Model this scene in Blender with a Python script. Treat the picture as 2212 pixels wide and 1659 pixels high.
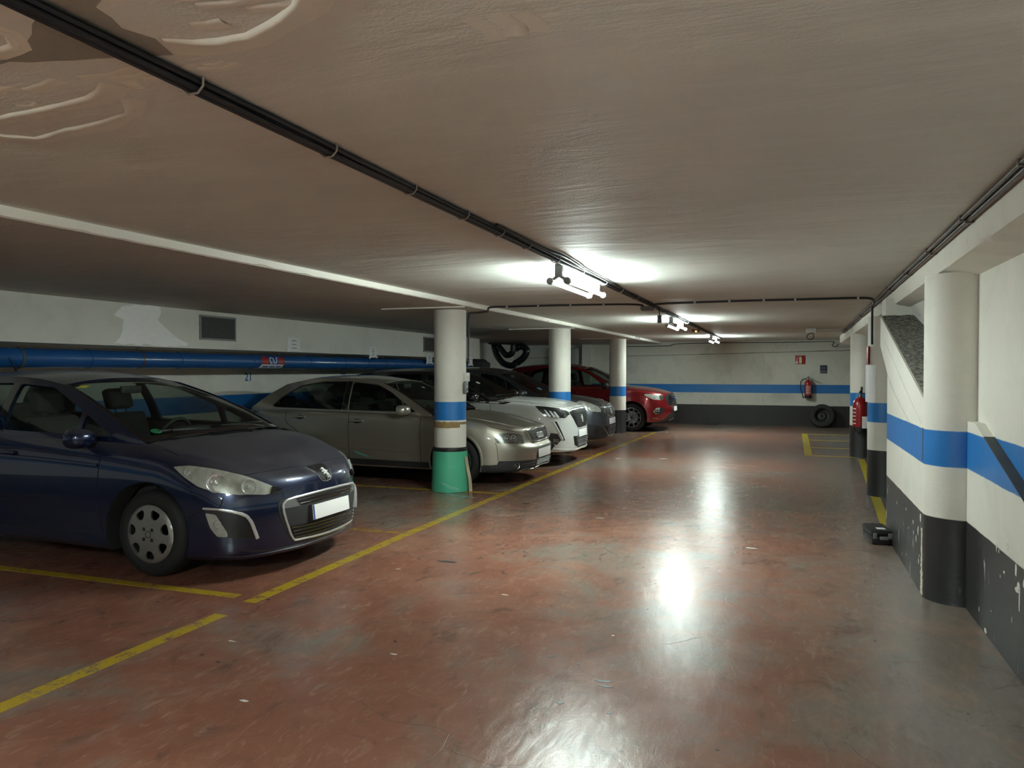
import bpy, bmesh, math, random
from math import sin, cos, pi, radians, sqrt
from mathutils import Vector, Matrix, noise
from mathutils.geometry import delaunay_2d_cdt
from mathutils.bvhtree import BVHTree

SC = bpy.context.scene
COL = SC.collection
for _o in list(bpy.data.objects):
    bpy.data.objects.remove(_o)
random.seed(7)

# ------------------------------------------------------------------ camera, world, exposure
YAW, PITCH = 19.68, -1.02
_c = bpy.data.cameras.new('camera')
_c.sensor_width = 36.0
_c.sensor_fit = 'HORIZONTAL'
_c.lens = 1661.0 / 2212.0 * 36.0
_c.clip_start = 0.05
CAM = bpy.data.objects.new('camera', _c)
COL.objects.link(CAM)
CAM.location = (0, 0, 1.5)
CAM.rotation_euler = (radians(90 + PITCH), 0, radians(YAW))
SC.camera = CAM

_w = bpy.data.worlds.new('garage_world')
SC.world = _w
_w.use_nodes = True
_w.node_tree.nodes['Background'].inputs[0].default_value = (0.02, 0.02, 0.022, 1)
_w.node_tree.nodes['Background'].inputs[1].default_value = 1.0

SC.view_settings.view_transform = 'Standard'
SC.view_settings.look = 'None'
SC.view_settings.gamma = 1.0
SC.view_settings.use_curve_mapping = False
SC.view_settings.exposure = 2.85
SC.cycles.use_denoising = True
SC.cycles.max_bounces = 8
SC.cycles.diffuse_bounces = 5
SC.cycles.glossy_bounces = 4
SC.cycles.transparent_max_bounces = 10
SC.cycles.transmission_bounces = 2
SC.cycles.use_adaptive_sampling = True
SC.cycles.adaptive_threshold = 0.025
SC.cycles.sample_clamp_indirect = 6.0
SC.cycles.caustics_reflective = False
SC.cycles.caustics_refractive = False

LAMP_POWER = 30.0      # emission strength of the fluorescent tubes before any fill boost
TUBE_COLOR = (0.86, 1.0, 0.95)

# ------------------------------------------------------------------ materials
def new_mat(name):
    m = bpy.data.materials.new(name)
    m.use_nodes = True
    nt = m.node_tree
    return m, nt, nt.nodes['Principled BSDF']

def N(nt, kind, **kw):
    n = nt.nodes.new(kind)
    for k, v in kw.items():
        if k.startswith('i_'):
            key = k[2:]
            key = int(key) if key.isdigit() else key.replace('_', ' ')
            n.inputs[key].default_value = v
        else:
            setattr(n, k, v)
    return n

def rgba(c):
    return (c[0], c[1], c[2], 1.0)

def mixc(nt, fac, a, b, blend='MIX'):
    n = N(nt, 'ShaderNodeMix', data_type='RGBA', blend_type=blend)
    for sock, v in ((n.inputs[0], fac), (n.inputs[6], a), (n.inputs[7], b)):
        if isinstance(v, (int, float)):
            sock.default_value = v
        elif isinstance(v, tuple):
            sock.default_value = rgba(v)
        else:
            nt.links.new(v, sock)
    return n.outputs[2]

def math_n(nt, op, a, b=0.0, clamp=False):
    n = N(nt, 'ShaderNodeMath', operation=op, use_clamp=clamp)
    for sock, v in ((n.inputs[0], a), (n.inputs[1], b)):
        if isinstance(v, (int, float)):
            sock.default_value = v
        else:
            nt.links.new(v, sock)
    return n.outputs[0]

def ramp(nt, fac, lo, hi):
    n = N(nt, 'ShaderNodeMapRange', interpolation_type='SMOOTHSTEP')
    nt.links.new(fac, n.inputs[0])
    n.inputs[1].default_value = lo
    n.inputs[2].default_value = hi
    return n.outputs[0]

def geo_pos(nt, scale=(1, 1, 1), obj=False):
    if obj:
        src = N(nt, 'ShaderNodeTexCoord').outputs['Object']
    else:
        src = N(nt, 'ShaderNodeNewGeometry').outputs['Position']
    mp = N(nt, 'ShaderNodeMapping')
    mp.inputs['Scale'].default_value = scale
    nt.links.new(src, mp.inputs[0])
    return mp.outputs[0]

def noise_n(nt, vec, scale, detail=4, rough=0.55, dist=0.0):
    n = N(nt, 'ShaderNodeTexNoise')
    nt.links.new(vec, n.inputs['Vector'])
    n.inputs['Scale'].default_value = scale
    n.inputs['Detail'].default_value = detail
    n.inputs['Roughness'].default_value = rough
    n.inputs['Distortion'].default_value = dist
    return n.outputs[0]

def bump(nt, bsdf, h, strength, dist=0.01):
    b = N(nt, 'ShaderNodeBump')
    b.inputs['Strength'].default_value = strength
    b.inputs['Distance'].default_value = dist
    nt.links.new(h, b.inputs['Height'])
    nt.links.new(b.outputs[0], bsdf.inputs['Normal'])

def simple(name, col, rough=0.5, metal=0.0, spec=0.5, var=0.12, scale=25.0, coat=0.0, bmp=0.0):
    """A plain surface with a little procedural variation."""
    m, nt, b = new_mat(name)
    v = geo_pos(nt, obj=True)
    n = noise_n(nt, v, scale, 3)
    dark = tuple(c * (1 - var) for c in col)
    lite = tuple(min(1, c * (1 + var)) for c in col)
    nt.links.new(mixc(nt, n, dark, lite), b.inputs['Base Color'])
    b.inputs['Roughness'].default_value = rough
    b.inputs['Metallic'].default_value = metal
    b.inputs['Specular IOR Level'].default_value = spec
    b.inputs['Coat Weight'].default_value = coat
    b.inputs['Coat Roughness'].default_value = 0.04
    if bmp:
        bump(nt, b, noise_n(nt, v, scale * 4, 3), bmp, 0.004)
    return m

def paint(name, col, flake=0.35, dust=(0.2, 0.18, 0.16), dust_amt=0.10, rough=0.32, dust_top=0.5, metal=0.55):
    """Car paint: metallic base, clear coat, a film of dust that settles on faces that look up."""
    m, nt, b = new_mat(name)
    v = geo_pos(nt, obj=True)
    fl = noise_n(nt, v, 900, 1)
    base = mixc(nt, fl, tuple(c * (1 - flake) for c in col), tuple(min(1, c * (1 + flake)) for c in col))
    g = N(nt, 'ShaderNodeNewGeometry')
    sx = N(nt, 'ShaderNodeSeparateXYZ')
    nt.links.new(g.outputs['Normal'], sx.inputs[0])
    up = ramp(nt, sx.outputs[2], 0.25, 0.95)
    dn = noise_n(nt, v, 3.5, 5, 0.6)
    fac = math_n(nt, 'MULTIPLY', math_n(nt, 'ADD', math_n(nt, 'MULTIPLY', up, dust_top), dust_amt), math_n(nt, 'ADD', dn, 0.35), True)
    nt.links.new(mixc(nt, fac, base, dust), b.inputs['Base Color'])
    nt.links.new(math_n(nt, 'SUBTRACT', metal, fac, True), b.inputs['Metallic'])
    nt.links.new(math_n(nt, 'ADD', rough, math_n(nt, 'MULTIPLY', fac, 0.5)), b.inputs['Roughness'])
    nt.links.new(math_n(nt, 'SUBTRACT', 1.0, fac, True), b.inputs['Coat Weight'])
    nt.links.new(math_n(nt, 'ADD', 0.03, math_n(nt, 'MULTIPLY', fac, 0.35)), b.inputs['Coat Roughness'])
    return m

def glass_mat(name, tint=(0.55, 0.62, 0.58), refl=1.0):
    """Thin window glass: clear with a Fresnel reflection."""
    m = bpy.data.materials.new(name)
    m.use_nodes = True
    nt = m.node_tree
    nt.nodes.remove(nt.nodes['Principled BSDF'])
    out = nt.nodes['Material Output']
    tr = N(nt, 'ShaderNodeBsdfTransparent')
    gl = N(nt, 'ShaderNodeBsdfGlossy')
    gl.inputs['Roughness'].default_value = 0.02
    v = geo_pos(nt, obj=True)
    n = noise_n(nt, v, 6, 4)
    nt.links.new(mixc(nt, n, tuple(c * 0.93 for c in tint), tint), tr.inputs[0])
    g = N(nt, 'ShaderNodeNewGeometry')
    dp = N(nt, 'ShaderNodeVectorMath', operation='DOT_PRODUCT')
    nt.links.new(g.outputs['Incoming'], dp.inputs[0])
    nt.links.new(g.outputs['Normal'], dp.inputs[1])
    c5 = math_n(nt, 'POWER', math_n(nt, 'SUBTRACT', 1.0, math_n(nt, 'ABSOLUTE', dp.outputs['Value']), True), 5.0)
    fr = math_n(nt, 'ADD', 0.035, math_n(nt, 'MULTIPLY', c5, 0.6))
    mx = N(nt, 'ShaderNodeMixShader')
    nt.links.new(math_n(nt, 'MULTIPLY', fr, refl), mx.inputs[0])
    nt.links.new(tr.outputs[0], mx.inputs[1])
    nt.links.new(gl.outputs[0], mx.inputs[2])
    nt.links.new(mx.outputs[0], out.inputs[0])
    return m

def emit_mat(name, col, strength):
    m, nt, b = new_mat(name)
    b.inputs['Base Color'].default_value = rgba(col)
    b.inputs['Emission Color'].default_value = rgba(col)
    b.inputs['Emission Strength'].default_value = strength
    return m

# ------------------------------------------------------------------ object helpers
def mesh_obj(name, verts, faces, mat=None, parent=None, smooth=False, sharp=None, kind=None):
    me = bpy.data.meshes.new(name)
    me.from_pydata([tuple(v) for v in verts], [], faces)
    me.update()
    return link_mesh(name, me, mat, parent, smooth, sharp, kind)

def link_mesh(name, me, mat=None, parent=None, smooth=False, sharp=None, kind=None):
    if mat is not None and len(me.materials) == 0:
        me.materials.append(mat)
    if smooth:
        me.polygons.foreach_set('use_smooth', [True] * len(me.polygons))
        if sharp is not None:
            me.set_sharp_from_angle(angle=radians(sharp))
    o = bpy.data.objects.new(name, me)
    COL.objects.link(o)
    if parent is not None:
        o.parent = parent
    if kind:
        o['kind'] = kind
    return o

def bm_obj(name, bm, mat=None, parent=None, smooth=False, sharp=None, kind=None):
    bmesh.ops.recalc_face_normals(bm, faces=bm.faces)
    me = bpy.data.meshes.new(name)
    bm.to_mesh(me)
    bm.free()
    return link_mesh(name, me, mat, parent, smooth, sharp, kind)

def thing(name, label, cat, loc=(0, 0, 0), rotz=0.0, group=None):
    o = bpy.data.objects.new(name, None)
    o.empty_display_size = 0.2
    COL.objects.link(o)
    o.location = loc
    o.rotation_euler = (0, 0, rotz)
    return tag(o, label, cat, group)

def tag(o, label, cat, group=None):
    o['label'] = label
    o['category'] = cat
    if group:
        o['group'] = group
    return o

def add_box(bm, lo, hi, bev=0.0, seg=2, mtx=None):
    r = bmesh.ops.create_cube(bm, size=1.0)
    vs = r['verts']
    for v in vs:
        v.co = Vector((lo[i] + (v.co[i] + 0.5) * (hi[i] - lo[i]) for i in range(3)))
    if bev > 0:
        es = list({e for v in vs for e in v.link_edges})
        r2 = bmesh.ops.bevel(bm, geom=es, offset=bev, segments=seg, profile=0.6, affect='EDGES')
        vs = list({v for f in r2['faces'] for v in f.verts} | {v for v in vs if v.is_valid})
    if mtx is not None:
        bmesh.ops.transform(bm, matrix=mtx, verts=[v for v in vs if v.is_valid])
    return vs

def box(name, lo, hi, mat, parent=None, bev=0.0, seg=2, smooth=False, kind=None, mtx=None):
    bm = bmesh.new()
    add_box(bm, lo, hi, bev, seg, mtx)
    return bm_obj(name, bm, mat, parent, smooth or bev > 0, 40, kind)

def add_prism(bm, poly, axis, a, b):
    """Extrude a 2D polygon along an axis: poly in the other two axes, in order."""
    idx = [i for i in range(3) if i != axis]
    def mk(p, t):
        c = [0, 0, 0]
        c[axis] = t
        c[idx[0]], c[idx[1]] = p
        return bm.verts.new(c)
    A = [mk(p, a) for p in poly]
    B = [mk(p, b) for p in poly]
    bm.faces.new(A)
    bm.faces.new(B[::-1])
    n = len(poly)
    for i in range(n):
        bm.faces.new((A[i], B[i], B[(i + 1) % n], A[(i + 1) % n]))

def prism(name, poly, axis, a, b, mat, parent=None, kind=None):
    bm = bmesh.new()
    add_prism(bm, poly, axis, a, b)
    return bm_obj(name, bm, mat, parent, False, None, kind)

def add_lathe(bm, prof, seg=32, mtx=None, closed=False, sweep=2 * pi):
    """Revolve (r, h) pairs about z."""
    full = abs(sweep - 2 * pi) < 1e-6
    ns = seg if full else seg + 1
    rings = []
    for r, h in prof:
        if r < 1e-6:
            rings.append([bm.verts.new((0, 0, h))])
        else:
            rings.append([bm.verts.new((r * cos(sweep * k / seg), r * sin(sweep * k / seg), h)) for k in range(ns)])
    vs = [v for rg in rings for v in rg]
    pairs = list(zip(rings[:-1], rings[1:]))
    if closed:
        pairs.append((rings[-1], rings[0]))
    for A, B in pairs:
        for k in range(seg):
            j = (k + 1) % ns
            if len(A) == 1 and len(B) == 1:
                continue
            if len(A) == 1:
                bm.faces.new((A[0], B[k], B[j]))
            elif len(B) == 1:
                bm.faces.new((A[k], A[j], B[0]))
            else:
                bm.faces.new((A[k], A[j], B[j], B[k]))
    if mtx is not None:
        bmesh.ops.transform(bm, matrix=mtx, verts=vs)
    return vs

def lathe(name, prof, mat, parent=None, seg=32, mtx=None, sharp=35, closed=False):
    bm = bmesh.new()
    add_lathe(bm, prof, seg, mtx, closed)
    return bm_obj(name, bm, mat, parent, True, sharp)

def smooth_path(pts, per=6):
    pts = [Vector(p) for p in pts]
    if len(pts) < 3:
        return pts
    out = []
    n = len(pts)
    for i in range(n - 1):
        p0 = pts[max(0, i - 1)]; p1 = pts[i]; p2 = pts[i + 1]; p3 = pts[min(n - 1, i + 2)]
        for k in range(per):
            t = k / per
            out.append(0.5 * ((2 * p1) + (p2 - p0) * t + (2 * p0 - 5 * p1 + 4 * p2 - p3) * t * t + (3 * p1 - p0 - 3 * p2 + p3) * t ** 3))
    out.append(pts[-1])
    return out

def add_tube(bm, pts, r, seg=10, cap=True, up=None):
    pts = [Vector(p) for p in pts]
    rings = []
    prev = None
    for i, p in enumerate(pts):
        t = (pts[min(i + 1, len(pts) - 1)] - pts[max(i - 1, 0)])
        t = t.normalized() if t.length > 1e-9 else Vector((0, 0, 1))
        if prev is None:
            a = Vector((0, 0, 1)) if abs(t.z) < 0.9 else Vector((1, 0, 0))
            u = t.cross(a).normalized()
        else:
            u = (prev - t * prev.dot(t)).normalized()
        prev = u
        w = t.cross(u)
        rr = r[i] if isinstance(r, (list, tuple)) else r
        rings.append([bm.verts.new(p + (u * cos(2 * pi * k / seg) + w * sin(2 * pi * k / seg)) * rr) for k in range(seg)])
    for A, B in zip(rings[:-1], rings[1:]):
        for k in range(seg):
            j = (k + 1) % seg
            bm.faces.new((A[k], A[j], B[j], B[k]))
    if cap:
        bm.faces.new(rings[0][::-1])
        bm.faces.new(rings[-1])

def tube(name, pts, r, mat, parent=None, seg=10, smooth_per=0):
    bm = bmesh.new()
    add_tube(bm, smooth_path(pts, smooth_per) if smooth_per else pts, r, seg)
    return bm_obj(name, bm, mat, parent, True, 60)

def look(zaxis, at, up=(0, 0, 1)):
    z = Vector(zaxis).normalized()
    u = Vector(up)
    if abs(z.dot(u)) > 0.98:
        u = Vector((1, 0, 0))
    x = u.cross(z).normalized()
    y = z.cross(x)
    m = Matrix((x, y, z)).transposed().to_4x4()
    m.translation = Vector(at)
    return m

# flat panels with holes -------------------------------------------------------
def _pip(p, poly):
    c = False
    x, y = p
    j = len(poly) - 1
    for i in range(len(poly)):
        xi, yi = poly[i]; xj, yj = poly[j]
        if (yi > y) != (yj > y) and x < (xj - xi) * (y - yi) / (yj - yi) + xi:
            c = not c
        j = i
    return c

def resample(poly, step, closed=True):
    out = []
    n = len(poly)
    for i in range(n if closed else n - 1):
        a = Vector(poly[i]); b = Vector(poly[(i + 1) % n])
        k = max(1, int(math.ceil((b - a).length / step)))
        for q in range(k):
            out.append(tuple(a.lerp(b, q / k)))
    if not closed:
        out.append(tuple(poly[-1]))
    return out

def round_poly(poly, r, seg=4):
    """Round the corners of a closed 2D polygon."""
    out = []
    n = len(poly)
    for i in range(n):
        p0 = Vector(poly[i - 1]); p = Vector(poly[i]); p1 = Vector(poly[(i + 1) % n])
        a = (p0 - p); b = (p1 - p)
        rr = r[i] if isinstance(r, (list, tuple)) else r
        d = min(rr, a.length * 0.45, b.length * 0.45)
        if d < 1e-5:
            out.append(tuple(p)); continue
        A = p + a.normalized() * d
        B = p + b.normalized() * d
        for k in range(seg + 1):
            t = k / seg
            out.append(tuple((1 - t) ** 2 * A + 2 * t * (1 - t) * p + t * t * B))
    return out

def panel2d(outer, holes=(), step=0.05):
    loops = [resample(outer, step)] + [resample(h, step) for h in holes]
    verts, edges = [], []
    for lp in loops:
        o = len(verts)
        verts += [Vector(p) for p in lp]
        edges += [(o + i, o + (i + 1) % len(lp)) for i in range(len(lp))]
    nb = len(verts)
    xs = [p[0] for p in loops[0]]; ys = [p[1] for p in loops[0]]
    y = min(ys) + step * 0.5
    row = 0
    bpts = verts[:nb]
    while y < max(ys):
        x = min(xs) + step * (0.5 if row % 2 else 0.25)
        while x < max(xs):
            p = (x, y)
            if _pip(p, loops[0]) and not any(_pip(p, h) for h in loops[1:]):
                if min((b.x - x) ** 2 + (b.y - y) ** 2 for b in bpts) > (0.45 * step) ** 2:
                    verts.append(Vector(p))
            x += step
        y += step * 0.87
        row += 1
    r = delaunay_2d_cdt(verts, edges, [], 0, 1e-6)
    V = [tuple(v) for v in r[0]]
    T = []
    for f in r[2]:
        c = (sum(V[i][0] for i in f) / len(f), sum(V[i][1] for i in f) / len(f))
        if _pip(c, loops[0]) and not any(_pip(c, h) for h in loops[1:]):
            T.append(tuple(f))
    return V, T

def panel(name, outer, holes, fn, mat, parent=None, step=0.05, thick=0.0, flip=False, off=0.0, smooth=True, sharp=50, mirror=False):
    """CDT panel mapped to 3D by fn(a, b) -> (point, normal); thickness goes against the normal."""
    V, T = panel2d(outer, holes, step)
    P, Nn = [], []
    for a, b in V:
        p, n = fn(a, b)
        P.append(Vector(p) + Vector(n) * off)
        Nn.append(Vector(n))
    # orient
    if T:
        s = 0.0
        for t in T:
            s += (P[t[1]] - P[t[0]]).cross(P[t[2]] - P[t[0]]).dot(Nn[t[0]])
        if s < 0:
            T = [t[::-1] for t in T]
    faces = list(T)
    verts = list(P)
    if thick > 0:
        k = len(P)
        verts += [p - n * thick for p, n in zip(P, Nn)]
        faces += [tuple(i + k for i in t[::-1]) for t in T]
        cnt = {}
        for t in T:
            for i in range(3):
                e = (t[i], t[(i + 1) % 3])
                cnt[e] = cnt.get(e, 0) + 1
        for (a, b) in list(cnt):
            if (b, a) not in cnt:
                faces.append((b, a, a + k, b + k))
    if mirror:
        verts = [Vector((v.x, -v.y, v.z)) for v in verts]
        faces = [f[::-1] for f in faces]
    return mesh_obj(name, verts, faces, mat, parent, smooth, sharp)

# lettering -------------------------------------------------------------------
def text_obj(name, body, size, mat, parent, mtx, depth=0.002, bold=0.0):
    cu = bpy.data.curves.new(name, 'FONT')
    cu.body = body
    cu.size = size
    cu.align_x = 'CENTER'
    cu.align_y = 'CENTER'
    cu.extrude = depth
    cu.offset = bold
    tmp = bpy.data.objects.new(name + '_tmp', cu)
    COL.objects.link(tmp)
    dg = bpy.context.evaluated_depsgraph_get()
    dg.update()
    me = bpy.data.meshes.new_from_object(tmp.evaluated_get(dg))
    bpy.data.objects.remove(tmp)
    bpy.data.curves.remove(cu)
    me.transform(mtx)
    me.materials.clear()
    return link_mesh(name, me, mat, parent)
# ================================================================== the room
CZ = 2.30          # main ceiling
LZ = 2.245         # lower slab over the bays
# ---- materials of the shell
def floor_nodes(nt):
    v = geo_pos(nt)
    vs = geo_pos(nt, (0.8, 1.0, 1.0))
    big = noise_n(nt, vs, 0.33, 5, 0.6, 0.4)
    mid = noise_n(nt, v, 1.3, 7, 0.65, 0.8)
    fine = noise_n(nt, geo_pos(nt, (3.2, 1.0, 1.0)), 6.0, 8, 0.7, 1.2)
    grain = noise_n(nt, v, 60, 3, 0.6)
    red = mixc(nt, mid, (0.170, 0.069, 0.047), (0.345, 0.142, 0.093))
    red = mixc(nt, math_n(nt, 'MULTIPLY', ramp(nt, fine, 0.52, 0.75), 0.55), red, (0.42, 0.28, 0.205))
    grey = mixc(nt, fine, (0.135, 0.122, 0.102), (0.25, 0.222, 0.188))
    gf = ramp(nt, math_n(nt, 'ADD', math_n(nt, 'MULTIPLY', big, 0.75), math_n(nt, 'MULTIPLY', mid, 0.40)), 0.535, 0.685)
    sp = N(nt, 'ShaderNodeSeparateXYZ')
    nt.links.new(v, sp.inputs[0])
    # the strip along the right-hand wall is worn down to grey cement
    wall_w = ramp(nt, math_n(nt, 'ADD', sp.outputs[0], math_n(nt, 'MULTIPLY', big, 1.6)), 0.55, 1.75)
    gf = math_n(nt, 'MAXIMUM', math_n(nt, 'MULTIPLY', gf, 0.88), math_n(nt, 'MULTIPLY', wall_w, 0.85))
    col = mixc(nt, gf, red, grey)
    # bleached driving lane patch
    col = mixc(nt, math_n(nt, 'MULTIPLY', ramp(nt, noise_n(nt, v, 0.55, 6, 0.6, 0.5), 0.53, 0.68), 0.42), col, (0.40, 0.215, 0.145))
    mott = noise_n(nt, geo_pos(nt, (1.5, 1.0, 1.0)), 3.1, 9, 0.72, 0.9)
    col = mixc(nt, math_n(nt, 'MULTIPLY', ramp(nt, mott, 0.50, 0.72), 0.42), col, (0.40, 0.205, 0.138))
    col = mixc(nt, math_n(nt, 'MULTIPLY', ramp(nt, mott, 0.47, 0.30), 0.60), col, (0.095, 0.058, 0.045))
    # dark drips and pale chips
    col = mixc(nt, math_n(nt, 'MULTIPLY', ramp(nt, noise_n(nt, v, 14, 1, 0.3), 0.80, 0.83), 0.7), col, (0.04, 0.034, 0.03))
    col = mixc(nt, math_n(nt, 'MULTIPLY', ramp(nt, noise_n(nt, geo_pos(nt, (1, 2.2, 1)), 17, 2, 0.4), 0.79, 0.83), 0.7), col, (0.6, 0.56, 0.5))
    # hairline cracks
    wv = N(nt, 'ShaderNodeVectorMath', operation='ADD')
    nz = N(nt, 'ShaderNodeTexNoise')
    nz.inputs['Scale'].default_value = 2.6
    nz.inputs['Detail'].default_value = 1.5
    nt.links.new(v, nz.inputs['Vector'])
    sc = N(nt, 'ShaderNodeVectorMath', operation='SCALE')
    sc.inputs['Scale'].default_value = 0.22
    nt.links.new(nz.outputs['Color'], sc.inputs[0])
    nt.links.new(v, wv.inputs[0])
    nt.links.new(sc.outputs[0], wv.inputs[1])
    vo = N(nt, 'ShaderNodeTexVoronoi', feature='DISTANCE_TO_EDGE', voronoi_dimensions='2D')
    vo.inputs['Scale'].default_value = 0.95
    nt.links.new(wv.outputs[0], vo.inputs['Vector'])
    crack = math_n(nt, 'MULTIPLY', ramp(nt, vo.outputs['Distance'], 0.0036, 0.0010), ramp(nt, noise_n(nt, v, 0.9, 3), 0.53, 0.60))
    col = mixc(nt, math_n(nt, 'MULTIPLY', crack, 0.5), col, (0.06, 0.05, 0.045))
    return v, col, big, mid, fine, grain, crack, gf

def floor_finish(nt, b, fine, mid, grain, crack):
    nt.links.new(math_n(nt, 'MINIMUM', 0.268, math_n(nt, 'ADD', 0.175, math_n(nt, 'ADD', math_n(nt, 'MULTIPLY', fine, 0.03), math_n(nt, 'MULTIPLY', mid, 0.10)))), b.inputs['Roughness'])
    h = math_n(nt, 'SUBTRACT', math_n(nt, 'ADD', math_n(nt, 'MULTIPLY', fine, 0.9), math_n(nt, 'MULTIPLY', grain, 0.25)), math_n(nt, 'MULTIPLY', crack, 0.35))
    bump(nt, b, h, 0.22, 0.006)
    b.inputs['Specular IOR Level'].default_value = 0.62

M_FLOOR, _nt, _b = new_mat('worn_red_floor_paint')
_v, _col, _big, _mid, _fine, _grain, _crack, _gf = floor_nodes(_nt)
_nt.links.new(_col, _b.inputs['Base Color'])
floor_finish(_nt, _b, _fine, _mid, _grain, _crack)

def line_mat(name, col, wear):
    m, nt, b = new_mat(name)
    v, fc, big, mid, fine, grain, crack, gf = floor_nodes(nt)
    w = ramp(nt, math_n(nt, 'ADD', math_n(nt, 'MULTIPLY', noise_n(nt, v, 9, 6, 0.7), 0.7), math_n(nt, 'MULTIPLY', noise_n(nt, v, 45, 3, 0.6), 0.3)), wear - 0.07, wear + 0.07)
    tone = mixc(nt, mid, tuple(c * 0.8 for c in col), tuple(c * 1.12 for c in col))
    nt.links.new(mixc(nt, w, fc, tone), b.inputs['Base Color'])
    floor_finish(nt, b, fine, mid, grain, crack)
    return m

M_YELLOW = line_mat('yellow_road_paint', (0.50, 0.345, 0.028), 0.445)
M_YELLOW_WORN = line_mat('worn_yellow_road_paint', (0.42, 0.27, 0.02), 0.50)
M_YELLOW_NEW = line_mat('fresh_yellow_road_paint', (0.60, 0.47, 0.04), 0.28)
M_TEAL = line_mat('teal_paint_smear', (0.16, 0.36, 0.35), 0.50)

WHITE_W = (0.74, 0.725, 0.655)
BLUE_W = (0.019, 0.180, 0.52)
BLACK_W = (0.016, 0.016, 0.017)

def band_mat(name, white=WHITE_W, scuff=0.0, blue=True, dirt=0.35, bl=(0.883, 1.113), bk=0.55, rough_w=0.62):
    """Painted wall: black foot, white, blue stripe, white - set out by height."""
    m, nt, b = new_mat(name)
    v = geo_pos(nt)
    sp = N(nt, 'ShaderNodeSeparateXYZ')
    nt.links.new(v, sp.inputs[0])
    z = math_n(nt, 'ADD', sp.outputs[2], math_n(nt, 'MULTIPLY', math_n(nt, 'SUBTRACT', noise_n(nt, v, 5, 4), 0.5), 0.010))
    d1 = noise_n(nt, v, 1.6, 6, 0.65, 0.4)
    d2 = noise_n(nt, geo_pos(nt, (1, 1, 0.35)), 7, 6, 0.7, 0.6)
    w = mixc(nt, math_n(nt, 'MULTIPLY', ramp(nt, d1, 0.45, 0.75), dirt), white, tuple(c * 0.62 for c in white))
    w = mixc(nt, math_n(nt, 'MULTIPLY', ramp(nt, d2, 0.60, 0.74), dirt * 0.8), w, tuple(c * 0.5 for c in white))
    blu = mixc(nt, d1, tuple(c * 0.85 for c in BLUE_W), tuple(c * 1.12 for c in BLUE_W))
    blu = mixc(nt, math_n(nt, 'MULTIPLY', ramp(nt, d2, 0.68, 0.76), 0.35), blu, (0.3, 0.36, 0.45))
    blk = mixc(nt, d1, BLACK_W, tuple(c * 1.9 for c in BLACK_W))
    if scuff:
        s1 = ramp(nt, noise_n(nt, geo_pos(nt, (1.0, 1.0, 0.22)), 13, 4, 0.55, 0.8), 0.625, 0.66)
        s2 = ramp(nt, noise_n(nt, v, 2.1, 3, 0.5), 0.50, 0.60)
        blk = mixc(nt, math_n(nt, 'MULTIPLY', math_n(nt, 'MULTIPLY', s1, s2), scuff), blk, (0.55, 0.54, 0.50))
        s3 = ramp(nt, noise_n(nt, geo_pos(nt, (1, 0.3, 1)), 24, 3, 0.5), 0.66, 0.8)
        blk = mixc(nt, math_n(nt, 'MULTIPLY', s3, 0.12), blk, (0.3, 0.3, 0.28))
    def above(t):
        n = N(nt, 'ShaderNodeMapRange')
        nt.links.new(z, n.inputs[0])
        n.inputs[1].default_value = t - 0.003
        n.inputs[2].default_value = t + 0.003
        return n.outputs[0]
    c = mixc(nt, above(bk), blk, w) if bk else w
    if blue:
        inb = math_n(nt, 'SUBTRACT', above(bl[0]), above(bl[1]))
        c = mixc(nt, inb, c, blu)
    nt.links.new(c, b.inputs['Base Color'])
    if bk:
        rr = mixc(nt, above(bk), (0.42, 0.42, 0.42), (rough_w, rough_w, rough_w))
        if blue:
            rr = mixc(nt, inb, rr, (0.40, 0.40, 0.40))
        nt.links.new(rr, b.inputs['Roughness'])
    else:
        b.inputs['Roughness'].default_value = rough_w
    hh = math_n(nt, 'ADD', noise_n(nt, v, 38, 4, 0.6), math_n(nt, 'MULTIPLY', noise_n(nt, v, 4, 4), 1.2))
    bump(nt, b, hh, 0.30, 0.006)
    return m

M_WALL = band_mat('banded_wall_paint', dirt=0.42)
M_WALL_NEAR = band_mat('banded_wall_paint_scuffed', scuff=0.95, dirt=0.25)
M_COLUMN = band_mat('banded_column_paint', dirt=0.28)
M_COLUMN_R = band_mat('banded_column_paint_scuffed', scuff=0.35, dirt=0.25)
M_BACK = band_mat('banded_back_wall', white=(0.66,0.66,0.59), dirt=0.55)
M_PLAIN = band_mat('plain_white_wall_paint', white=(0.70, 0.69, 0.63), blue=False, bk=0, dirt=0.36)

def plaster(name, a, b_, streak=0.25, bmp=0.42):
    m, nt, b = new_mat(name)
    v = geo_pos(nt)
    n1 = noise_n(nt, v, 0.7, 6, 0.6, 0.5)
    n2 = noise_n(nt, geo_pos(nt, (0.25, 1.0, 1.0)), 5.5, 6, 0.65, 0.6)
    c = mixc(nt, ramp(nt, n1, 0.3, 0.7), a, b_)
    c = mixc(nt, math_n(nt, 'MULTIPLY', ramp(nt, n2, 0.42, 0.72), streak), c, tuple(x * 1.25 for x in b_))
    nt.links.new(c, b.inputs['Base Color'])
    b.inputs['Roughness'].default_value = 0.62
    h = math_n(nt, 'ADD', math_n(nt, 'MULTIPLY', noise_n(nt, geo_pos(nt, (0.35, 1, 1)), 2.2, 6, 0.6, 0.5), 2.6), math_n(nt, 'MULTIPLY', noise_n(nt, v, 90, 3), 0.16))
    bump(nt, b, h, bmp, 0.02)
    return m

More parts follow.
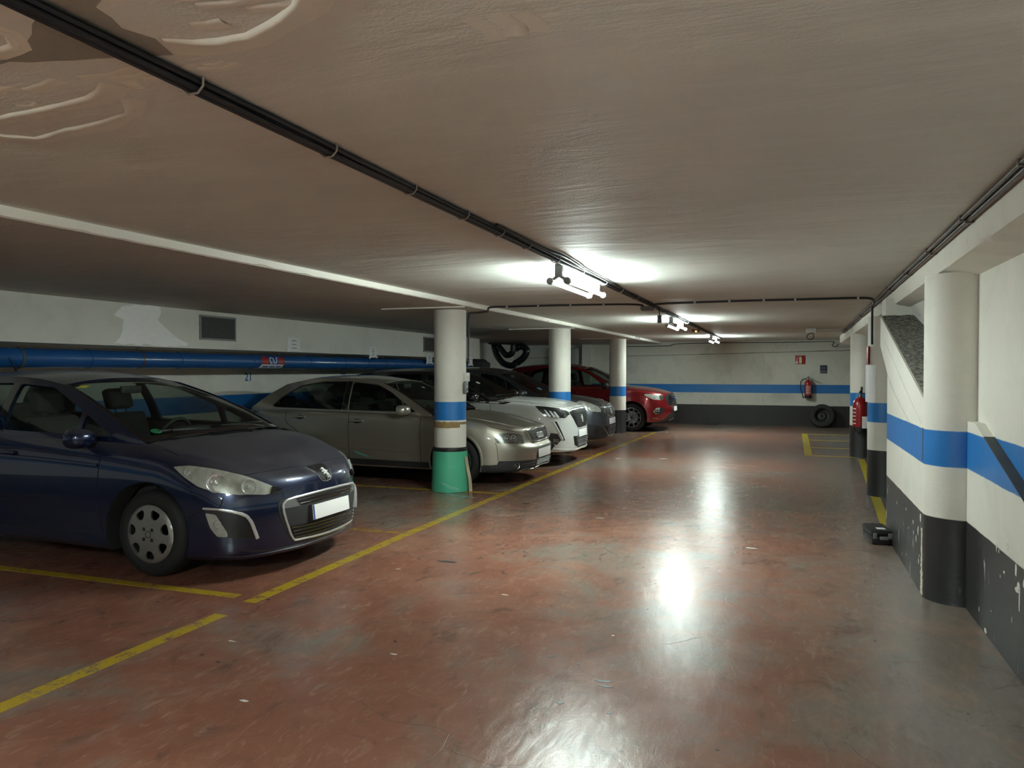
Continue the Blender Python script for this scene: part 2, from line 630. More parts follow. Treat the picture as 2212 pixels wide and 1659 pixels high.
M_CEIL = plaster('ceiling_plaster', (0.575, 0.585, 0.54), (0.645, 0.655, 0.61))
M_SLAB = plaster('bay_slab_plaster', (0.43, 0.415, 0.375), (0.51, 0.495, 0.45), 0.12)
M_FLAP = plaster('peeling_ceiling_paint', (0.66, 0.64, 0.56), (0.74, 0.72, 0.64), 0.2, 0.08)
M_BARE = plaster('bare_ceiling_cement', (0.21, 0.205, 0.18), (0.30, 0.285, 0.25), 0.2, 0.6)
M_TRIMW = band_mat('beam_edge_white', white=(0.80,0.79,0.72), blue=False, bk=0, dirt=0.22)

def rough_concrete(name):
    m, nt, b = new_mat(name)
    v = geo_pos(nt)
    n = noise_n(nt, v, 30, 5, 0.8, 0.4)
    n2 = noise_n(nt, v, 140, 3, 0.7)
    c = mixc(nt, ramp(nt, n, 0.38, 0.62), (0.09, 0.086, 0.076), (0.46, 0.44, 0.39))
    c = mixc(nt, math_n(nt, 'MULTIPLY', ramp(nt, n2, 0.60, 0.70), 0.7), c, (0.5, 0.49, 0.43))
    nt.links.new(c, b.inputs['Base Color'])
    b.inputs['Roughness'].default_value = 0.9
    bump(nt, b, math_n(nt, 'ADD', n, n2), 0.9, 0.03)
    return m
M_ROUGH = rough_concrete('rough_concrete')

# ---- floor
floor = box('floor', (-9.2, -9.0, -0.20), (6.4, 22.6, 0.0), M_FLOOR, kind='structure')

def strip_line(name, pts, width, mat, z=0.0015):
    """A painted line: a thin ribbon that follows pts (x, y) on the floor."""
    pts = [Vector((p[0], p[1], 0)) for p in pts]
    L, R = [], []
    for i, p in enumerate(pts):
        t = (pts[min(i + 1, len(pts) - 1)] - pts[max(0, i - 1)]).normalized()
        s = Vector((-t.y, t.x, 0)) * width / 2
        jit = 0.006 * noise.noise(Vector((p.x * 3, p.y * 3, 1.7)))
        L.append(p + s * (1 + jit * 10))
        R.append(p - s * (1 - jit * 10))
    n = len(pts)
    V = [(q.x, q.y, z) for q in L + R] + [(q.x, q.y, -0.002) for q in L + R]
    F = []
    for i in range(n - 1):
        F.append((i, i + 1, n + i + 1, n + i))
        F.append((2 * n + i, 2 * n + i + 1, i + 1, i))
        F.append((n + i, n + i + 1, 3 * n + i + 1, 3 * n + i))
    return mesh_obj(name, V, F, mat, floor)

def seg_pts(a, b, n):
    return [(a[0] + (b[0] - a[0]) * i / n, a[1] + (b[1] - a[1]) * i / n) for i in range(n + 1)]

strip_line('line_marking', seg_pts((-3.31, 0.2), (-3.265, 3.82), 24), 0.095, M_YELLOW)
strip_line('line_marking', seg_pts((-3.265, 4.08), (-3.27, 6.3), 16) + seg_pts((-3.27, 6.42), (-3.235, 8.7), 12) + seg_pts((-3.23, 8.9), (-3.15, 13.6), 20) + seg_pts((-3.14, 13.9), (-3.0, 18.6), 20), 0.095, M_YELLOW)
for _y, _x0, _m in ((4.17, -3.42, M_YELLOW), (6.30, -3.32, M_YELLOW_WORN), (8.74, -3.29, M_YELLOW), (10.90, -3.28, M_YELLOW_WORN), (13.25, -3.2, M_YELLOW_WORN), (15.8, -3.15, M_YELLOW_WORN), (18.2, -3.1, M_YELLOW_WORN)):
    strip_line('bay_line', seg_pts((_x0, _y), (-7.75, _y), 26), 0.085, _m)
strip_line('line_marking', seg_pts((0.365, 14.45), (0.40, 19.5), 14), 0.125, M_YELLOW_NEW)
for _y in (14.5, 16.0, 17.7, 19.35):
    strip_line('hatch_line', seg_pts((0.44, _y), (4.5, _y - 0.15), 14), 0.11, M_YELLOW_NEW)
strip_line('line_marking', seg_pts((0.90, 7.95), (1.19, 14.2), 22), 0.10, M_YELLOW_NEW)
strip_line('teal_paint_smear', [(-3.92, 8.55), (-3.75, 8.46), (-3.6, 8.40), (-3.43, 8.32)], 0.075, M_TEAL, 0.002)
strip_line('teal_paint_smear', [(-3.88, 8.44), (-3.7, 8.37), (-3.52, 8.27)], 0.06, M_TEAL, 0.0018)

# ---- ceiling: main slab over the lane, lower slab over the bays
def beam_x(y):
    return -3.615 + 0.0122 * y
_y0, _y1 = -9.0, 22.6
ceiling = prism('ceiling', [(beam_x(_y0), _y0), (6.4, _y0), (6.4, _y1), (beam_x(_y1), _y1)], 2, CZ, CZ + 0.25, M_CEIL, kind='structure')
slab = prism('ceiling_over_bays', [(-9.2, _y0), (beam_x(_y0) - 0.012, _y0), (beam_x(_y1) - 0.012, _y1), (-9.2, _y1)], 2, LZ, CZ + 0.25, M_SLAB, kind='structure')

def beam_edge(name, ya, yb, seed):
    """White-painted edge between the two slabs, chipped along its lower rim."""
    rnd = random.Random(seed)
    bm = bmesh.new()
    n = int((yb - ya) / 0.06)
    rows = []
    for i in range(n + 1):
        y = ya + (yb - ya) * i / n
        x = beam_x(y)
        chip = max(0.0, noise.noise(Vector((y * 4.0, seed, 0))) - 0.16) * 0.03 + rnd.random() * 0.004
        if 10.2 < y < 12.4:
            chip += max(0.0, noise.noise(Vector((y * 7.0, seed, 3)))) * 0.03
        rows.append([bm.verts.new(c) for c in ((x - 0.014, y, CZ + 0.02), (x + 0.002, y, CZ + 0.02), (x + 0.002, y, LZ + 0.004 + chip), (x - 0.014, y, LZ - 0.002 + chip * 0.6))])
    for A, B in zip(rows[:-1], rows[1:]):
        for k in range(4):
            bm.faces.new((A[k], A[(k + 1) % 4], B[(k + 1) % 4], B[k]))
    bm.faces.new(rows[0]); bm.faces.new(rows[-1][::-1])
    return bm_obj(name, bm, M_TRIMW, None, kind='structure')
beam_edge('trim_1', -9.0, 18.1, 1)
beam_edge('trim_2', 18.75, 22.0, 2)
for _k, (_xa, _xb, _y) in enumerate(((-4.62, -3.53, 8.22), (-4.72, -3.50, 13.02), (-4.6, -3.45, 17.62))):
    box('trim_%d' % (_k + 3), (_xa, _y, LZ - 0.014), (_xb, _y + 0.02, LZ + 0.02), M_TRIMW, kind='structure')

# peeling paint at the top left: sheets that hang down along their free edge
def paint_lip(name, path, side, h=0.016, reach=0.14, seed=0):
    """Broken edge of the thick paint layer: a curled lip that faces the camera end and fades into the ceiling behind it."""
    P = [Vector(p) for p in path]
    V, F = [], []
    n = len(P)
    for i, p in enumerate(P):
        t = (P[min(i + 1, n - 1)] - P[max(i - 1, 0)]).normalized()
        o = Vector((-t.y, t.x)) * side
        k = sin(pi * min(1, (i + 0.6) / (n * 0.22))) if i < n * 0.11 else 1.0
        if i > n * 0.86: k = max(0.05, (n - 1 - i + 0.4) / (n * 0.14))
        w = 0.75 + 0.5 * noise.noise(Vector((p.x * 11, p.y * 11, seed)))
        H = h * k * w
        R = reach * (0.8 + 0.5 * noise.noise(Vector((p.x * 4, p.y * 4, seed + 2))))
        for d, z in ((-0.004, 0.0005), (0.0, H * 0.55), (0.004, H * 0.95), (0.010, H), (0.022, H * 0.80), (0.06 * R / 0.14, H * 0.38), (R, 0.0006), (R, -0.004)):
            q = p + o * d
            V.append((q.x, q.y, CZ - z))
    for i in range(n - 1):
        for k in range(7):
            a, b = 8 * i + k, 8 * (i + 1) + k
            F.append((a, a + 1, b + 1, b) if side > 0 else (a, b, b + 1, a + 1))
    return mesh_obj(name, V, F, M_FLAP, ceiling, True, 50)

def wig(pts, amp, seed, step=0.05):
    out = []
    for i, p in enumerate(pts):
        out.append(p)
        if i + 1 < len(pts):
            a, b = Vector(p), Vector(pts[i + 1])
            k = max(1, int((b - a).length / step))
            nrm = Vector((-(b - a).y, (b - a).x)).normalized()
            for q in range(1, k):
                c = a.lerp(b, q / k)
                c += nrm * amp * noise.noise(Vector((c.x * 14, c.y * 14, seed)))
                out.append(tuple(c))
    return out

_f1 = wig([(-1.425, 1.478), (-1.36, 1.508), (-1.294, 1.519), (-1.214, 1.519), (-1.122, 1.484), (-1.02, 1.43), (-0.93, 1.34), (-0.9, 1.2), (-0.92, 1.0)], 0.005, 1.0, 0.03)
paint_lip('paint_lip', _f1, 1, 0.013, 0.10, 1)
_f2 = wig([(-3.0, 1.76), (-2.62, 1.80), (-2.514, 1.876), (-2.436, 1.947), (-2.34, 1.93), (-2.251, 1.908), (-2.10, 1.893), (-1.943, 1.862), (-1.90, 1.82), (-1.85, 1.755)], 0.008, 2.0, 0.03)
paint_lip('paint_lip', _f2, 1, 0.009, 0.09, 2)
_f3 = wig([(-2.9, 1.70), (-2.5, 1.768), (-2.334, 1.748), (-2.053, 1.727), (-1.93, 1.708), (-1.86, 1.68), (-1.80, 1.64)], 0.004, 5.0, 0.03)
paint_lip('paint_lip', _f3, 1, 0.011, 0.08, 3)
_f4 = wig([(-2.1, 1.30), (-1.93, 1.385), (-1.80, 1.375), (-1.76, 1.33), (-1.80, 1.26)], 0.006, 8.0, 0.03)
paint_lip('paint_lip', _f4, 1, 0.009, 0.06, 4)
for _k, _p in enumerate(([(-1.22, 1.36), (-1.15, 1.375), (-1.10, 1.37)], [(-1.08, 1.33), (-1.02, 1.335), (-0.98, 1.31)], [(-1.30, 1.43), (-1.26, 1.44), (-1.22, 1.437)], [(-2.05, 1.60), (-1.97, 1.59), (-1.9, 1.57)], [(-2.45, 1.72), (-2.36, 1.70), (-2.3, 1.705)], [(-1.72, 1.60), (-1.69, 1.66), (-1.71, 1.72)],
    [(-0.665, 1.62), (-0.640, 1.70), (-0.645, 1.76)], [(-0.60, 1.62), (-0.58, 1.70), (-0.59, 1.755)], [(-0.55, 1.63), (-0.53, 1.70), (-0.535, 1.75)])):
    paint_lip('paint_ripple', wig(_p, 0.004, _k, 0.02), 1, 0.0035 if _k < 6 else 0.0014, 0.05, _k)
_g = wig([(-2.9, 1.52), (-2.2, 1.47), (-1.9, 1.45), (-1.74, 1.50), (-1.60, 1.53), (-1.47, 1.56), (-1.44, 1.47), (-1.47, 1.40), (-1.44, 1.30), (-1.2, 1.18), (-1.25, 1.10), (-1.5, 1.22), (-1.75, 1.38), (-1.90, 1.39), (-2.1, 1.36), (-2.9, 1.34)], 0.014, 4.0)
panel('bare_cement_patch', _g, [], lambda a, b: ((a, b, CZ - 0.001), (0, 0, -1)), M_BARE, ceiling, step=0.08, thick=0.002)

_rr = random.Random(21)
for _k in range(26):
    _cx, _cy = -2.3 + 0.9 * (_rr.random() - .5) * 2, 1.66 + 0.18 * (_rr.random() - .5)
    if _k % 3 == 0: _cx, _cy = -1.12 + 0.28 * (_rr.random() - .5), 1.36 + 0.16 * (_rr.random() - .5)
    _l = 0.03 + 0.07 * _rr.random()
    paint_lip('paint_ripple', wig([(_cx - _l, _cy - 0.01), (_cx, _cy + 0.012 * _rr.random()), (_cx + _l, _cy - 0.008)], 0.006, _k, 0.015), 1, 0.0015 + 0.002 * _rr.random(), 0.03, _k)
# pale scrapes on the underside of the lower slab
M_SCRAPE = simple('pale_scrape', (0.55, 0.53, 0.48), 0.8)
for (xa, ya, xb, yb_) in ((-4.72, 3.05, -4.28, 3.02), (-4.15, 3.30, -3.95, 3.28), (-4.85, 4.05, -4.25, 4.0), (-4.7, 3.62, -4.2, 3.58), (-4.15, 4.65, -3.75, 4.62), (-4.5, 5.2, -4.2, 5.18), (-4.75, 6.1, -4.3, 6.07), (-4.4, 6.95, -3.75, 6.9), (-4.95, 7.4, -4.2, 7.36), (-5.6, 6.6, -5.1, 6.58)):
    _ps = wig([(xa, ya), (xb, yb_)], 0.012, xa, 0.04)
    panel('scrape_mark', [(x, y + 0.004 + 0.006 * abs(noise.noise(Vector((x * 30, y, 1))))) for x, y in _ps] + [(x, y - 0.004) for x, y in _ps[::-1]], [], lambda a, b: ((a, b, LZ - 0.0006), (0, 0, -1)), M_SCRAPE, slab, step=0.3, thick=0.002)
# ---- walls
wall_left = box('wall_left', (-8.1, -9.0, 0.0), (-7.8, 22.3, LZ + 0.1), band_mat('banded_left_wall', dirt=0.40, bl=(0.895, 1.135)), kind='structure')
wall_back = box('wall_back', (-9.0, 22.0, 0.0), (6.4, 22.3, CZ + 0.1), M_BACK, kind='structure')
wall_front = box('wall_front', (-9.0, -9.0, 0.0), (6.4, -8.7, CZ + 0.1), M_WALL, kind='structure')
wall_right = box('wall_right', (6.1, -9.0, 0.0), (6.4, 22.3, CZ + 0.1), M_WALL, kind='structure')
# masonry air duct that runs along the left wall above the car tails
box('wall_duct', (-7.85, -8.7, 1.77), (-6.9, 17.0, LZ + 0.05), M_PLAIN, kind='structure')
box('wall_back_pier', (-5.62, 21.75, 0.0), (-5.38, 22.05, LZ + 0.02), M_PLAIN, kind='structure')

# right-hand side: low wall with a sloping shoulder, columns, upper wall, beam
RIM = lambda y: 1.17 + 0.30 * (y - 5.27)
M_STR = band_mat('banded_shoulder_wall', scuff=0.9, dirt=0.30)
prism('wall_right_low', [(5.72, 0.0), (7.70, 0.0), (7.70, 1.47), (8.28, 1.74), (8.28, 2.02), (8.15, 1.99), (5.72, 1.306)], 0, 0.855, 1.25, M_STR, kind='structure')
# its sloping top is bare, rough concrete
def _ledge():
    bm = bmesh.new()
    n, m = 60, 9
    g = []
    for i in range(n + 1):
        y = 5.72 + 2.56 * i / n
        z = 1.30 + (y - 5.70) * 0.2816
        row = []
        for j in range(m + 1):
            x = 0.868 + 0.36 * j / m
            h = 0.0 if j == 0 else 0.016 * abs(noise.noise(Vector((x * 22, y * 22, 0.3)))) + 0.010 * noise.noise(Vector((x * 60, y * 60, 4)))
            row.append(bm.verts.new((x, y, z + 0.006 + h)))
        g.append(row)
    for i in range(n):
        for j in range(m):
            bm.faces.new((g[i][j], g[i + 1][j], g[i + 1][j + 1], g[i][j + 1]))
    return bm_obj('wall_ledge', bm, M_ROUGH, None, True, None, 'structure')
_ledge()
box('wall_right_upper', (1.205, 5.65, 0.0), (1.5, 8.6, 2.2), M_PLAIN, kind='structure')
box('wall_right_return', (1.15, 8.29, 0.0), (6.2, 8.6, CZ + 0.1), M_PLAIN, kind='structure')
box('wall_right_lintel', (0.90, 8.27, 1.985), (1.3, 8.6, 2.2), M_PLAIN, kind='structure')
prism('wall_right_gusset', [(1.10, 2.14), (1.205, 2.14), (1.205, 1.72), (1.185, 1.80), (1.15, 2.0)], 1, 7.2, 8.28, M_PLAIN, kind='structure')
box('wall_right_near', (1.125, -8.8, 0.0), (1.5, 5.85, 2.2), M_WALL_NEAR, kind='structure')
prism('wall_right_stringer', [(5.62, 0.0), (5.62, RIM(5.30)), (5.30, RIM(5.30)), (1.40, 0.0)], 0, 1.07, 1.13, M_WALL_NEAR, kind='structure')

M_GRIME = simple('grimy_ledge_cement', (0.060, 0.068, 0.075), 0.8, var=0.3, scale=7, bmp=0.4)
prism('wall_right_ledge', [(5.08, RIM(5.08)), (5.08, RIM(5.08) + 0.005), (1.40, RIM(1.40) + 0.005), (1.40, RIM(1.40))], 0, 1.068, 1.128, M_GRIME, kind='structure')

def rbeam_x(y):
    return 0.825 + 0.0170 * y
def _rbeam():
    bm = bmesh.new()
    rnd = random.Random(5)
    n = 220
    rows = []
    for i in range(n + 1):
        y = -8.8 + (19.5 + 8.8) * i / n
        x = rbeam_x(y)
        ch = max(0.0, noise.noise(Vector((y * 3.3, 9, 0))) - 0.10) * 0.05 + rnd.random() * 0.003
        rows.append([bm.verts.new(c) for c in (
            (x, y, CZ + 0.03), (x + 0.002 * noise.noise(Vector((y * 5, 2, 1))), y, 2.195), (x + 0.006 + ch * 0.4, y, 2.16), (x + 0.010 + ch, y, 2.138 + ch * 0.4),
            (x + 0.05, y, 2.13), (x + 0.42, y, 2.055), (x + 0.42, y, CZ + 0.03))])
    for A, B in zip(rows[:-1], rows[1:]):
        for k in range(6):
            bm.faces.new((A[k], A[k + 1], B[k + 1], B[k]))
    bm.faces.new(rows[0]); bm.faces.new(rows[-1][::-1])
    return bm_obj('beam', bm, M_RBEAM, None, True, 25, 'structure')
M_RBEAM = band_mat('right_beam_paint', white=(0.72,0.70,0.62), blue=False, bk=0, dirt=0.35)
_rbeam()

def column(x, y, r, top, mat, label=None):
    o = lathe('column', [(0, 0), (r + 0.004, 0.0), (r, 0.02), (r, 0.5), (r, 1.0), (r, 1.6), (r, top), (0, top)], mat, None, 48, Matrix.Translation((x, y, 0)), 40)
    o['kind'] = 'structure'
    return o
column(-3.96, 8.78, 0.200, LZ + 0.02, M_COLUMN)
column(-3.89, 13.45, 0.200, LZ + 0.02, M_COLUMN)
column(-3.83, 18.25, 0.200, LZ + 0.02, M_COLUMN)
column(1.06, 5.72, 0.205, 2.12, M_COLUMN_R)
column(1.115, 10.17, 0.200, 2.14, M_COLUMN)
column(1.235, 14.60, 0.200, 2.14, M_COLUMN)

# cracked plaster seam and chipped edge between the low wall and the near column
M_CHIP = simple('exposed_white_plaster', (0.62, 0.56, 0.46), 0.85, var=0.35, scale=60, bmp=0.6)
M_CRACKLINE = simple('dark_crack', (0.20, 0.19, 0.17), 0.9, var=0.5, scale=40)
_cp, _cq = [], []
for _i in range(46):
    _z = 0.006 + 0.44 * _i / 45
    _w = 0.035 + 0.040 * noise.noise(Vector((_z * 31, 3, 0))) + 0.045 * max(0.0, 1 - _z / 0.40)
    if _z > 0.42: _w *= 0.5 + 0.5 * (noise.noise(Vector((_z * 40, 9, 0))) > 0)
    _m = 5.735 + 0.008 * noise.noise(Vector((_z * 17, 0, 0)))
    _cp.append((_m + _w / 2, _z)); _cq.append((_m - _w / 2, _z))
panel('chipped_plaster', _cp + _cq[::-1], [], lambda a, b: ((0.852 + 0.004 * noise.noise(Vector((a * 60, b * 60, 0))) , a, b), (-1, 0, 0)), M_CHIP, bpy.data.objects['wall_right_low'], step=0.012, thick=0.012)
def chips(parent, x, spots, mat, seed=1):
    """Flakes knocked out of the black paint: small ragged patches on a wall plane at x."""
    rnd = random.Random(seed)
    for (y, z, w, h) in spots:
        k = 9
        P = []
        for i in range(k):
            a = 2 * pi * i / k
            r = 0.65 + 0.6 * rnd.random()
            P.append((y + w / 2 * r * cos(a), max(0.004, z + h / 2 * r * sin(a))))
        panel('paint_chip', P, [], lambda a, b: ((x, a, b), (-1, 0, 0)), mat, parent, step=0.2, thick=0.003, smooth=False)
M_FLAKE = simple('white_under_paint', (0.66, 0.65, 0.60), 0.8, var=0.2, scale=80)
chips(bpy.data.objects['wall_right_stringer'], 1.0685, [(4.769, .546, .022, .05), (4.72, .535, .012, .022), (4.549, .594, .025, .04), (4.393, .513, .028, .06), (4.35, .45, .035, .05), (4.330, .40, .016, .13), (4.258, .48, .028, .04), (4.614, .449, .03, .018), (4.687, .409, .012, .016), (4.37, .42, .07, .03), (5.15, .10, .012, .03), (4.992, .022, .05, .03), (4.457, .246, .01, .03), (4.873, .169, .008, .012), (3.95, .40, .03, .05), (3.7, .30, .02, .03)], M_FLAKE, 3)
chips(bpy.data.objects['wall_right_low'], .8535, [(6.982, .414, .02, .03), (6.462, .45, .03, .022), (6.119, .415, .035, .03), (5.90, .40, .035, .06), (5.80, .50, .05, .06), (6.662, .067, .014, .02), (6.441, .11, .02, .014), (7.6, .422, .03, .05), (7.57, .468, .02, .02), (5.86, .197, .03, .04), (5.84, .24, .02, .02), (6.337, .333, .022, .016), (6.094, .347, .026, .03), (5.98, .33, .03, .05), (7.66, .20, .02, .1)], M_FLAKE, 5)
# stains and litter pressed into the floor paint
M_STAIN = simple('oil_stain', (0.05, 0.045, 0.042), 0.35)
M_BIT = simple('pale_floor_chip', (0.62, 0.60, 0.56), 0.7)
_r = random.Random(11)
for (x, y, w, h, mt) in ((-2.767, 8.202, .13, .05, 0), (-2.70, 7.74, .16, .05, 0), (-2.62, 7.80, .05, .02, 0), (-.822, 3.616, .09, .035, 0), (-.807, 3.56, .07, .025, 0), (-1.155, 3.841, .03, .022, 0), (-.723, 3.285, .026, .02, 0), (-.955, 3.316, .04, .025, 0), (-.994, 3.79, .018, .012, 0), (-.25, 3.11, .014, .014, 0), (-2.505, 5.484, .15, .06, 0),
        (-.278, 6.764, .10, .03, 1), (-2.889, 3.463, .05, .014, 1), (-1.95, 3.592, .04, .014, 1), (-2.312, 2.852, .04, .018, 1), (-1.768, 4.796, .05, .015, 1), (-1.776, 7.632, .08, .02, 1), (-.918, 4.262, .02, .015, 1), (-1.966, 13.121, .14, .05, 1), (-1.2, 14.6, .12, .05, 1), (-2.7, 12.9, .10, .05, 1), (-2.75, 5.15, .035, .012, 1)):
    P = [(x + w / 2 * (0.6 + 0.7 * _r.random()) * cos(2 * pi * i / 10), y + h / 2 * (0.6 + 0.7 * _r.random()) * sin(2 * pi * i / 10)) for i in range(10)]
    panel('floor_chip' if mt else 'floor_stain', P, [], lambda a, b: ((a, b, 0.0012), (0, 0, 1)), M_BIT if mt else M_STAIN, floor, step=0.3, thick=0.003, smooth=False)
def crack(pts, r, parent, seed=0):
    q = []
    for i, p in enumerate(smooth_path(pts, 8)):
        j = 0.004
        q.append(p + Vector((0, j * noise.noise(Vector((i * 0.7, seed, 0))), j * noise.noise(Vector((i * 0.7, seed, 5))))))
    rr = [r * (0.55 + 0.9 * abs(noise.noise(Vector((i * 0.35, seed + 3, 1))))) for i in range(len(q))]
    return tube('crack', q, rr, M_CRACKLINE, parent, 5)
_wl = bpy.data.objects['wall_right_low']
crack([(0.8548, 7.69, 1.46), (0.8548, 7.2, 1.31), (0.8548, 6.6, 1.17), (0.8548, 6.15, 1.08), (0.8548, 5.95, 0.99)], 0.0020, _wl, 1)
crack([(0.8548, 7.95, 1.78), (0.8548, 7.3, 1.585), (0.8548, 6.5, 1.34), (0.8548, 5.80, 1.14)], 0.0011, _wl, 2)
crack([(0.8525, 5.73, 1.12), (0.8525, 5.735, 1.0), (0.8525, 5.73, 0.90)], 0.0026, _wl, 4)

# back wall: filled seams that show as dark lines
_wb = wall_back
crack([(-4.7, 21.9995, 1.90), (-3.4, 21.9995, 1.925), (-2.0, 21.9995, 1.95), (-0.4, 21.9995, 1.985), (1.3, 21.9995, 2.02), (3.0, 21.9995, 2.05)], 0.011, _wb, 6)
crack([(-0.62, 21.9995, 1.97), (-0.60, 21.9995, 1.7), (-0.62, 21.9995, 1.45), (-0.60, 21.9995, 1.1), (-0.61, 21.9995, 0.6)], 0.003, _wb, 7)
crack([(-7.6, 21.9995, 1.87), (-6.6, 21.9995, 1.88), (-5.7, 21.9995, 1.86)], 0.010, _wb, 8)
# ================================================================== car building kit
# Car frame: x forward (front axle at x = 0), y to the car's left, z up, ground z = 0.
def pchip(xs, ys, x):
    n = len(xs)
    if x <= xs[0]: return ys[0]
    if x >= xs[-1]: return ys[-1]
    h = [xs[i + 1] - xs[i] for i in range(n - 1)]
    d = [(ys[i + 1] - ys[i]) / h[i] for i in range(n - 1)]
    def m(i):
        if i == 0: return d[0]
        if i == n - 1: return d[-1]
        if d[i - 1] * d[i] <= 0: return 0.0
        w1 = 2 * h[i] + h[i - 1]; w2 = h[i] + 2 * h[i - 1]
        return (w1 + w2) / (w1 / d[i - 1] + w2 / d[i])
    for i in range(n - 1):
        if x <= xs[i + 1]:
            t = (x - xs[i]) / h[i]
            return (ys[i] * (1 + 2 * t) * (1 - t) ** 2 + m(i) * h[i] * t * (1 - t) ** 2
                    + ys[i + 1] * t * t * (3 - 2 * t) + m(i + 1) * h[i] * t * t * (t - 1))

def prof(pts):
    """(x, value) list in any order -> function of x."""
    p = sorted(pts)
    xs = [q[0] for q in p]; ys = [q[1] for q in p]
    return lambda x: pchip(xs, ys, x)

def crom_seg(a, b, c, d, t):
    return 0.5 * ((2 * b) + (c - a) * t + (2 * a - 5 * b + 4 * c - d) * t * t + (3 * b - a - 3 * c + d) * t ** 3)

def car_grid(S):
    """Half body (y <= 0 is mirrored later): list of columns, each a list of points from sill to centre line."""
    O = [Vector((p[0], p[1])) for p in S['outline']]
    ch = [0.0]
    for a, b in zip(O[:-1], O[1:]):
        ch.append(ch[-1] + (b - a).length)
    nt = S.get('nt', 170)
    fine = []
    # outline through a chord-parametrised Catmull-Rom with mirrored ends
    ext = [Vector((O[1].x, -O[1].y))] + O + [Vector((O[-2].x, -O[-2].y))]
    for i in range(len(O) - 1):
        k = max(3, int(round((ch[i + 1] - ch[i]) / ch[-1] * nt)))
        for q in range(k):
            t = q / k
            p0, p1, p2, p3 = ext[i], ext[i + 1], ext[i + 2], ext[i + 3]
            l0 = max(1e-4, (p1 - p0).length); l1 = (p2 - p1).length; l2 = max(1e-4, (p3 - p2).length)
            m1 = ((p1 - p0) / l0 * l1 / (l0 + l1) + (p2 - p1) / l1 * l0 / (l0 + l1)) * l1
            m2 = ((p2 - p1) / l1 * l2 / (l1 + l2) + (p3 - p2) / l2 * l1 / (l1 + l2)) * l1
            pos = p1 * (1 + 2 * t) * (1 - t) ** 2 + m1 * t * (1 - t) ** 2 + p2 * t * t * (3 - 2 * t) + m2 * t * t * (t - 1)
            fine.append((ch[i] + (ch[i + 1] - ch[i]) * t, pos))
    fine.append((ch[-1], O[-1]))
    rows = S['rows']
    R = [(prof(list(zip(ch, r[0]))), prof(list(zip(ch, r[1])))) for r in rows]
    sub = S.get('sub', 4)
    hood, deck = prof(S['hood']), prof(S['deck'])
    cowl, decx = S['cowl'], S['deckx']          # cowl(y) -> x of windscreen foot; deckx -> x where the tail deck begins
    cols = []
    qs = [0.0, 0.05, 0.10, 0.17, 0.26, 0.36, 0.47, 0.58, 0.69, 0.80, 0.90, 1.0]
    nf = len(fine)
    for i, (s, p) in enumerate(fine):
        a = fine[max(0, i - 1)][1]; b = fine[min(nf - 1, i + 1)][1]
        if i == 0: a = Vector((b.x, -b.y))
        if i == nf - 1: b = Vector((a.x, -a.y))
        t = (b - a).normalized()
        nrm = Vector((t.y, -t.x))
        if nrm.dot(p - Vector((-1.2, 0))) < 0: nrm = -nrm
        ctl = [Vector((p.x - nrm.x * o(s), p.y - nrm.y * o(s), z(s))) for z, o in R]
        col = []
        for r in range(len(ctl) - 1):
            p0 = ctl[max(0, r - 1)]; p3 = ctl[min(len(ctl) - 1, r + 2)]
            if r == 0: p0 = ctl[0] * 2 - ctl[1]
            for q in range(sub):
                col.append(crom_seg(p0, ctl[r], ctl[r + 1], p3, q / sub))
        top = ctl[-1]
        nside = len(col)
        x = top.x
        ys = max(top.y, 0.0)
        zs = top.z
        for q in qs:
            y = ys * (1 - q)
            inside_cabin = decx < x < cowl(y) - 0.015
            if inside_cabin and q > 0.08:
                yy = max(0.0, y)
                col.append(Vector((x, yy, S.get('tub', 0.42))))
            else:
                zc = hood(x) if x > -1.2 else deck(x)
                e = S.get('crown', 2.0)
                zz = zs + (zc - zs) * (1 - (1 - q) ** e)
                col.append(Vector((x, y, zz)))
        for r in range(len(col)):
            if i in (0, nf - 1): col[r].y = 0.0
            col[r].y = max(0.0, col[r].y)
        cols.append(col)
    return cols, nside, [f[1] for f in fine]

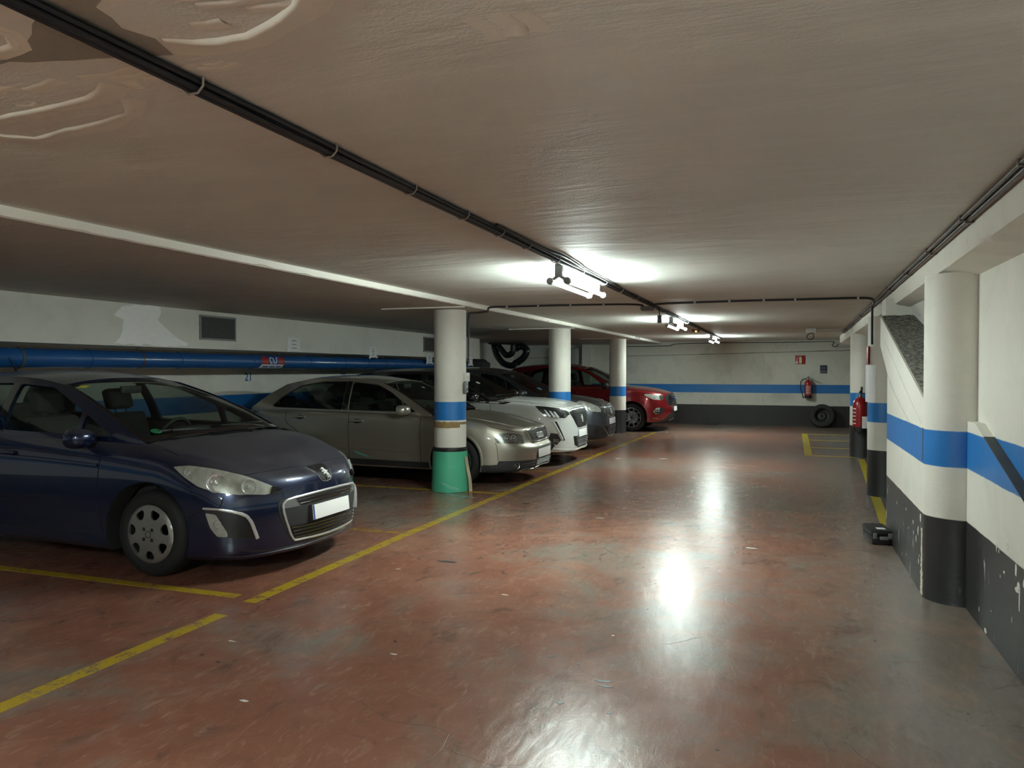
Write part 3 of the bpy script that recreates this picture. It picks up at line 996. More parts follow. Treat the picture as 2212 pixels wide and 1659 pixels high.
class Car:
    """Lower body with cut wheel arches, glasshouse, and helpers that lay parts on the skin."""
    def __init__(self, name, label, loc, S, paint_mat, rotz=0.0):
        self.S = S
        self.root = thing(name, label, 'car', loc, rotz)
        self.paint = paint_mat
        self.build_body()

    def build_body(self):
        S = self.S
        cols, nside, outl = car_grid(S)
        nc, nr = len(cols), len(cols[0])
        self.nside = nside
        verts, faces, fm = [], [], []
        def vid(i, j, s): return (i * nr + j) * 2 + s
        for i in range(nc):
            for j in range(nr):
                c = cols[i][j]
                verts.append((c.x, c.y, c.z)); verts.append((c.x, -c.y, c.z))
        base0 = len(verts)
        for i in range(nc):
            c = cols[i][0]
            verts.append((c.x, 0, c.z + 0.015))
        seams = S['seams']            # x of: bumper|fender, fender|door, door|door, door|quarter, quarter|tail
        for i in range(nc - 1):
            xm = 0.5 * (cols[i][nside].x + cols[i + 1][nside].x)
            ym = 0.5 * (cols[i][nside].y + cols[i + 1][nside].y)
            for j in range(nr - 1):
                mid = (cols[i][j] + cols[i + 1][j + 1]) * 0.5
                if j >= nside:
                    k = 1 if (xm > -1.2 and j >= nside + 1 and mid.z > 0.5) else (4 if xm < S['deckx'] else 0)
                    if S['deckx'] < xm < S['cowl'](mid.y) - 0.03 and j > nside: k = 5
                    if k == 1 and xm > S.get('hoodx', 0.7): k = 0
                else:
                    k = 0
                    sx = mid.x
                    if sx > seams[0] and mid.z < S.get('bumpz', 0.66): k = 2
                    elif seams[2] < sx <= seams[1] and mid.z > S['doorz']: k = 3
                    elif seams[3] < sx <= seams[2] and mid.z > S['doorz']: k = 6
                    elif sx < seams[4] and mid.z < 0.62: k = 7
                    if sx > 0.36 and mid.z < S.get('lowz', 0.0): k = 10
                for s in (0, 1):
                    q = [vid(i, j, s), vid(i + 1, j, s), vid(i + 1, j + 1, s), vid(i, j + 1, s)]
                    faces.append(q if s == 0 else q[::-1]); fm.append(k)
            for s in (0, 1):
                q = [vid(i, 0, s), base0 + i, base0 + i + 1, vid(i + 1, 0, s)]
                faces.append(q if s == 0 else q[::-1]); fm.append(8)
        bm = bmesh.new()
        bv = [bm.verts.new(v) for v in verts]
        for f, k in zip(faces, fm):
            try:
                bf = bm.faces.new([bv[x] for x in f])
                bf.material_index = k
                bf.smooth = True
            except ValueError:
                pass
        bmesh.ops.remove_doubles(bm, verts=bm.verts, dist=0.0004)
        bmesh.ops.dissolve_degenerate(bm, dist=0.0002, edges=bm.edges)
        bmesh.ops.recalc_face_normals(bm, faces=bm.faces)
        if bm.calc_volume(signed=True) < 0:
            bmesh.ops.reverse_faces(bm, faces=bm.faces)
        self.bvh = BVHTree.FromBMesh(bm)
        me = bpy.data.meshes.new('body_full')
        bm.to_mesh(me); bm.free()
        dark = M_WELL
        mats = [self.paint] * 9
        mats[5] = M_TRIMDARK; mats[8] = dark
        for m in mats: me.materials.append(m)
        me.materials.append(dark)
        me.materials.append(M_GREYTRIM)
        full = bpy.data.objects.new('body_full', me)
        COL.objects.link(full)
        # wheel arches
        cb = bmesh.new()
        for x in (0.0, -S['wb']):
            for s in (-1, 1):
                z0 = S['wr'] + S.get('arch_dz', 0.0)
                m = look((0, s, 0), (x, 0, z0))
                add_lathe(cb, [(0, 0.52), (S['ar'] - 0.02, 0.52), (S['ar'], 0.60), (S['ar'], 1.3), (0, 1.3)], 56, m)
        for f in cb.faces: f.material_index = 9
        bmesh.ops.recalc_face_normals(cb, faces=cb.faces)
        cme = bpy.data.meshes.new('cut')
        cb.to_mesh(cme); cb.free()
        for _ in range(11): cme.materials.append(dark)
        cut = bpy.data.objects.new('cut', cme)
        COL.objects.link(cut)
        md = full.modifiers.new('b', 'BOOLEAN')
        md.object = cut
        md.operation = 'DIFFERENCE'
        md.solver = 'EXACT'
        md.use_self = True
        dg = bpy.context.evaluated_depsgraph_get()
        dg.update()
        res = bpy.data.meshes.new_from_object(full.evaluated_get(dg))
        bpy.data.objects.remove(full); bpy.data.objects.remove(cut)
        res.polygons.foreach_set('use_smooth', [True] * len(res.polygons))
        res.set_sharp_from_angle(angle=radians(38))
        cn = [Vector(c.vector) for c in res.corner_normals]
        names = {0: 'body', 1: 'hood', 2: 'front_bumper', 3: 'front_door', 6: 'rear_door', 4: 'tailgate', 5: 'cabin_floor', 7: 'rear_bumper', 8: 'underbody', 9: 'wheel_well', 10: 'bumper_underside'}
        groups = {}
        for p in res.polygons:
            k = p.material_index
            key = (k, 0)
            if k in (3, 6):
                key = (k, 1 if p.center.y > 0 else -1)
            elif k == 9:
                key = (k, (1 if p.center.y > 0 else -1) * (1 if p.center.x > -1.2 else 2))
            groups.setdefault(key, []).append(p)
        self.parts = {}
        for (k, s), ps in sorted(groups.items()):
            mp, vs, fs, nn = {}, [], [], []
            for p in ps:
                f = []
                for li, v in zip(p.loop_indices, p.vertices):
                    if v not in mp:
                        mp[v] = len(vs); vs.append(tuple(res.vertices[v].co))
                    f.append(mp[v]); nn.append(cn[li])
                fs.append(f)
            m2 = bpy.data.meshes.new(names[k])
            m2.from_pydata(vs, [], fs)
            m2.update()
            m2.polygons.foreach_set('use_smooth', [True] * len(m2.polygons))
            if len(m2.loops) == len(nn):
                m2.normals_split_custom_set(nn)
            m2.materials.append(res.materials[k] if k < len(res.materials) else dark)
            o = bpy.data.objects.new(names[k], m2)
            COL.objects.link(o)
            o.parent = self.root
            self.parts[(k, s)] = o
        bpy.data.meshes.remove(res)

    # ---- laying things on the skin
    def hit(self, p, d):
        """Ray from outside towards -d; falls back on the nearest skin point."""
        d = Vector(d).normalized()
        r = self.bvh.ray_cast(Vector(p) + d * 0.8, -d, 2.0)
        if r[0] is None or (r[0] - Vector(p)).length > 0.35:
            r = self.bvh.find_nearest(Vector(p))
        n = r[1]
        if n.dot(d) < 0: n = -n
        return r[0], n

    def patch(self, name, pts, mat, off=0.003, thick=0.006, step=0.03, d=None, holes=(), parent=None, both=False, rnd=0.0, sharp=40):
        """A skin-hugging plate whose outline is given by 3D points near the skin."""
        P = [Vector(p) for p in pts]
        c = sum(P, Vector()) / len(P)
        if d is None:
            nrm = Vector()
            for i in range(len(P)):
                nrm += (P[i] - c).cross(P[(i + 1) % len(P)] - c)
            d = nrm.normalized()
            if d.dot(c - Vector((-1.3, 0, 0.4))) < 0: d = -d
        d = Vector(d).normalized()
        a = Vector((0, 0, 1)).cross(d)
        a = a.normalized() if a.length > 0.05 else Vector((0, 1, 0))
        b = d.cross(a)
        to2 = lambda q: ((Vector(q) - c).dot(a), (Vector(q) - c).dot(b))
        outer = [to2(q) for q in P]
        if rnd: outer = round_poly(outer, rnd)
        hs = [[to2(q) for q in h] for h in holes]
        def fn(u, v):
            q = c + a * u + b * v
            return self.hit(q, d)
        out = []
        for s in ((0, 1) if both else (0,)):
            out.append(panel(name, outer, hs, fn, mat, parent or self.root, step=step, thick=thick + off, off=off, sharp=sharp, mirror=bool(s)))
        return out

    def ribbon(self, name, pts, width, mat, off=0.001, thick=0.003, parent=None, both=False, per=6, smooth=True, bulge=0.0, sharp=40):
        """A strip that follows the skin (shut lines, chrome strips)."""
        path = smooth_path(pts, per) if smooth else [Vector(p) for p in resample(pts, 0.03, False)]
        L, prev = [], None
        for i, p in enumerate(path):
            q, n, _, _ = self.bvh.find_nearest(p)
            t = path[min(i + 1, len(path) - 1)] - path[max(0, i - 1)]
            s = n.cross(t)
            s = s.normalized() if s.length > 1e-9 else (prev or Vector((0, 0, 1)))
            prev = s
            w = width[i * (len(width) - 1) // max(1, len(path) - 1)] if isinstance(width, (list, tuple)) else width
            L.append((q, n, s, w))
        for m in ((0, 1) if both else (0,)):
            V, F = [], []
            for q, n, s, w in L:
                for a, h in ((-0.5, -thick), (-0.5, off), (0.0, off + bulge), (0.5, off), (0.5, -thick)):
                    v = q + s * a * w + n * h
                    V.append((v.x, -v.y if m else v.y, v.z))
            for i in range(len(L) - 1):
                for k in range(4):
                    f = (i * 5 + k, i * 5 + k + 1, (i + 1) * 5 + k + 1, (i + 1) * 5 + k)
                    F.append(f[::-1] if not m else f)
            mesh_obj(name, V, F, mat, parent or self.root, True, sharp)

    # ---- glasshouse
    def glasshouse(self, G, roof_mat=None, pillar_mat=None, glass=None):
        """G: top contour [(x, z)], iA / iD indices of screen top and backlight top, yb(x), zb(x), tumble k1 k2,
        windows: {name: polygon (x, z)}, bulges."""
        S = self.S
        self.G = G
        top = G['top']
        iA, iD = G['iA'], G['iD']
        yb, zb = prof(G['yb']), prof(G['zb'])
        k1, k2 = G['k1'], G['k2']
        def ysurf(x, z):
            h = max(0.0, z - zb(x))
            return yb(x) - k1 * h - k2 * h * h
        def side(x, z):
            e = 0.004
            p = Vector((x, -ysurf(x, z), z))
            dx = Vector((2 * e, -(ysurf(x + e, z) - ysurf(x - e, z)), 0))
            dz = Vector((0, -(ysurf(x, z + e) - ysurf(x, z - e)), 2 * e))
            n = dx.cross(dz).normalized()
            if n.y > 0: n = -n
            return p, n
        self.side, self.ysurf = side, ysurf
        A = [Vector(p) for p in smooth_path([(p[0], p[1], 0) for p in top[:iA + 1]], 6)]
        B = [Vector(p) for p in smooth_path([(p[0], p[1], 0) for p in top[iA:iD + 1]], 5)]
        D = [Vector(p) for p in smooth_path([(p[0], p[1], 0) for p in top[iD:]], 5)]
        contour = [(v.x, v.y) for v in A[:-1] + B[:-1] + D]
        x0, x1 = contour[0][0], contour[-1][0]
        bottom = [(x1 + (x0 - x1) * k / 14, zb(x1 + (x0 - x1) * k / 14) - 0.035) for k in range(15)]
        outer = contour + bottom
        roof_mat = roof_mat or self.paint
        pillar_mat = pillar_mat or self.paint
        glass = glass or M_CARGLASS
        wins = G['windows']
        for mir in (0, 1):
            fr = panel('side_frame', outer, [round_poly(w, G.get('wr', 0.03)) for w in wins.values()], side, pillar_mat, self.root, step=0.075, thick=0.03, mirror=bool(mir), sharp=60)
            for nm, w in wins.items():
                c = Vector((sum(p[0] for p in w) / len(w), sum(p[1] for p in w) / len(w)))
                big = [tuple(c + (Vector(p) - c) * 1.04) for p in w]
                panel('side_window', big, [], side, glass, self.root, step=0.15, thick=0.004, off=-0.012, mirror=bool(mir))
            for bp in G.get('bpost', ()):
                panel('pillar_cover', bp, [], side, M_GLOSSBLACK, self.root, step=0.1, thick=0.003, off=0.0025, mirror=bool(mir))
        def strip(name, E, bulge_x, bulge_z, mat, u0=-1.0, u1=1.0, w0=0.0, w1=1.0, off=0.0, nu=22, thick=0.006):
            """Surface that spans from side to side along edge line E [(x, z)]."""
            L = [0.0]
            for p, q in zip(E[:-1], E[1:]): L.append(L[-1] + (q - p).length)
            def at(w):
                d = w * L[-1]
                for i in range(len(E) - 1):
                    if d <= L[i + 1] or i == len(E) - 2:
                        return E[i].lerp(E[i + 1], (d - L[i]) / (L[i + 1] - L[i]))
            nv = max(4, int(L[-1] * (w1 - w0) / 0.05))
            V, F = [], []
            for i in range(nv + 1):
                w = w0 + (w1 - w0) * i / nv
                e = at(w)
                y = ysurf(e.x, e.y)
                bx = bulge_x(w) if callable(bulge_x) else bulge_x
                bz = bulge_z(w) if callable(bulge_z) else bulge_z
                for k in range(nu + 1):
                    u = u0 + (u1 - u0) * k / nu
                    c = 1 - abs(u) ** 2.2
                    V.append(Vector((e.x + bx * c, -y * u, e.y + bz * c)))
            for i in range(nv):
                for k in range(nu):
                    a = i * (nu + 1) + k
                    F.append((a, a + 1, a + nu + 2, a + nu + 1))
            bm = bmesh.new()
            bv = [bm.verts.new(v) for v in V]
            for f in F: bm.faces.new([bv[i] for i in f])
            bm.normal_update()
            # face outwards, then thicken inwards
            cc = sum(V, Vector()) / len(V)
            f0 = bm.faces[:]
            sgn = sum(f.normal.dot(cc - Vector((-1.3, 0, 0.6))) for f in f0)
            if sgn < 0: bmesh.ops.reverse_faces(bm, faces=f0)
            bm.normal_update()
            nv_ = {v: v.normal.copy() for v in bm.verts}
            for v in bm.verts: v.co += nv_[v] * off
            if thick:
                r = bmesh.ops.extrude_face_region(bm, geom=bm.faces[:])
                nvs = [g for g in r['geom'] if isinstance(g, bmesh.types.BMVert)]
                for v in bm.verts:
                    pass
                nvset = set(nvs)
                for v in list(nvs):
                    pass
                # move the original shell inwards
                for v, n in nv_.items():
                    if v.is_valid and v not in nvset: v.co -= n * thick
            bmesh.ops.recalc_face_normals(bm, faces=bm.faces)
            me = bpy.data.meshes.new(name)
            bm.to_mesh(me); bm.free()
            return link_mesh(name, me, mat, self.root, True, 55)
        self.strip = strip
        bxw, bzw = G['screen_bulge']
        self.edgeA, self.edgeB, self.edgeD = A, B, D
        rc = G['roof_crown']
        bz = lambda w: bzw * (1 - w) + rc * w
        strip('windshield', A, lambda w: bxw * (1 - 0.55 * w), bz, M_SCREEN if glass is M_CARGLASS else glass, -0.985, 0.985, 0.0, 1.0, -0.006)
        strip('windshield_frit', A, lambda w: bxw * (1 - 0.55 * w), bz, M_GLOSSBLACK, -1.0, 1.0, -0.01 if False else 0.0, G.get('cowl_w', 0.05), 0.0)
        for (a, b) in ((-1.0, -0.955), (0.955, 1.0)):
            strip('windshield_seal', A, lambda w: bxw * (1 - 0.55 * w), bz, M_GLOSSBLACK, a, b, 0.0, 1.0, 0.001, nu=3)
        strip('roof', B, 0.0, lambda w: rc, roof_mat, thick=0.02)
        strip('headliner', B, 0.0, lambda w: rc - 0.03, M_LINER, -0.93, 0.93, 0.03, 0.97, -0.02, thick=0.004)
        dbx, dbz = G['back_bulge']
        strip('rear_window', D, lambda w: dbx * w, lambda w: rc * (1 - w) + dbz * w, glass, -0.97, 0.97, 0.02, G.get('back_w', 0.80), -0.005)
        strip('rear_frame', D, lambda w: dbx * w, lambda w: rc * (1 - w) + dbz * w, pillar_mat, -1.0, 1.0, G.get('back_w', 0.80), 1.0, 0.0)
        if G.get('rail'):
            for s in (-1, 1):
                pts = []
                for e in B[2:-1]:
                    pts.append((e.x, s * (ysurf(e.x, e.y) + 0.002), e.y + 0.02))
                bm = bmesh.new(); add_tube(bm, pts, 0.014, 8)
                bm_obj('roof_rail', bm, G['rail'], self.root, True, 50)

    # ---- cabin
    def cabin(self, dash_x=(0.0, -0.62), dash_z=0.95, seats_x=-1.35, rear_x=-2.25, floor=0.42, w=0.70, seat_h=0.95):
        r = self.root
        x1, x0 = dash_x
        panel_pts = [(x1, dash_z - 0.16), (x1, dash_z - 0.03), (x1 - 0.22, dash_z), (x0 + 0.08, dash_z - 0.01), (x0, dash_z - 0.06), (x0 + 0.02, dash_z - 0.25), (x0 + 0.15, floor), (x1, floor)]
        o = prism('dashboard', panel_pts, 1, -w, w, M_DASH, r)
        bm = bmesh.new()
        add_box(bm, (x0 - 0.01, 0.18, dash_z - 0.06), (x0 + 0.16, 0.54, dash_z + 0.04), 0.035, 3)
        bm_obj('instrument_hood', bm, M_DASH, r, True, 50)
        # steering wheel in front of the left-hand seat
        m = look((-0.90, 0, 0.42), (x0 - 0.14, 0.36, dash_z - 0.06))
        bm = bmesh.new()
        pts = [m @ Vector((0.18 * cos(a), 0.18 * sin(a), 0)) for a in [2 * pi * k / 28 for k in range(29)]]
        add_tube(bm, pts, 0.015, 8, cap=False)
        for a in (0, pi, -pi / 2):
            add_tube(bm, [m @ Vector((0.03 * cos(a), 0.03 * sin(a), -0.02)), m @ Vector((0.175 * cos(a), 0.175 * sin(a), 0))], 0.014, 6)
        add_lathe(bm, [(0, 0.01), (0.06, 0.005), (0.065, -0.03), (0.03, -0.2), (0, -0.2)], 16, m)
        bm_obj('steering_wheel', bm, M_DASH, r, True, 45)
        for s in (-1, 1):
            self.seat(seats_x, s * 0.37, floor, seat_h)
        bm = bmesh.new()
        add_box(bm, (rear_x - 0.12, -0.62, floor - 0.1), (rear_x + 0.42, 0.62, floor + 0.16), 0.05, 3)
        add_box(bm, (-0.08, -0.62, 0), (0.08, 0.62, 0.58), 0.05, 3, Matrix.Translation((rear_x - 0.10, 0, floor + 0.05)) @ Matrix.Rotation(radians(-20), 4, 'Y'))
        bm_obj('rear_bench', bm, M_SEAT, r, True, 50)
        for y in (-0.36, 0.36):
            bm = bmesh.new()
            add_box(bm, (rear_x - 0.38, y - 0.13, floor + 0.60), (rear_x - 0.28, y + 0.13, floor + 0.76), 0.035, 3)
            bm_obj('headrest', bm, M_SEAT, r, True, 50)
        # inner mirror
        G = self.G
        e = self.edgeA[-1]
        bm = bmesh.new()
        add_box(bm, (e.x + 0.02, -0.11, e.y - 0.085), (e.x + 0.05, 0.11, e.y - 0.02), 0.014, 2)
        bm_obj('rear_view_mirror', bm, M_BLACKTRIM, r, True, 50)

    def seat(self, x, y, floor, h):
        r = self.root
        bm = bmesh.new()
        add_box(bm, (x - 0.02, y - 0.25, floor - 0.2), (x + 0.50, y + 0.25, floor + 0.10), 0.06, 3)
        tilt = Matrix.Translation((x - 0.02, y, floor + 0.02)) @ Matrix.Rotation(radians(-18), 4, 'Y')
        add_box(bm, (-0.075, -0.235, 0), (0.075, 0.235, h * 0.62), 0.06, 3, tilt)
        s = bm_obj('seat', bm, M_SEAT, r, True, 50)
        bm = bmesh.new()
        add_box(bm, (-0.05, -0.135, h * 0.66), (0.05, 0.135, h * 0.66 + 0.19), 0.035, 3, tilt)
        for q in (-0.06, 0.06):
            p = [tilt @ Vector((0, q, h * 0.58)), tilt @ Vector((0, q, h * 0.70))]
            add_tube(bm, p, 0.006, 6)
        bm_obj('headrest', bm, M_SEAT, r, True, 50)

    # ---- wheels
    def wheels(self, face, rim_r, width=0.2, track=None):
        S = self.S
        t = track or (S['hw'] - 0.035)
        R = S['wr']
        for x in (0.0, -S['wb']):
            for s in (-1, 1):
                m = Matrix.Translation((x, s * t, R)) @ Matrix.Rotation(-s * pi / 2, 4, 'X')
                if s < 0: m = Matrix.Translation((x, -t, R)) @ Matrix.Rotation(pi / 2, 4, 'X')
                wh = lathe('wheel', [(rim_r - 0.02, -width), (R - 0.03, -width), (R - 0.006, -width + 0.02), (R, -width + 0.05), (R, -width + 0.085), (R - 0.006, -width + 0.088), (R - 0.006, -width + 0.098), (R, -width + 0.10),
                                     (R, -0.06), (R - 0.004, -0.035), (R - 0.02, -0.012), (R - 0.045, 0.0), (rim_r + 0.035, 0.004), (rim_r + 0.012, -0.002), (rim_r, -0.012), (rim_r - 0.02, -0.02)], M_TYRE, self.root, 56, m, 30)
                lathe('rim', [(rim_r - 0.002, -0.010), (rim_r - 0.006, -0.006), (rim_r - 0.016, -0.012), (rim_r - 0.020, -0.035), (rim_r - 0.05, -0.13), (rim_r - 0.05, -width), (0, -width)], M_RIMDARK, wh, 48, m, 30)
                face(wh, m, rim_r)

    def mirror_pair(self, x, z, y, mat, size=(0.10, 0.20, 0.13), foot=True):
        """Door mirrors: a rounded shell on a short foot."""
        for s in (-1, 1):
            bm = bmesh.new()
            r = bmesh.ops.create_uvsphere(bm, u_segments=24, v_segments=16, radius=1.0)
            for v in r['verts']:
                cx, cy, cz = v.co
                cx, cy, cz = [math.copysign(abs(q) ** 0.80, q) for q in (cx, cy, cz)]
                cx = max(cx, -0.42) if cx < 0 else cx
                k = 1.0 + 0.14 * cy * s
                v.co = Vector((x + cx * size[0], s * (y + 0.02) + cy * size[1] * 0.5, z + cz * size[2] * 0.5 * k))
            o = bm_obj('door_mirror', bm, mat, self.root, True, 40)
            bm = bmesh.new()
            add_tube(bm, [(x - 0.01, s * (y - size[1] * 0.30), z - size[2] * 0.32), (x + 0.01, s * (y - size[1] * 0.80), z - size[2] * 0.62)], 0.030, 10)
            bm_obj('mirror_foot', bm, M_BLACKTRIM, o, True, 50)
            box('mirror_glass', (x - size[0] * 0.47, s * (y + 0.02) - size[1] * 0.36, z - size[2] * 0.32), (x - size[0] * 0.40, s * (y + 0.02) + size[1] * 0.36, z + size[2] * 0.32), M_CHROME, o)

    def handle(self, x, z, mat, w=0.20, both=True):
        for s in ((-1, 1) if both else (-1,)):
            q, n = self.hit((x, s * 1.2, z), (0, s, 0))
            bm = bmesh.new()
            add_box(bm, (-w / 2, -0.016, -0.004), (w / 2, 0.016, 0.030), 0.012, 3)
            m = look(n, q, (0, 0, 1))
            bmesh.ops.transform(bm, matrix=m, verts=bm.verts)
            bm_obj('door_handle', bm, mat, self.root, True, 50)
            # the recess behind the grip
            P = [(x + 0.34 * w * cos(a), q.y, z - 0.004 + 0.030 * sin(a)) for a in [2 * pi * k / 14 for k in range(14)]]
            self.patch('handle_recess', P, M_TRIMDARK, 0.0008, 0.002, 0.05, d=(0, s, 0))

    def plate(self, z, w=0.52, h=0.112, mat=None, tilt=8.0, strip=True, x=None, off=0.022):
        q, n = self.hit((2.0, 0, z), (1, 0, 0))
        x = q.x + off if x is None else x
        m = Matrix.Translation((x, 0, z)) @ Matrix.Rotation(radians(-tilt), 4, 'Y')
        o = box('number_plate', (-0.006, -w / 2, -h / 2), (0.004, w / 2, h / 2), mat or M_PLATE, self.root, 0.004, mtx=m)
        box('plate_holder', (-0.05, -w / 2 - 0.006, -h / 2 - 0.006), (-0.004, w / 2 + 0.006, h / 2 + 0.006), M_BLACKTRIM, self.root, 0.004, mtx=m)
        if strip:
            box('plate_country_strip', (-0.005, -w / 2 + 0.001, -h / 2 + 0.001), (0.0046, -w / 2 + 0.016, h / 2 - 0.001), M_PLATEBLUE, o, 0.0, mtx=m)
        return o, m

    def lamp_bowl(self, p, r, d=(1, 0, 0), parent=None, both=True, deep=0.03, bulb=True, off=0.004):
        """Round chrome reflector let into a lamp."""
        for s in ((0, 1) if both else (0,)):
            q, n = self.hit(p, (0.8, -0.6, 0.1))
            dd = Vector(d)
            q = q + n * off
            if s:
                q = Vector((q.x, -q.y, q.z)); dd = Vector((dd.x, -dd.y, dd.z))
            m = look(dd, q)
            bm = bmesh.new()
            add_lathe(bm, [(r * 1.0, -0.02), (r * 1.02, 0.004), (r * 0.98, 0.009), (r * 0.90, 0.006), (r * 0.84, -0.002), (r * 0.55, -deep * 0.5), (r * 0.22, -deep * 0.7), (r * 0.20, -0.004), (0, 0.002)], 30, m)
            bm_obj('reflector', bm, M_CHROME, parent or self.root, True, 35)

M_WELL = simple('wheel_well_black', (0.006, 0.006, 0.006), 0.9)
M_TRIMDARK = simple('dark_cabin_carpet', (0.018, 0.018, 0.019), 0.9)
M_BLACKTRIM = simple('black_car_plastic', (0.016, 0.016, 0.017), 0.55, bmp=0.15)
M_GREYTRIM = simple('grey_car_plastic', (0.028, 0.029, 0.031), 0.6, bmp=0.15)
M_GLOSSBLACK = simple('gloss_black_trim', (0.005, 0.005, 0.006), 0.08, coat=1.0)
M_GAP = simple('panel_shadow_gap', (0.004, 0.004, 0.004), 0.9)
M_CHROME = simple('chrome', (0.78, 0.79, 0.80), 0.10, 1.0, var=0.04)
M_SATIN = simple('satin_chrome', (0.55, 0.56, 0.57), 0.28, 1.0, var=0.04)
M_LINER = simple('headliner_cloth', (0.30, 0.29, 0.26), 0.95)
M_DASH = simple('dashboard_plastic', (0.022, 0.022, 0.023), 0.7, bmp=0.2)
M_SEAT = simple('dark_seat_cloth', (0.012, 0.012, 0.0118), 0.92, bmp=0.3)
M_TYRE = simple('tyre_rubber', (0.0085, 0.0085, 0.0088), 0.75, bmp=0.2)
M_RIMDARK = simple('dark_wheel_barrel', (0.02, 0.02, 0.021), 0.5, 0.4)
M_HUB = simple('silver_wheel_cover', (0.30, 0.30, 0.285), 0.32, 0.65)
M_ALLOY = simple('machined_alloy', (0.55, 0.55, 0.54), 0.25, 0.9)
M_PLATE = simple('blank_white_plate', (0.96, 0.96, 0.96), 0.4, var=0.01)
M_PLATEBLUE = simple('plate_blue', (0.02, 0.07, 0.38), 0.4)
M_CARGLASS = glass_mat('car_side_glass', (0.70, 0.75, 0.72))
M_DARKGLASS = glass_mat('tinted_car_glass', (0.40, 0.42, 0.42))
M_SCREEN = glass_mat('windshield_glass', (0.86, 0.91, 0.88))
M_LENS = glass_mat('lamp_lens', (0.96, 0.97, 0.96), 1.0)
M_REFLECT = simple('faceted_reflector', (0.80, 0.81, 0.80), 0.22, 0.45, var=0.3, scale=60, bmp=0.15)
M_LAMPMID = simple('smoked_lamp_base', (0.22, 0.22, 0.21), 0.25, 0.6, var=0.5, scale=24, bmp=0.12)
M_LAMPBASE = simple('lamp_reflector_silver', (0.62, 0.62, 0.58), 0.30, 0.30, var=0.55, scale=22, bmp=0.12)
M_LAMPDARK = simple('lamp_housing_dark', (0.010, 0.010, 0.011), 0.42)
M_LAMPAMBER = simple('amber_turn_lens', (0.45, 0.20, 0.06), 0.2)
M_LAMPWHITE = simple('frosted_light_guide', (0.80, 0.83, 0.84), 0.25, 0.0)
M_EMBLEM = simple('bright_emblem', (0.80, 0.80, 0.80), 0.30, 0.35, var=0.05)
M_TRIMBRIGHT = simple('bright_satin_trim', (.70, .71, .72), .30, .6)
# ================================================================== the parked cars
CARS = {}
# ------------------------------------------------------------------ dark blue hatchback
P_BLUE = paint('dark_blue_car_paint', (0.0045, 0.0125, 0.048), 0.5, (0.105, 0.090, 0.075), 0.012, 0.26, 0.50)
S1 = dict(
    outline=[(0.945, 0), (0.885, 0.44), (0.675, 0.765), (0.40, 0.872), (0, 0.905), (-1.3, 0.9075), (-2.6, 0.90), (-3.1, 0.80), (-3.3, 0.45), (-3.346, 0)],
    rows=[
        ([.15, .145, .14, .15, .17, .19, .20, .24, .26, .26], [.10, .10, .09, .07, .05, .06, .06, .10, .12, .12]),
        ([.185, .18, .175, .18, .20, .22, .23, .27, .29, .29], [.02, .02, .015, .01, .01, .035, .02, .03, .03, .03]),
        ([.32, .32, .32, .33, .36, .38, .38, .40, .42, .42], [.005, .005, 0, 0, 0, .02, 0, 0, 0, 0]),
        ([.48, .49, .50, .52, .55, .58, .58, .56, .56, .56], [0, 0, 0, 0, 0, 0, 0, 0, 0, 0]),
        ([.60, .62, .66, .70, .74, .78, .80, .78, .76, .76], [.02, .025, .03, .015, .008, .008, .01, .02, .03, .03]),
        ([.69, .705, .76, .81, .875, .91, .94, .95, .95, .95], [.05, .06, .09, .055, .035, .03, .035, .06, .08, .08]),
        ([.722, .74, .80, .87, .945, .985, 1.03, 1.04, 1.02, 1.02], [.095, .11, .16, .13, .10, .075, .085, .12, .15, .15])],
    hood=[(.85, .722), (.7, .79), (.5, .86), (.3, .92), (.1, .965), (-.1, 1.01), (-.4, 1.05), (-1.2, 1.10)],
    deck=[(-1.2, 1.10), (-2.9, 1.08), (-3.2, 1.02)],
    cowl=lambda y: 0.02 - 0.25 * y * y, deckx=-2.95, wb=2.608, wr=0.315, ar=0.365, hw=0.905, arch_dz=0.015,
    seams=[.60, -.42, -1.56, -2.50, -2.80], doorz=.34, hoodx=.72, bumpz=.62)
car = Car('hatchback_car', 'dark blue hatchback parked nearest the camera with silver wheel cover', (-4.33, 5.20, 0), S1, P_BLUE)
CARS['blue'] = car
car.glasshouse(dict(
    top=[(-.12, .975), (-.45, 1.14), (-.80, 1.285), (-1.10, 1.385), (-1.5, 1.44), (-2.0, 1.45), (-2.6, 1.42), (-3.0, 1.36), (-3.16, 1.22), (-3.28, 1.05)], iA=3, iD=7,
    yb=[(0, .80), (-.5, .83), (-1.3, .835), (-2.6, .81), (-3.28, .70)], zb=[(0, .945), (-1.3, .985), (-2.6, 1.03), (-3.3, 1.04)], k1=.28, k2=.6,
    windows=dict(
        q=[(-.40, 1.005), (-.72, 1.165), (-.72, 1.01)],
        f=[(-.77, 1.012), (-.77, 1.19), (-1.18, 1.362), (-1.56, 1.392), (-1.52, 1.03)],
        r=[(-1.62, 1.035), (-1.64, 1.397), (-2.2, 1.392), (-2.5, 1.34), (-2.64, 1.08)]),
    bpost=[[(-1.525, 1.03), (-1.565, 1.392), (-1.635, 1.397), (-1.615, 1.035)]],
    screen_bulge=(.14, .035), roof_crown=.05, back_bulge=(-.06, 0.0)))
car.cabin(dash_x=(-.10, -.80), dash_z=.96, seats_x=-1.33, rear_x=-2.45, seat_h=1.12)

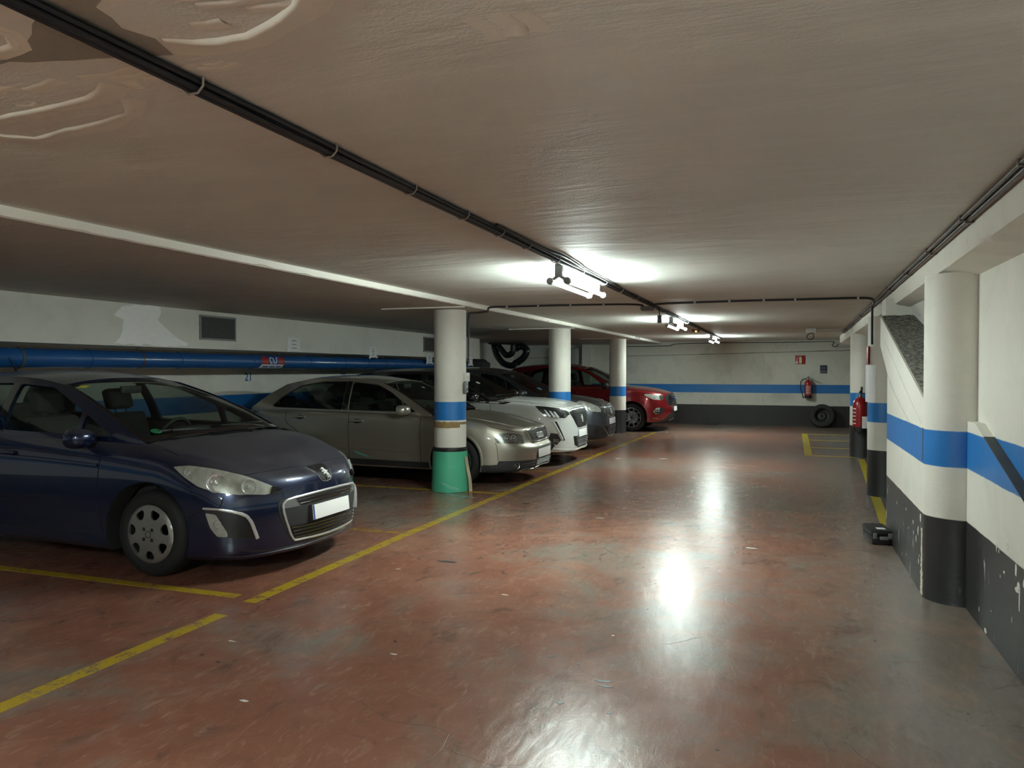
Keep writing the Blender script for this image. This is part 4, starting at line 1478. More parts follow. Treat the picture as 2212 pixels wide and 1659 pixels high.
# ------------------------------------------------------------------ silver beige saloon
P_BEIGE = paint('silver_beige_car_paint', (0.375, 0.352, 0.295), 0.18, (0.20, 0.18, 0.15), 0.03, 0.36, 0.12, 0.75)
S2 = dict(
    outline=[(0.925, 0), (0.895, 0.45), (0.71, 0.735), (0.45, 0.835), (0, 0.87), (-1.3, 0.883), (-2.65, 0.87), (-3.25, 0.76), (-3.55, 0.45), (-3.627, 0)],
    rows=[
        ([.19, .185, .18, .18, .19, .20, .21, .26, .28, .28], [.10, .10, .09, .06, .05, .05, .05, .08, .10, .10]),
        ([.225, .22, .215, .215, .22, .23, .24, .29, .31, .31], [.03, .03, .02, .015, .01, .03, .02, .03, .03, .03]),
        ([.34, .34, .35, .37, .40, .42, .42, .44, .46, .46], [.01, .01, 0, 0, 0, .015, 0, 0, 0, 0]),
        ([.47, .475, .50, .54, .58, .60, .60, .60, .60, .60], [0, 0, 0, 0, 0, 0, 0, 0, 0, 0]),
        ([.55, .555, .60, .68, .74, .76, .77, .72, .70, .70], [.050, .050, .030, .015, .005, .005, .01, .02, .03, .03]),
        ([.71, .715, .73, .79, .845, .875, .89, .88, .87, .87], [.095, .095, .08, .055, .035, .02, .03, .05, .06, .06]),
        ([.745, .75, .76, .81, .875, .915, .935, .935, .93, .93], [.14, .14, .13, .11, .09, .06, .07, .10, .11, .11])],
    hood=[(.785, .745), (.6, .79), (.3, .848), (0, .903), (-.25, .955), (-.6, .98), (-1.2, 1.0)],
    deck=[(-1.2, 1.0), (-2.7, 1.0), (-3.0, .985), (-3.45, .955)],
    cowl=lambda y: -.18 - 0.2 * y * y, deckx=-2.80, wb=2.65, wr=0.315, ar=0.352, hw=0.87, arch_dz=0.012, tub=.36,
    seams=[.555, -.50, -1.60, -2.60, -2.95], doorz=.30, hoodx=.76, bumpz=.60, lowz=.27)
car = Car('saloon_car', 'silver beige saloon car parked behind the column with the green guard', (-4.04, 9.98, 0), S2, P_BEIGE)
CARS['beige'] = car
car.glasshouse(dict(
    top=[(-.38, .925), (-.65, 1.08), (-.95, 1.23), (-1.18, 1.325), (-1.6, 1.385), (-2.0, 1.395), (-2.4, 1.37), (-2.75, 1.30), (-3.05, 1.13), (-3.30, .96)], iA=3, iD=7,
    yb=[(-.3, .80), (-.6, .815), (-1.3, .825), (-2.6, .80), (-3.3, .72)], zb=[(-.3, .90), (-1.3, .925), (-2.6, .945), (-3.3, .95)], k1=.30, k2=.5,
    windows=dict(
        f=[(-.60, .945), (-1.02, 1.205), (-1.25, 1.305), (-1.66, 1.345), (-1.63, .955)],
        r=[(-1.72, .957), (-1.75, 1.348), (-2.15, 1.345), (-2.50, 1.285), (-2.78, 1.12), (-2.92, 1.0), (-2.85, .975)]),
    bpost=[[(-1.635, .957), (-1.665, 1.343), (-1.745, 1.347), (-1.715, .958)]],
    screen_bulge=(.13, .03), roof_crown=.035, back_bulge=(-.10, 0.0)))
car.cabin(dash_x=(-.32, -.95), dash_z=.90, seats_x=-1.55, rear_x=-2.60, floor=.36, seat_h=1.07)

# ------------------------------------------------------------------ white crossover with black roof
P_WHITE = paint('white_car_paint', (0.66, 0.68, 0.66), 0.04, (0.5, 0.48, 0.44), 0.03, 0.35, 0.06, 0.0)
P_BLACK = paint('black_car_paint', (0.008, 0.008, 0.009), 0.2, (0.06, 0.06, 0.058), 0.03, 0.3, 0.5, 0.2)
S3 = dict(
    outline=[(0.885, 0), (0.86, 0.45), (0.70, 0.74), (0.45, 0.84), (0, 0.875), (-1.3, 0.885), (-2.6, 0.87), (-3.15, 0.76), (-3.36, 0.45), (-3.42, 0)],
    rows=[
        ([.21, .21, .215, .23, .25, .26, .27, .30, .32, .32], [.10, .09, .07, .05, .05, .05, .05, .08, .10, .10]),
        ([.24, .24, .245, .26, .29, .30, .31, .34, .36, .36], [.02, .02, .015, .01, .01, .03, .02, .02, .02, .02]),
        ([.40, .40, .40, .42, .44, .46, .46, .48, .50, .50], [.005, 0, 0, 0, 0, .015, 0, 0, 0, 0]),
        ([.58, .58, .58, .60, .64, .64, .66, .66, .66, .66], [.01, .005, 0, 0, 0, 0, 0, 0, 0, 0]),
        ([.77, .77, .78, .80, .82, .84, .86, .86, .86, .86], [.02, .02, .025, .015, .01, .01, .01, .02, .03, .03]),
        ([.885, .89, .90, .925, .955, .97, .99, 1.0, 1.0, 1.0], [.05, .055, .06, .045, .03, .025, .03, .05, .07, .07]),
        ([.92, .925, .935, .96, .995, 1.01, 1.04, 1.06, 1.06, 1.06], [.10, .10, .11, .095, .08, .06, .07, .10, .12, .12])],
    hood=[(.78, .925), (.6, .975), (.3, 1.02), (0, 1.045), (-.25, 1.065), (-1.2, 1.10)],
    deck=[(-1.2, 1.10), (-2.9, 1.08), (-3.3, 1.06)],
    cowl=lambda y: -.22 - 0.2 * y * y, deckx=-3.0, wb=2.605, wr=0.335, ar=0.388, hw=0.875, arch_dz=0.035, tub=.45,
    seams=[.48, -.38, -1.58, -2.52, -2.85], doorz=.40, hoodx=.74, bumpz=.80)
car = Car('crossover_car', 'white crossover car with black roof and claw-like daytime lights', (-4.03, 12.2, 0), S3, P_WHITE)
CARS['white'] = car
car.glasshouse(dict(
    top=[(-.40, 1.015), (-.70, 1.17), (-1.0, 1.32), (-1.22, 1.42), (-1.6, 1.475), (-2.1, 1.485), (-2.7, 1.46), (-3.05, 1.40), (-3.2, 1.25), (-3.36, 1.06)], iA=3, iD=7,
    yb=[(0, .80), (-.6, .82), (-1.3, .83), (-2.6, .80), (-3.36, .70)], zb=[(0, .99), (-1.3, 1.015), (-2.6, 1.05), (-3.36, 1.06)], k1=.26, k2=.5,
    windows=dict(
        f=[(-.66, 1.04), (-1.06, 1.30), (-1.26, 1.385), (-1.60, 1.43), (-1.56, 1.05)],
        r=[(-1.66, 1.055), (-1.70, 1.435), (-2.2, 1.435), (-2.50, 1.38), (-2.62, 1.12)]),
    screen_bulge=(.13, .035), roof_crown=.05, back_bulge=(-.06, 0.0)), roof_mat=P_BLACK, pillar_mat=P_BLACK)
car.cabin(dash_x=(-.32, -.95), dash_z=.99, seats_x=-1.45, rear_x=-2.50, floor=.45, seat_h=1.12)

# ------------------------------------------------------------------ grey crossover
P_GREY = paint('grey_car_paint', (0.095, 0.105, 0.125), 0.3, (0.15, 0.145, 0.14), 0.02, 0.34, 0.15, 0.7)
S4 = dict(
    outline=[(0.87, 0), (0.845, 0.43), (0.665, 0.74), (0.42, 0.845), (0, 0.88), (-1.3, 0.89), (-2.6, 0.875), (-3.15, 0.76), (-3.36, 0.45), (-3.43, 0)],
    rows=[
        ([.21, .21, .215, .23, .25, .26, .27, .30, .32, .32], [.12, .11, .09, .06, .05, .05, .05, .08, .10, .10]),
        ([.24, .24, .245, .26, .29, .30, .31, .34, .36, .36], [.04, .04, .03, .01, .01, .03, .02, .02, .02, .02]),
        ([.38, .38, .38, .40, .44, .46, .46, .48, .50, .50], [.01, .01, 0, 0, 0, .015, 0, 0, 0, 0]),
        ([.52, .52, .54, .57, .62, .64, .66, .66, .66, .66], [0, 0, 0, 0, 0, 0, 0, 0, 0, 0]),
        ([.68, .69, .72, .77, .81, .83, .86, .86, .86, .86], [.02, .02, .025, .015, .01, .01, .01, .02, .03, .03]),
        ([.80, .81, .84, .89, .94, .97, .99, 1.0, 1.0, 1.0], [.06, .065, .07, .05, .035, .025, .03, .05, .07, .07]),
        ([.845, .855, .885, .935, .985, 1.01, 1.04, 1.06, 1.06, 1.06], [.12, .12, .13, .11, .09, .06, .07, .10, .12, .12])],
    hood=[(.75, .85), (.6, .905), (.3, .985), (0, 1.035), (-.25, 1.06), (-1.2, 1.10)],
    deck=[(-1.2, 1.10), (-2.9, 1.08), (-3.3, 1.06)],
    cowl=lambda y: -.20 - 0.2 * y * y, deckx=-3.0, wb=2.60, wr=0.330, ar=0.372, hw=0.88, arch_dz=0.012, tub=.45,
    seams=[.48, -.42, -1.58, -2.52, -2.85], doorz=.40, hoodx=.70, bumpz=.70, lowz=.30)
car = Car('crossover_car', 'grey crossover car parked between the white crossover and the far column', (-4.05, 14.6, 0), S4, P_GREY)
CARS['grey'] = car
car.glasshouse(dict(
    top=[(-.36, 1.01), (-.66, 1.18), (-.96, 1.33), (-1.20, 1.43), (-1.6, 1.495), (-2.1, 1.51), (-2.7, 1.48), (-3.05, 1.42), (-3.2, 1.25), (-3.36, 1.06)], iA=3, iD=7,
    yb=[(0, .80), (-.6, .82), (-1.3, .83), (-2.6, .80), (-3.36, .70)], zb=[(0, .98), (-1.3, 1.01), (-2.6, 1.05), (-3.36, 1.06)], k1=.26, k2=.5,
    windows=dict(
        f=[(-.62, 1.04), (-1.02, 1.30), (-1.24, 1.39), (-1.60, 1.445), (-1.56, 1.05)],
        r=[(-1.66, 1.055), (-1.70, 1.45), (-2.2, 1.455), (-2.55, 1.39), (-2.70, 1.12)]),
    screen_bulge=(.13, .035), roof_crown=.055, back_bulge=(-.06, 0.0)))
car.cabin(dash_x=(-.30, -.93), dash_z=.98, seats_x=-1.45, rear_x=-2.50, floor=.45, seat_h=1.12)

# ------------------------------------------------------------------ red SUV
P_RED = paint('red_car_paint', (0.215, 0.006, 0.010), 0.35, (0.06, 0.035, 0.03), 0.010, 0.28, 0.20, 0.55)
S5 = dict(
    outline=[(0.93, 0), (0.89, 0.45), (0.70, 0.77), (0.46, 0.885), (0, 0.915), (-1.35, 0.92), (-2.69, 0.905), (-3.25, 0.79), (-3.50, 0.45), (-3.59, 0)],
    rows=[
        ([.24, .235, .22, .22, .25, .27, .28, .32, .34, .34], [.16, .14, .09, .05, .05, .05, .05, .08, .10, .10]),
        ([.27, .265, .25, .25, .28, .31, .32, .36, .38, .38], [.08, .07, .03, .01, .01, .03, .02, .02, .02, .02]),
        ([.42, .42, .42, .43, .46, .48, .48, .50, .52, .52], [.02, .01, 0, 0, 0, .015, 0, 0, 0, 0]),
        ([.60, .60, .61, .63, .66, .68, .68, .68, .68, .68], [0, 0, 0, 0, 0, 0, 0, 0, 0, 0]),
        ([.76, .77, .79, .83, .86, .88, .90, .90, .90, .90], [.015, .02, .03, .02, .01, .01, .01, .02, .03, .03]),
        ([.90, .905, .92, .95, .985, 1.01, 1.04, 1.06, 1.06, 1.06], [.06, .065, .07, .055, .035, .025, .03, .05, .07, .07]),
        ([.95, .955, .97, 1.0, 1.04, 1.065, 1.10, 1.12, 1.12, 1.12], [.13, .13, .14, .12, .09, .06, .07, .10, .12, .12])],
    hood=[(.80, .955), (.6, 1.015), (.3, 1.07), (0, 1.10), (-.25, 1.12), (-1.2, 1.15)],
    deck=[(-1.2, 1.15), (-2.9, 1.14), (-3.3, 1.12)],
    cowl=lambda y: -.20 - 0.2 * y * y, deckx=-3.1, wb=2.69, wr=0.345, ar=0.392, hw=0.915, arch_dz=0.012, tub=.50,
    seams=[.48, -.42, -1.62, -2.60, -2.95], doorz=.44, hoodx=.74, bumpz=.78, lowz=.255)
car = Car('suv_car', 'dark red SUV parked against the far wall beyond the last column', (-3.58, 19.55, 0), S5, P_RED)
CARS['red'] = car
car.glasshouse(dict(
    top=[(-.36, 1.065), (-.68, 1.25), (-1.0, 1.42), (-1.24, 1.53), (-1.7, 1.605), (-2.2, 1.62), (-2.8, 1.58), (-3.2, 1.51), (-3.38, 1.32), (-3.52, 1.12)], iA=3, iD=7,
    yb=[(0, .83), (-.6, .85), (-1.3, .86), (-2.6, .83), (-3.5, .72)], zb=[(0, 1.03), (-1.3, 1.065), (-2.6, 1.11), (-3.5, 1.13)], k1=.26, k2=.5,
    windows=dict(
        f=[(-.64, 1.10), (-1.06, 1.385), (-1.28, 1.49), (-1.66, 1.55), (-1.62, 1.11)],
        r=[(-1.72, 1.115), (-1.76, 1.555), (-2.3, 1.56), (-2.62, 1.50), (-2.74, 1.17)],
        q=[(-2.82, 1.185), (-2.72, 1.485), (-2.95, 1.43), (-3.15, 1.22)]),
    bpost=[[(-1.625, 1.11), (-1.665, 1.55), (-1.755, 1.555), (-1.715, 1.115)], [(-2.745, 1.17), (-2.625, 1.50), (-2.715, 1.485), (-2.815, 1.185)]], rail=M_SATIN,
    screen_bulge=(.14, .04), roof_crown=.06, back_bulge=(-.06, 0.0)))
car.cabin(dash_x=(-.30, -.95), dash_z=1.04, seats_x=-1.50, rear_x=-2.60, floor=.50, seat_h=1.15)
# ================================================================== lamps, grilles, badges, trim on the cars
def headlamp(c, pts, base=None, bowls=(), rim=True, name='headlight', both=True, step=0.03, lens=True):
    ps = c.patch(name, pts, base or M_LAMPBASE, 0.003, 0.006, step, both=both, rnd=0.012)
    for k, p in enumerate(ps):
        for (q, r) in bowls:
            qq = Vector(q)
            n_ = c.hit(qq, (0.8, -0.6, 0.1))
            pos = n_[0] + n_[1] * 0.005
            d = (Vector((0.93, -0.33, 0.10)) * 0.35 + n_[1] * 0.65).normalized()
            if k:
                pos.y *= -1; d.y *= -1
            m = look(d, pos)
            bm = bmesh.new()
            add_lathe(bm, [(r, -0.03), (r * 1.03, 0.002), (r * 0.99, 0.007), (r * 0.93, 0.004)], 28, m)
            bm_obj('reflector_ring', bm, M_TRIMBRIGHT, p, True, 30)
            bm = bmesh.new()
            rnd = random.Random(int(r * 1e4))
            add_lathe(bm, [(r * 0.94, 0.003), (r * 0.80, -0.003), (r * 0.60, -0.008), (r * 0.40, -0.006), (r * 0.28, -0.004), (r * 0.26, 0.006), (r * 0.14, 0.010), (0, 0.011)], 13, m)
            for v in bm.verts:
                v.co += Vector((rnd.uniform(-1, 1), rnd.uniform(-1, 1), rnd.uniform(-1, 1))) * r * 0.05
            bm_obj('reflector_bowl', bm, M_REFLECT, p, False)
        if lens:
            l = c.patch('lamp_lens', pts, M_LENS, 0.016, -0.013, step, parent=p, rnd=0.012) if not k else c.patch('lamp_lens', pts, M_LENS, 0.016, -0.013, step, parent=p, rnd=0.012)
            if k:
                me = l[0].data
                me.transform(Matrix.Scale(-1, 4, (0, 1, 0)))
                me.flip_normals()
    return ps

def yz(poly, x=0.95):
    return [(x, a, b) for a, b in poly]

def mirror_y(half):
    """half: points from the centre line outwards with y <= 0 -> closed symmetric outline."""
    r = [(x, y, z) for x, y, z in half]
    return r + [(x, -y, z) for x, y, z in r[::-1] if abs(y) > 1e-6]

def bars(c, name, z0, z1, n, yfun, mat, w=0.012, off=0.010, parent=None, x=0.95, bulge=0.003):
    for k in range(n):
        z = z0 + (z1 - z0) * (k + 0.5) / n
        a = yfun(z)
        c.ribbon(name, [(x, -a + 2 * a * i / 16, z) for i in range(17)], w, mat, off, 0.004, parent, bulge=bulge, per=2)

def shut(c, pts, both=True, w=0.006):
    c.ribbon('shut_line', pts, w, M_GAP, 0.0016, 0.003, both=both)

def emblem(c, name, poly, z, mat, s, x=None, parent=None, off=0.012, d=(1, 0, 0.12)):
    """Small flat raised emblem: 2D outline (a across, b up) scaled by s, on the centre line at height z."""
    q, n = c.hit((1.0, 0, z), (1, 0, 0))
    d = Vector(d).normalized()
    m = look(d, q + d * off)
    bm = bmesh.new()
    V, T = panel2d([(a * s, b * s) for a, b in poly], [], s * 0.25)
    f = [bm.verts.new(m @ Vector((u, v, 0.004))) for u, v in V]
    g = [bm.verts.new(m @ Vector((u, v, -0.012))) for u, v in V]
    cnt = {}
    for t in T:
        bm.faces.new([f[i] for i in t]); bm.faces.new([g[i] for i in t[::-1]])
        for i in range(3):
            cnt[(t[i], t[(i + 1) % 3])] = 1
    for (a, b) in cnt:
        if (b, a) not in cnt:
            bm.faces.new((f[b], f[a], g[a], g[b]))
    return bm_obj(name, bm, mat, parent or c.root)

# upright heraldic beast in outline
BEAST = [(-0.10, -0.50), (0.02, -0.50), (0.06, -0.28), (0.16, -0.22), (0.18, -0.50), (0.32, -0.50), (0.30, -0.42), (0.28, -0.20), (0.22, -0.02), (0.14, 0.10),
         (0.30, 0.06), (0.36, 0.14), (0.20, 0.20), (0.10, 0.24), (0.02, 0.36), (-0.06, 0.48), (-0.20, 0.50), (-0.32, 0.42), (-0.36, 0.30), (-0.22, 0.30),
         (-0.16, 0.22), (-0.34, 0.22), (-0.46, 0.14), (-0.42, 0.06), (-0.22, 0.10), (-0.12, 0.04), (-0.34, -0.02), (-0.40, -0.10), (-0.30, -0.12), (-0.08, -0.08), (-0.02, -0.20), (-0.06, -0.40)]

# ---- wheel faces
def cover7(wh, m, rim_r):
    """Domed plastic wheel cover with seven openings and four dark nut caps."""
    R = rim_r + 0.008
    def fn(a, b):
        r = sqrt(a * a + b * b)
        h = 0.004 + 0.014 * (1 - (r / R) ** 2) - 0.012 * max(0, (r / R - 0.86) / 0.14) ** 2
        if r < 0.055: h -= 0.006 * (1 - r / 0.055)
        return m @ Vector((a, b, h)), (m.to_3x3() @ Vector((a * 0.4, b * 0.4, 1))).normalized()
    holes = []
    for k in range(7):
        t = 2 * pi * k / 7 + 0.28
        P = []
        for (dr, dt) in ((0.120, -0.12), (0.142, -0.235), (0.172, -0.250), (0.184, -0.17), (0.184, 0.17), (0.172, 0.250), (0.142, 0.235), (0.120, 0.12)):
            P.append((dr * cos(t + dt), dr * sin(t + dt)))
        holes.append(round_poly(P, 0.008, 2))
    outer = [(R * cos(2 * pi * k / 56), R * sin(2 * pi * k / 56)) for k in range(56)]
    o = panel('wheel_cover', outer, holes, fn, M_HUB, wh, step=0.022, thick=0.014, sharp=35)
    for k in range(4):
        t = pi / 2 * k + 0.75
        q = m @ Vector((0.052 * cos(t), 0.052 * sin(t), 0.013))
        lathe('nut_cap', [(0, 0.004), (0.014, 0.004), (0.018, 0.0), (0.018, -0.01), (0, -0.01)], M_BLACKTRIM, wh, 14, look(m.to_3x3() @ Vector((0, 0, 1)), q))
    lathe('centre_badge', [(0.021, 0.0145), (0.024, 0.018), (0.0265, 0.0145), (0.0265, 0.006), (0.021, 0.006)], M_BLACKTRIM, wh, 24, m, closed=True)

def spokes(n, twin, mat, dark):
    def face(wh, m, rim_r):
        R = rim_r
        def fn(a, b):
            r = sqrt(a * a + b * b)
            return m @ Vector((a, b, 0.002 - 0.018 * (1 - min(1, r / R)) ** 1.5)), m.to_3x3() @ Vector((0, 0, 1))
        outer = [(R * cos(2 * pi * k / 60), R * sin(2 * pi * k / 60)) for k in range(60)]
        holes = []
        ri, ro = 0.30 * R, 0.93 * R
        step = 2 * pi / n
        for k in range(n):
            c = step * k
            hw = 0.055 if not twin else 0.042
            def arc(r, a0, a1, q=5):
                return [(r * cos(a0 + (a1 - a0) * i / q), r * sin(a0 + (a1 - a0) * i / q)) for i in range(q + 1)]
            if twin:
                for (a0, a1) in ((c + 0.045 * step, c + 0.455 * step), (c + 0.545 * step, c + 0.955 * step)):
                    mi = 0.5 * (a0 + a1)
                    holes.append(arc(ro, a0 + 0.01, a1 - 0.01) + arc(ri, mi + 0.10, mi - 0.10, 2))
            else:
                a0, a1 = c + 0.16 * step, c + 0.84 * step
                mi = 0.5 * (a0 + a1)
                holes.append(arc(ro, a0, a1) + arc(ri, mi + 0.26 * step, mi - 0.26 * step, 3))
        panel('alloy_wheel', outer, holes, fn, mat, wh, step=0.04, thick=0.025, sharp=35)
        lathe('centre_cap', [(0, -0.006), (0.028, -0.006), (0.032, -0.012), (0.032, -0.03), (0, -0.03)], dark, wh, 20, m)
        lathe('brake_disc', [(0, -0.075), (0.15, -0.075), (0.15, -0.095), (0, -0.095)], M_SATIN, wh, 32, m)
    return face

M_FILLET = simple('pale_grey_fillet', (.16, .165, .17), .45)
M_SLAT = simple('dull_grille_slat', (.30, .30, .31), .35, .9)
# ------------------------------------------------------------------ dark blue hatchback
c = CARS['blue']
c.wheels(cover7, 0.205)
headlamp(c, [(.22, -.867, .812), (.333, -.835, .822), (.496, -.767, .796), (.674, -.655, .738), (.792, -.545, .666), (.818, -.500, .636), (.820, -.515, .606), (.790, -.585, .600), (.685, -.733, .616), (.537, -.817, .638), (.422, -.852, .680), (.318, -.868, .742)],
         None, [((.350, -.851, .770), .034), ((.540, -.800, .702), .068), ((.702, -.668, .664), .054)])
c.patch('headlight_tip', [(.800, -.535, .655), (.838, -.475, .632), (.842, -.490, .604), (.805, -.560, .602)], M_GLOSSBLACK, 0.012, 0.01, 0.03, both=True, rnd=0.01)
GR = mirror_y(yz([(0, .572), (-.30, .570), (-.44, .564), (-.492, .556), (-.520, .530), (-.522, .495), (-.512, .440), (-.475, .345), (-.440, .275), (-.415, .250), (-.37, .240), (0, .228)]))
pg = c.patch('grille', GR, M_GREYTRIM, 0.003, 0.01, 0.045, d=(1, 0, 0))[0]
c.ribbon('grille_surround', GR + [GR[0]], 0.016, M_TRIMBRIGHT, 0.011, 0.006, pg, bulge=0.003, per=4)
c.patch('grille_fillet', yz([(-.385, .554), (-.472, .547), (-.492, .515), (-.490, .488), (-.335, .490)]), M_FILLET, 0.006, 0.004, 0.04, d=(1, 0, 0), parent=pg)
c.patch('grille_fillet', yz([(.385, .554), (.472, .547), (.492, .515), (.490, .488), (.335, .490)]), M_FILLET, 0.006, 0.004, 0.04, d=(1, 0, 0), parent=pg)
up = mirror_y(yz([(0, .552), (-.385, .548), (-.345, .498), (0, .500)]))
c.patch('grille_slot', up, M_LAMPDARK, 0.006, 0.004, 0.05, d=(1, 0, 0), parent=pg)
bars(c, 'grille_bar', .498, .552, 2, lambda z: .355 + (z - .5) * .7, M_GLOSSBLACK, 0.010, 0.014, pg)
lo = mirror_y(yz([(0, .352), (-.455, .352), (-.415, .268), (0, .246)]))
c.patch('grille_slot', lo, M_LAMPDARK, 0.006, 0.004, 0.05, d=(1, 0, 0), parent=pg)
bars(c, 'grille_bar', .250, .352, 4, lambda z: .405 + (z - .25) * .45, M_GLOSSBLACK, 0.012, 0.016, pg)
c.plate(.425, .50, .112, tilt=6, off=0.018)
fg = [(.473, -.850, .530), (.590, -.805, .515), (.690, -.728, .482), (.735, -.687, .427), (.757, -.649, .301), (.655, -.757, .316), (.559, -.815, .325), (.512, -.837, .393)]
for p in c.patch('fog_lamp_recess', fg, M_LAMPDARK, 0.002, 0.01, 0.035, both=True, rnd=0.015): pass
headlamp(c, [(.482, -.848, .495), (.55, -.82, .485), (.622, -.784, .354), (.622, -.783, .325), (.559, -.815, .330), (.515, -.837, .393)], None, [((.552, -.818, .415), .030)], name='fog_lamp')
c.ribbon('fog_lamp_trim', [(.470, -.851, .528), (.590, -.805, .518), (.690, -.728, .485), (.733, -.690, .432), (.757, -.649, .301)], [0.014, 0.018, 0.022, 0.024, 0.024], M_TRIMBRIGHT, 0.016, 0.012, both=True, bulge=0.003)
c.patch('badge_shield', mirror_y([(.80, 0, .748), (.80, -.118, .745), (.90, -.080, .650), (.91, -.055, .628), (.915, 0, .622)]), M_SATIN, 0.006, 0.008, 0.03, d=(.75, 0, .65))
c.patch('badge_plate', mirror_y([(.80, 0, .742), (.80, -.104, .740), (.90, -.070, .655), (.91, -.045, .636), (.915, 0, .632)]), M_LAMPDARK, 0.010, 0.004, 0.03, d=(.75, 0, .65))
emblem(c, 'badge', BEAST, .687, M_EMBLEM, .098, d=(.75, 0, .55), off=0.016)
shut(c, [(.66, -.66, .74), (.715, -.52, .752), (.745, -.36, .757), (.775, -.13, .752)])
shut(c, [(.22, -.80, .865), (.10, -.79, .90), (-.05, -.78, .93), (-.14, -.77, .955)])
shut(c, [(-.42, -.9, .93), (-.44, -.9, .7), (-.42, -.9, .45), (-.40, -.9, .30)])
shut(c, [(-1.56, -.9, .98), (-1.58, -.9, .7), (-1.57, -.9, .30)])
shut(c, [(.595, -.80, .60), (.56, -.81, .52), (.44, -.87, .50), (.355, -.88, .46)])
shut(c, [(-.45, -.9, .30), (-1.0, -.9, .285), (-1.56, -.9, .29), (-2.2, -.9, .30)])
c.ribbon('side_crease', [(-.45, -.9, .80), (-1.2, -.9, .83), (-2.2, -.9, .86), (-2.8, -.85, .88)], 0.03, P_BLUE, 0.004, 0.004, both=True, bulge=0.004)
c.ribbon('front_lip', [(.52, -.83, .165), (.64, -.77, .17), (.80, -.57, .172), (.90, -.3, .175), (.925, 0, .178), (.90, .3, .175), (.80, .57, .172), (.64, .77, .17), (.52, .83, .165)], 0.03, P_BLUE, 0.004, 0.006, per=5, bulge=.004)
c.mirror_pair(-.56, 1.00, .945, P_BLUE, (.10, .22, .145))
c.handle(-1.40, .86, P_BLUE); c.handle(-2.42, .90, P_BLUE)
# wipers, antenna, screen stickers
for ya, yb_ in ((-.52, .10), (.02, .60)):
    bm = bmesh.new()
    add_tube(bm, smooth_path([(-.03, ya + .45, 1.005), (-.07, ya + .30, 1.028), (-.12, ya, 1.040)], 4), 0.009, 6)
    add_box(bm, (-.165, ya - .10, 1.028), (-.145, yb_, 1.046), 0.003, 1)
    bm_obj('wiper', bm, M_BLACKTRIM, c.root, True, 50)
tube('antenna', [(-2.42, 0, 1.47), (-2.45, 0, 1.50), (-2.545, 0, 1.625)], [0.014, 0.008, 0.003], M_BLACKTRIM, c.root, 8)
M_STICKG = simple('green_sticker', (0.012, 0.13, 0.05), 0.5)
M_STICKY = simple('yellow_sticker', (0.55, 0.50, 0.06), 0.5)

def screen_pt(c, w, u, off=0.0):
    """Point and frame on the windscreen: w up the pillar, u across (-1 = right-hand edge)."""
    E = c.edgeA
    L = [0.0]
    for p, q in zip(E[:-1], E[1:]): L.append(L[-1] + (q - p).length)
    def at(w):
        d = w * L[-1]
        for i in range(len(E) - 1):
            if d <= L[i + 1] or i == len(E) - 2:
                return E[i].lerp(E[i + 1], (d - L[i]) / (L[i + 1] - L[i]))
    G = c.G
    def P(w, u):
        e = at(w)
        k = 1 - abs(u) ** 2.2
        return Vector((e.x + G['screen_bulge'][0] * (1 - .55 * w) * k, c.ysurf(e.x, e.y) * u, e.y + (G['screen_bulge'][1] * (1 - w) + G['roof_crown'] * w) * k))
    p = P(w, u)
    a = (P(w, u + .02) - P(w, u - .02)).normalized()
    b = (P(min(1, w + .02), u) - P(max(0, w - .02), u)).normalized()
    n = a.cross(b)
    if n.x < 0: n = -n
    return p + n * off, a, b, n

def sticker(c, w, u, rx, ry, mat, name='windshield_sticker', seg=18, inset=-0.012):
    p, a, b, n = screen_pt(c, w, u)
    p = p + n * inset
    V = [p] + [p + a * rx * cos(2 * pi * k / seg) + b * ry * sin(2 * pi * k / seg) for k in range(seg)]
    return mesh_obj(name, V, [(0, 1 + k, 1 + (k + 1) % seg) for k in range(seg)], mat, c.root)
sticker(c, .10, -.80, .040, .036, M_STICKG, inset=0.003)
sticker(c, .90, -.86, .055, .035, M_STICKY, seg=4, inset=0.003)

# ------------------------------------------------------------------ silver beige saloon
c = CARS['beige']
c.wheels(spokes(5, True, M_ALLOY, M_LAMPDARK), 0.205)
headlamp(c, [(.495, -.797, .670), (.521, -.781, .679), (.695, -.640, .682), (.760, -.545, .674), (.780, -.510, .652), (.836, -.525, .552), (.816, -.555, .549), (.686, -.720, .557), (.545, -.797, .563), (.52, -.80, .612)],
         M_LAMPMID, [((.640, -.715, .622), .046), ((.715, -.650, .622), .042)])
GB = mirror_y([(.80, 0, .702), (.80, -.375, .697), (.82, -.392, .684), (.87, -.350, .572), (.88, -.330, .560), (.90, 0, .555)])
pg = c.patch('grille', GB, M_LAMPDARK, 0.004, 0.01, 0.05, d=(1, 0, .2))[0]
c.ribbon('grille_surround', GB + [GB[0]], 0.020, M_CHROME, 0.014, 0.008, pg, bulge=0.003, per=4)
bars(c, 'grille_bar', .565, .693, 5, lambda z: .335 + (z - .56) * .30, M_SLAT, 0.006, 0.014, pg)
q_, n_ = c.hit((1.0, 0, .628), (1, 0, 0))
for k in range(4):
    m = look((1, 0, .35), Vector((q_.x + .024, -.087 + .058 * k, .628)))
    bm = bmesh.new()
    add_lathe(bm, [(.034 + .007 * cos(a), .006 * sin(a)) for a in [2 * pi * i / 8 for i in range(8)]], 26, m, closed=True)
    bm_obj('badge_ring', bm, M_EMBLEM, pg, True, 40)
c.plate(.400, .52, .115, tilt=3, strip=False, off=0.016)
LB = [(.365, -.845, .275), (.547, -.793, .292), (.566, -.788, .340), (.734, -.690, .338), (.865, -.47, .330), (.90, -.27, .328), (.915, 0, .328)]
